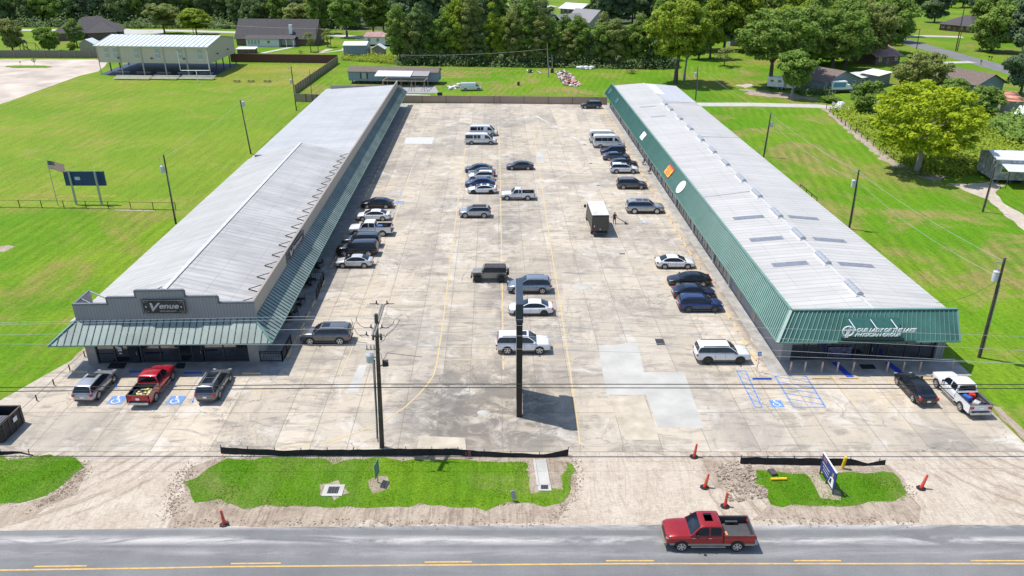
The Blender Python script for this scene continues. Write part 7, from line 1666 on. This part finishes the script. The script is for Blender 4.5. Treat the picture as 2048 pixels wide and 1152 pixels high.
mb = MB(); mb.poly([bd(.84+.05*math.cos(k*.785),.68+.13*math.sin(k*.785),.016) for k in range(8)]); mb.build('printed_face', mat('print_skin',(.4,.22,.16),.7), t)
mb = MB()
for r_,(u0,u1,hh) in enumerate(((.1,.62,.07),(.16,.6,.05),(.2,.56,.05))):
    u = u0
    while u < u1: mb.poly([bd(u,.52-.16*r_),bd(u+.025,.52-.16*r_),bd(u+.025,.52-.16*r_+hh),bd(u,.52-.16*r_+hh)]); u += .04
mb.build('lettering', M_WHITE, t); mb = MB()
for k in range(5): mb.poly([bd(.12+.05*k,.72),bd(.15+.05*k,.72),bd(.15+.05*k,.9),bd(.12+.05*k,.9)])
mb.build('printed_figures', mat('print_pink',(.45,.2,.2),.7), t)
mb = MB()
for v in (bd(.02,0,-.05),bd(.5,0,-.05),bd(.98,0,-.05)): mb.bar(Vector((v.x,v.y,0)),Vector((v.x,v.y,zt)),.09)
mb.bar(bd(.98,.3,-.05),Vector((bd(.98,0,-.05).x+1.1,bd(.98,0,-.05).y-.25,0)),.08); mb.build('post', M_DKG, t)
mb = MB(); mb.poly([bd(0,-.02,-.07),bd(0,1.02,-.07),bd(1,1.02,-.07),bd(1,-.02,-.07)]); mb.bar(bd(0,1.0,-.03),bd(1,1.0,-.03),.09,.05); mb.build('back_frame', M_WHITE, t)
# green small sign on the middle verge
p = g(756,966); t = thing('information_sign','narrow green and white sign on a post in the middle verge','sign', p); mb = MB(); mb.bar(p,p+Vector((0,0,.8)),.09); mb.build('post', M_STEEL, t)
mb = MB(); dd = Vector((.12,.8,0)); c = p+Vector((0,0,.7)); q = [c-dd*.55-Vector((.02,0,0)),c+dd*.55-Vector((.02,0,0)),c+dd*.55+Vector((.02,0,0)),c-dd*.55+Vector((.02,0,0))]; mb.hexa(q,[v+Vector((0,0,1.25)) for v in q]); mb.build('panel', mat('sign_teal',(.10,.2,.2),.5,0,.3,3), t)
mb = MB()
for k in range(5): z = .85+.22*k; mb.poly([c-dd*.45+Vector((-.03,0,z-.7)),c+dd*.45+Vector((-.03,0,z-.7)),c+dd*.45+Vector((-.03,0,z-.6)),c-dd*.45+Vector((-.03,0,z-.6))])
mb.build('lettering', M_WHITE, t)
# grey sign facing away near the verge end
p = g(1030,1003); t = thing('utility_marker','small leaning grey marker panel at the right end of the middle verge','marker', p); mb = MB(); mb.bar(p,p+Vector((-.1,0,.35)),.06); mb.build('post', M_STEEL, t); mb = MB(); mb.obox(p+Vector((-.12,0,.62)),.3,.05,.75,.3,0,0,-.2); mb.build('panel', mat('marker_grey',(.26,.3,.36),.5), t)
p = g(938,917); t = thing('marker_flags','cluster of pink survey lath and ribbons at the silt fence','marker', p); mb = MB()
for k in range(4): mb.bar(p+Vector((.12*k-.2,0,0)),p+Vector((.12*k-.2+random.uniform(-.1,.1),.05,.55+.1*(k%2))),.035)
mb.build('lath', mat('pink_lath',(.5,.12,.2),.7), t)
# yellow posts
p = g(1684,937); mb = MB(); mb.tube(p,p+Vector((.12,0,1.05)),.12,.12,10); mb.ball(p+Vector((.12,0,1.05)),.13,.13,.08,10,4); tag(mb.build('bollard', M_YLW, None, 40),'upright yellow post in front of the right silt fence','bollard')
p = g(1557,961); mb = MB(); mb.tube(p+Vector((-.6,0,.13)),p+Vector((.6,.05,.13)),.11,.11,10); tag(mb.build('fallen_post', M_YLW, None, 40),'yellow post lying on the grass of the right verge','post')
p = g(1545,947); mb = MB(); mb.obox(p+Vector((0,0,.12)),.5,.7,.14,.2); mb.obox(p+Vector((0,0,.2)),.44,.64,.04,.2); tag(mb.build('meter_box', M_DKG),'flat dark meter box lid on the right verge','meter box')
# broken concrete rubble
random.seed(9); mb = MB()
for i in range(700):
    u, v = random.random(), random.random(); x = 1425+u*75+v*25; y = 930+v*75-u*10
    if v > .5: x += 10
    q = g(x,y); s = random.uniform(.03,.16)*random.choice([1,1,1,1.6]); mb.obox(q+Vector((0,0,s*.2)),s,s*random.uniform(.5,1),s*.5,random.uniform(0,3),0,random.uniform(-.4,.4),random.uniform(-.4,.4))
tag(mb.build('rubble', mat('rubble',(.33,.27,.21),.95,0,.4,3)),'broken concrete and clods between the driveway and the right verge','rubble',None,'stuff')
mb = MB()
def clods(pts, n, w_, s0=.03, s1=.1):
    P = [g(*p) for p in pts]
    for i in range(n):
        k = random.randrange(len(P)-1); q = P[k].lerp(P[k+1],random.random())+Vector((random.gauss(0,w_),random.gauss(0,w_),0)); s = random.uniform(s0,s1); mb.obox(q+Vector((0,0,s*.2)),s,s*random.uniform(.5,1),s*.5,random.uniform(0,3),0,random.uniform(-.5,.5),random.uniform(-.5,.5))
clods([(380,935),(350,985),(345,1030)],600,.45); clods([(165,930),(150,960),(120,990),(60,1020)],500,.4); clods([(1150,918),(1142,990),(1110,1035)],400,.4); clods([(350,1045),(1100,1048)],260,.25,.04,.12); clods([(1500,1042),(1830,1045)],160,.25,.04,.12); clods([(400,915),(640,914)],120,.2); clods([(1800,960),(1832,1000)],90,.3)
tag(mb.build('dirt_clods', mat('clod',(.26,.20,.15),.95,0,.4,3)),'clods of brown dirt along the edges of the verges','dirt',None,'stuff')
# dumpster
p = g(-22,888); t = thing('dumpster','dark grey open dumpster with ribbed lid at the left edge of the lot','dumpster',(p.x,p.y,.03),R(4)); x,y = p.x,p.y
dm = mat('dumpster_grey',(.028,.03,.034),.6,0,.25,2); mb = MB()
x0,x1,y0,y1 = x-1.2,x+1.15,y+.1,y+3.1
for a_,b__ in (((x0,y0),(x1,y0)),((x1,y0),(x1,y1)),((x1,y1),(x0,y1)),((x0,y1),(x0,y0))):
    mb.bar((a_[0],a_[1],.85),(b__[0],b__[1],.85),.07,1.5)
mb.box(x0,y0,.1,x1,y1,.16); mb.build('body', dm, t); mb = MB()
for a_,b__ in (((x0,y0),(x1,y0)),((x1,y0),(x1,y1)),((x1,y1),(x0,y1)),((x0,y1),(x0,y0))): mb.bar((a_[0],a_[1],1.62),(b__[0],b__[1],1.62),.13,.09)
for k in range(4): mb.bar((x1+.06,y0+.3+.8*k,.15),(x1+.06,y0+.3+.8*k,1.55),.08)
for k in range(4): mb.bar((x0+.2+.65*k,y0-.06,.15),(x0+.2+.65*k,y0-.06,1.55),.08)
mb.build('rim', mat('dumpster_rim',(.09,.06,.05),.7,0,.3,4), t); mb = MB(); mb.box(x0,y0,1.68,x1,y0+1.4,1.73)
for k in range(9): mb.box(x0+.1+.25*k,y0+.03,1.73,x0+.2+.25*k,y0+1.36,1.77)
mb.build('lid', mat('lid_grey',(.09,.095,.1),.6), t); mb = MB(); mb.box(x1+.1,y0+1.6,.9,x1+.12,y0+2.1,1.3); mb.build('label_plate', M_WHITE, t)
# scoreboard, flag
b0, b1 = g(153,409), g(204,410.5); t = thing('scoreboard','blue scoreboard on two posts seen from behind','scoreboard',b0)
zt = topz(b0,143,345); zb_ = topz(b0,140,372)
for q,lab in ((b0,0),(b1,1)): mb = MB(); mb.bar(q,q+Vector((0,0,zt+.35)),.26,.22); mb.build('post', M_STEEL, t)
mb = MB(); mb.box(b0.x-1.0,b0.y+.15,zb_,b1.x+1.0,b0.y+.45,zt+.1); mb.build('panel', mat('scoreboard_blue',(.012,.045,.14),.5,0,.15), t); mb = MB(); mb.box(b0.x+.6,b0.y+.12,zb_+.9,b0.x+1.4,b0.y+.15,zb_+1.4); mb.build('label_plate', mat('plate_blue',(.4,.5,.6),.5), t)
fb = g(116,411); ft = topz(fb,95,320); t = thing('flagpole','thin flagpole with a flying American flag beside the scoreboard','flagpole',fb); mb = MB(); mb.tube(fb,fb+Vector((0,0,ft)),.06,.04,8); mb.ball(fb+Vector((0,0,ft+.08)),.09); mb.build('pole', M_STEEL, t)
fw, fh = 2.3, 1.25; mb = MB(); NX = 14
def fp(u,v,o=0): return fb+Vector((.06+fw*u, .12*math.sin(u*7)+o, ft-.1-fh*v-.35*u-.25*u*u))
for r_ in range(13):
    for k in range(NX): 
        m_ = 0 if r_%2 == 0 else 1
        if r_ < 7 and k < 6: m_ = 2
        mb.poly([fp(k/NX,r_/13),fp((k+1)/NX,r_/13),fp((k+1)/NX,(r_+1)/13),fp(k/NX,(r_+1)/13)],m_)
fl_ = mb.build('flag', [mat('flag_red',(.6,.02,.035),.8),M_WHITE,mat('flag_blue',(.02,.03,.12),.8)], t)
mb = MB()
for r_ in range(5):
    for k in range(6): c = fp((k+.5)/14,(r_+.7)/10.5,-.015); mb.obox(c,.05,.01,.05)
mb.build('star', M_WHITE, fl_)
# back lawn odds and ends
random.seed(21)
def heap(pts, n, mats, label, h=.9, s0=.25, s1=.9, name='rubbish_heap'):
    P = [g(*p) for p in pts]; c = sum(P,Vector())/len(P); mb = MB(); ms = mats
    for i in range(n):
        i_ = random.randrange(len(P)); a_ = P[i_].lerp(P[(i_+1)%len(P)],random.random()); q = c.lerp(a_,random.random()**.5); hh = h*max(.1,1-(q-c).length/((a_-c).length+.1)); s = random.uniform(s0,s1)
        if random.random() < .5: mb.ball(q+Vector((0,0,random.random()*hh+s*.2)),s*.6,s*.5,s*.35,7,5,random.randrange(len(ms)))
        else: mb.obox(q+Vector((0,0,random.random()*hh+s*.15)),s,s*.7,s*.35,random.uniform(0,3),random.randrange(len(ms)),random.uniform(-.4,.4),random.uniform(-.4,.4))
    tag(mb.build(name, ms), label, 'rubbish heap', None, 'stuff')
wb_ = mat('bag_white',(.6,.6,.58),.6,0,.2,3); pk = mat('scrap_pink',(.48,.33,.27),.8,0,.3,3)
heap([(1112,145),(1128,142),(1142,150),(1152,162),(1163,172),(1150,174),(1130,172),(1116,157)],420,[wb_,wb_,pk,mat('scrap_dark',(.08,.09,.11),.7),mat('scrap_orange',(.5,.14,.05),.7)],'long heap of white bags and pinkish debris on the back lawn',1.0,.3,.9)
heap([(1053,140),(1067,146),(1058,146)],16,[wb_,M_BLK],'small pile of white sheet and dark metal left of the lawn pole',.8,.4,1.0)
heap([(1076,145),(1083,149),(1079,149)],6,[wb_,pk],'tiny scrap bundle between the small pile and the lawn pole',.4,.3,.8)
heap([(895,176),(918,170),(916,178),(900,180)],12,[wb_],'white sheets on the ground behind the panel van',.3,.6,1.6)
heap([(1664,214),(1678,206),(1690,218),(1672,222)],12,[M_WHITE,wb_,M_STEEL],'fallen white metal sheets beside the dark bushy tree',.4,.7,1.9,'sheet_metal_pile')
heap([(1150,137),(1190,138),(1180,140)],14,[wb_,M_STEEL],'low strip of pale scrap at the foot of the tree line',.3,.6,1.8)
p = g(1037,171); mb = MB(); mb.box(-.35,-.3,0,.35,.3,.95); mb.box(-.38,-.33,.95,.38,.33,1.02); o = mb.build('wheeled_bin', mat('bin_green',(.03,.06,.05),.6)); o.location = p; tag(o,'small dark bin standing alone on the back lawn','bin')
p = g(1099,146); mb = MB(); mb.box(-.5,-.3,.1,.5,.3,1.0); mb.box(-.3,-.25,1.0,.5,.25,1.4); o = mb.build('wheeled_bin', mat('bin_green',(.03,.06,.05),.6)); o.location = p+Vector((.8,0,0)); tag(o,'dark green bin between the two poles on the back lawn','bin')
t_ = g(880,196); t = thing('trash_trailer','dark small utility trailer or grill beside the timber frame','grill', t_); mb = MB(); mb.box(t_.x-.6,t_.y-.4,.7,t_.x+.6,t_.y+.4,1.4); mb.build('body', M_BLK, t); 
for sx in (-.5,.5): mb = MB(); mb.bar((t_.x+sx,t_.y,0),(t_.x+sx,t_.y,.7),.08); mb.build('leg', M_DKG, t)
# play set behind the left fence
p = g(58,100); t = thing('play_set','wooden swing and slide play set behind the wooden fence','play set', p); mb = MB()
for a_ in ((-2.5,-1),(-2.5,1),(-.9,-1),(-.9,1)): mb.bar(p+Vector((a_[0],a_[1],0)),p+Vector((a_[0],a_[1],2.6)),.16)
mb.bar(p+Vector((-.9,0,2.5)),p+Vector((2.8,0,2.5)),.16); mb.bar(p+Vector((2.8,0,2.5)),p+Vector((3.3,-1.2,0)),.14); mb.bar(p+Vector((2.8,0,2.5)),p+Vector((3.3,1.2,0)),.14); mb.build('frame', M_WOOD, t)
mb = MB(); mb.hexa([p+Vector(v) for v in ((-2.8,-1.3,2.6),(-.6,-1.3,2.6),(-.6,1.3,2.6),(-2.8,1.3,2.6))],[p+Vector(v) for v in ((-1.8,-1.3,3.6),(-1.6,-1.3,3.6),(-1.6,1.3,3.6),(-1.8,1.3,3.6))]); mb.build('roof', M_SHINB, t); mb = MB(); mb.bar(p+Vector((-.9,-.3,1.3)),p+Vector((1.2,-1.6,.1)),.5,.08); mb.build('slide', M_DKG, t)
# mailboxes, street
for px,py,lb in ((1977,121,'left of the two dark mailboxes across the street'),(1982,122,'right of the two dark mailboxes across the street'),(1961,130,'single mailbox on the near side of the street')):
    p = g(px,py); t = thing('mailbox', lb, 'mailbox', p); mb = MB(); mb.bar(p,p+Vector((0,0,1.1)),.12); mb.build('post', M_WOOD, t); mb = MB(); mb.obox(p+Vector((0,0,1.3)),.35,.6,.35); mb.build('box', M_BLK, t)
sheet('grass_island', [(10,133),(30,131.5),(90,131.5),(105,134),(90,135.5),(25,135.5)], .12, M_ISLE, .2)
# patio furniture under the left awning
random.seed(6); i = 0
for u,v in ((1.0,12),(1.2,13.4),(.9,17.5),(1.2,19),(.8,8.6),(1.1,10),(1.0,22.5),(1.1,24)):
    p = fl(u,v,.05); t = thing('patio_chair','black metal patio chair in the shade under the left awning','chair', p, random.uniform(0,6), 'patio chairs under the left awning'); rz = t['_r']; M = Matrix.Translation(p)@Matrix.Rotation(rz,4,'Z')
    mb = MB(); c = M@Vector((0,0,.45)); mb.obox(c,.5,.5,.04,rz); mb.build('seat', M_BLK, t); mb = MB(); c = M@Vector((0,.24,.72)); mb.obox(c,.5,.04,.5,rz); mb.build('backrest', M_BLK, t)
    for a_ in ((-.22,-.22),(.22,-.22),(-.22,.22),(.22,.22)): mb = MB(); mb.bar(M@Vector((a_[0],a_[1],0)),M@Vector((a_[0],a_[1],.45)),.04); mb.build('leg', M_BLK, t)
for v in (12.7,18.2,23.2):
    p = fl(1.0,v,.05); t = thing('patio_table','small round black patio table in the shade under the left awning','table', p,0,'patio tables under the left awning'); mb = MB(); mb.tube(p+Vector((0,0,.7)),p+Vector((0,0,.74)),.4,.4,14); mb.build('table_top', M_BLK, t); mb = MB(); mb.tube(p,p+Vector((0,0,.7)),.05,.05,6); mb.tube(p,p+Vector((0,0,.04)),.25,.22,10); mb.build('leg', M_BLK, t)
for u,v,lb in ((-1.0,66,'nearer'),(-1.0,72,'further')):
    p = fr(u,v,.05); t = thing('patio_chair','%s dark chair by the wall under the green mansard'%lb,'chair', p, 1.2); mb = MB(); mb.obox(p+Vector((0,0,.45)),.5,.5,.05,1.2); mb.build('seat', M_BLK, t); mb = MB(); mb.obox(p+Vector((.2,.1,.75)),.06,.5,.5,.3); mb.build('backrest', M_BLK, t); mb = MB(); mb.bar(p,p+Vector((0,0,.45)),.08); mb.build('leg', M_BLK, t)
# ================================================================ person with a hand truck
p = g(1228.5,447.5); t = thing('person','person in dark clothes with bare arms holding a hand truck by the box truck','person', p)
def skinbody(verts, edges, radii, name, m, parent, sub=1):
    me = bpy.data.meshes.new(name); me.from_pydata([tuple(Vector(v)) for v in verts], edges, []); o = bpy.data.objects.new(name, me); COL.objects.link(o)
    sk = o.modifiers.new('s','SKIN')
    for i, r_ in enumerate(radii): me.skin_vertices[0].data[i].radius = (r_,r_)
    me.skin_vertices[0].data[0].use_root = True
    sb = o.modifiers.new('u','SUBSURF'); sb.levels = sub; sb.render_levels = sub; me.materials.append(m)
    dg = bpy.context.evaluated_depsgraph_get(); bpy.context.view_layer.update(); m2 = bpy.data.meshes.new_from_object(o.evaluated_get(dg)); bpy.data.objects.remove(o)
    m2.shade_smooth() if hasattr(m2,'shade_smooth') else None
    o = bpy.data.objects.new(name, m2); COL.objects.link(o); o.parent = parent; return o
V = [(0,0,.95),(0,0,1.15),(0,0,1.38),(0,0,1.48),(0,-.01,1.62),(0,0,1.72), (-.18,0,1.38),(-.26,-.04,1.12),(-.30,-.2,.98),(-.31,-.27,.97), (.18,0,1.38),(.27,0,1.12),(.38,-.06,.92),(.42,-.07,.88), (-.09,0,.88),(-.11,.02,.5),(-.12,0,.08),(-.12,-.16,.04), (.09,0,.88),(.13,-.03,.5),(.17,.02,.08),(.18,-.14,.04)]
E = [(0,1),(1,2),(2,3),(3,4),(4,5),(2,6),(6,7),(7,8),(8,9),(2,10),(10,11),(11,12),(12,13),(0,14),(14,15),(15,16),(16,17),(0,18),(18,19),(19,20),(20,21)]
Rr = [.15,.14,.16,.055,.095,.075,.065,.048,.036,.035,.065,.048,.036,.035,.1,.065,.045,.04,.1,.065,.045,.04]
for wrist, dx in ((9,-.01),(13,.03)):
    for k in range(5):
        b_ = V[wrist]; i0 = len(V); o_ = (-.03+.016*k) if k < 4 else .045
        V.append((b_[0]+o_,b_[1]-.045 if k < 4 else b_[1]-.01,b_[2]-.01)); V.append((b_[0]+o_+dx*.3,b_[1]-(.075+.01*(k%3)) if k < 4 else b_[1]-.04,b_[2]-.035)); E += [(wrist,i0),(i0,i0+1)]; Rr += [.011,.009]
skn = mat('skin_dark',(.16,.085,.055),.6)
skinbody(V,E,Rr,'body',skn,t,1)
V2 = [(0,0,.93),(0,0,1.15),(0,0,1.39),(-.19,0,1.38),(-.245,-.02,1.2),(.19,0,1.38),(.25,0,1.2)]; skinbody(V2,[(0,1),(1,2),(2,3),(3,4),(2,5),(5,6)],[.17,.16,.175,.085,.075,.085,.075],'shirt',mat('shirt_brown',(.09,.06,.045),.8),t,1)
V3 = [(0,0,.93),(-.09,0,.87),(-.11,.02,.55),(.09,0,.87),(.13,-.03,.55)]; skinbody(V3,[(0,1),(1,2),(0,3),(3,4)],[.175,.12,.09,.12,.09],'shorts',mat('shorts_brown',(.06,.045,.035),.8),t,1)
mb = MB(); mb.ball((0,.015,1.69),.1,.105,.085,10,6); q = mb.build('hair', M_BLK, None, 60); q.parent = t
mb = MB(); mb.ball((0,-.11,1.635),.014,.02,.02,6,4); mb.ball((-.035,-.098,1.66),.011); mb.ball((.035,-.098,1.66),.011); q = mb.build('face', mat('face_dark',(.05,.03,.025),.6)); q.parent = t
for s in (-.12,.18): mb = MB(); mb.hexa([(s-.05,-.2,0),(s+.05,-.2,0),(s+.05,.08,0),(s-.05,.08,0)],[(s-.045,-.18,.08),(s+.045,-.18,.08),(s+.045,.07,.1),(s-.045,.07,.1)]); q = mb.build('shoe', M_BLK); q.parent = t
h = p+Vector((.45,-.1,0)); t = thing('hand_truck','reddish metal hand truck tilted beside the standing person','hand truck', h); mb = MB()
for s in (-.2,.2): mb.bar(h+Vector((0,s,.9)),h+Vector((1.15,s,.2)),.045)
for k in (.0,.35,.7,1.0): mb.bar(h+Vector((1.15*k,-.2,.9-.7*k)),h+Vector((1.15*k,.2,.9-.7*k)),.04)
mb.build('frame', mat('truck_red',(.25,.06,.05),.5), t); mb = MB(); mb.obox(h+Vector((1.3,0,.28)),.06,.5,.4,0,0,0,.5); mb.build('toe_plate', M_STEEL, t)
for s in (-.28,.28): mb = MB(); mb.tube(h+Vector((1.15,s-.04,.14)),h+Vector((1.15,s+.04,.14)),.14,.14,12); mb.build('wheel', M_RUB, t)
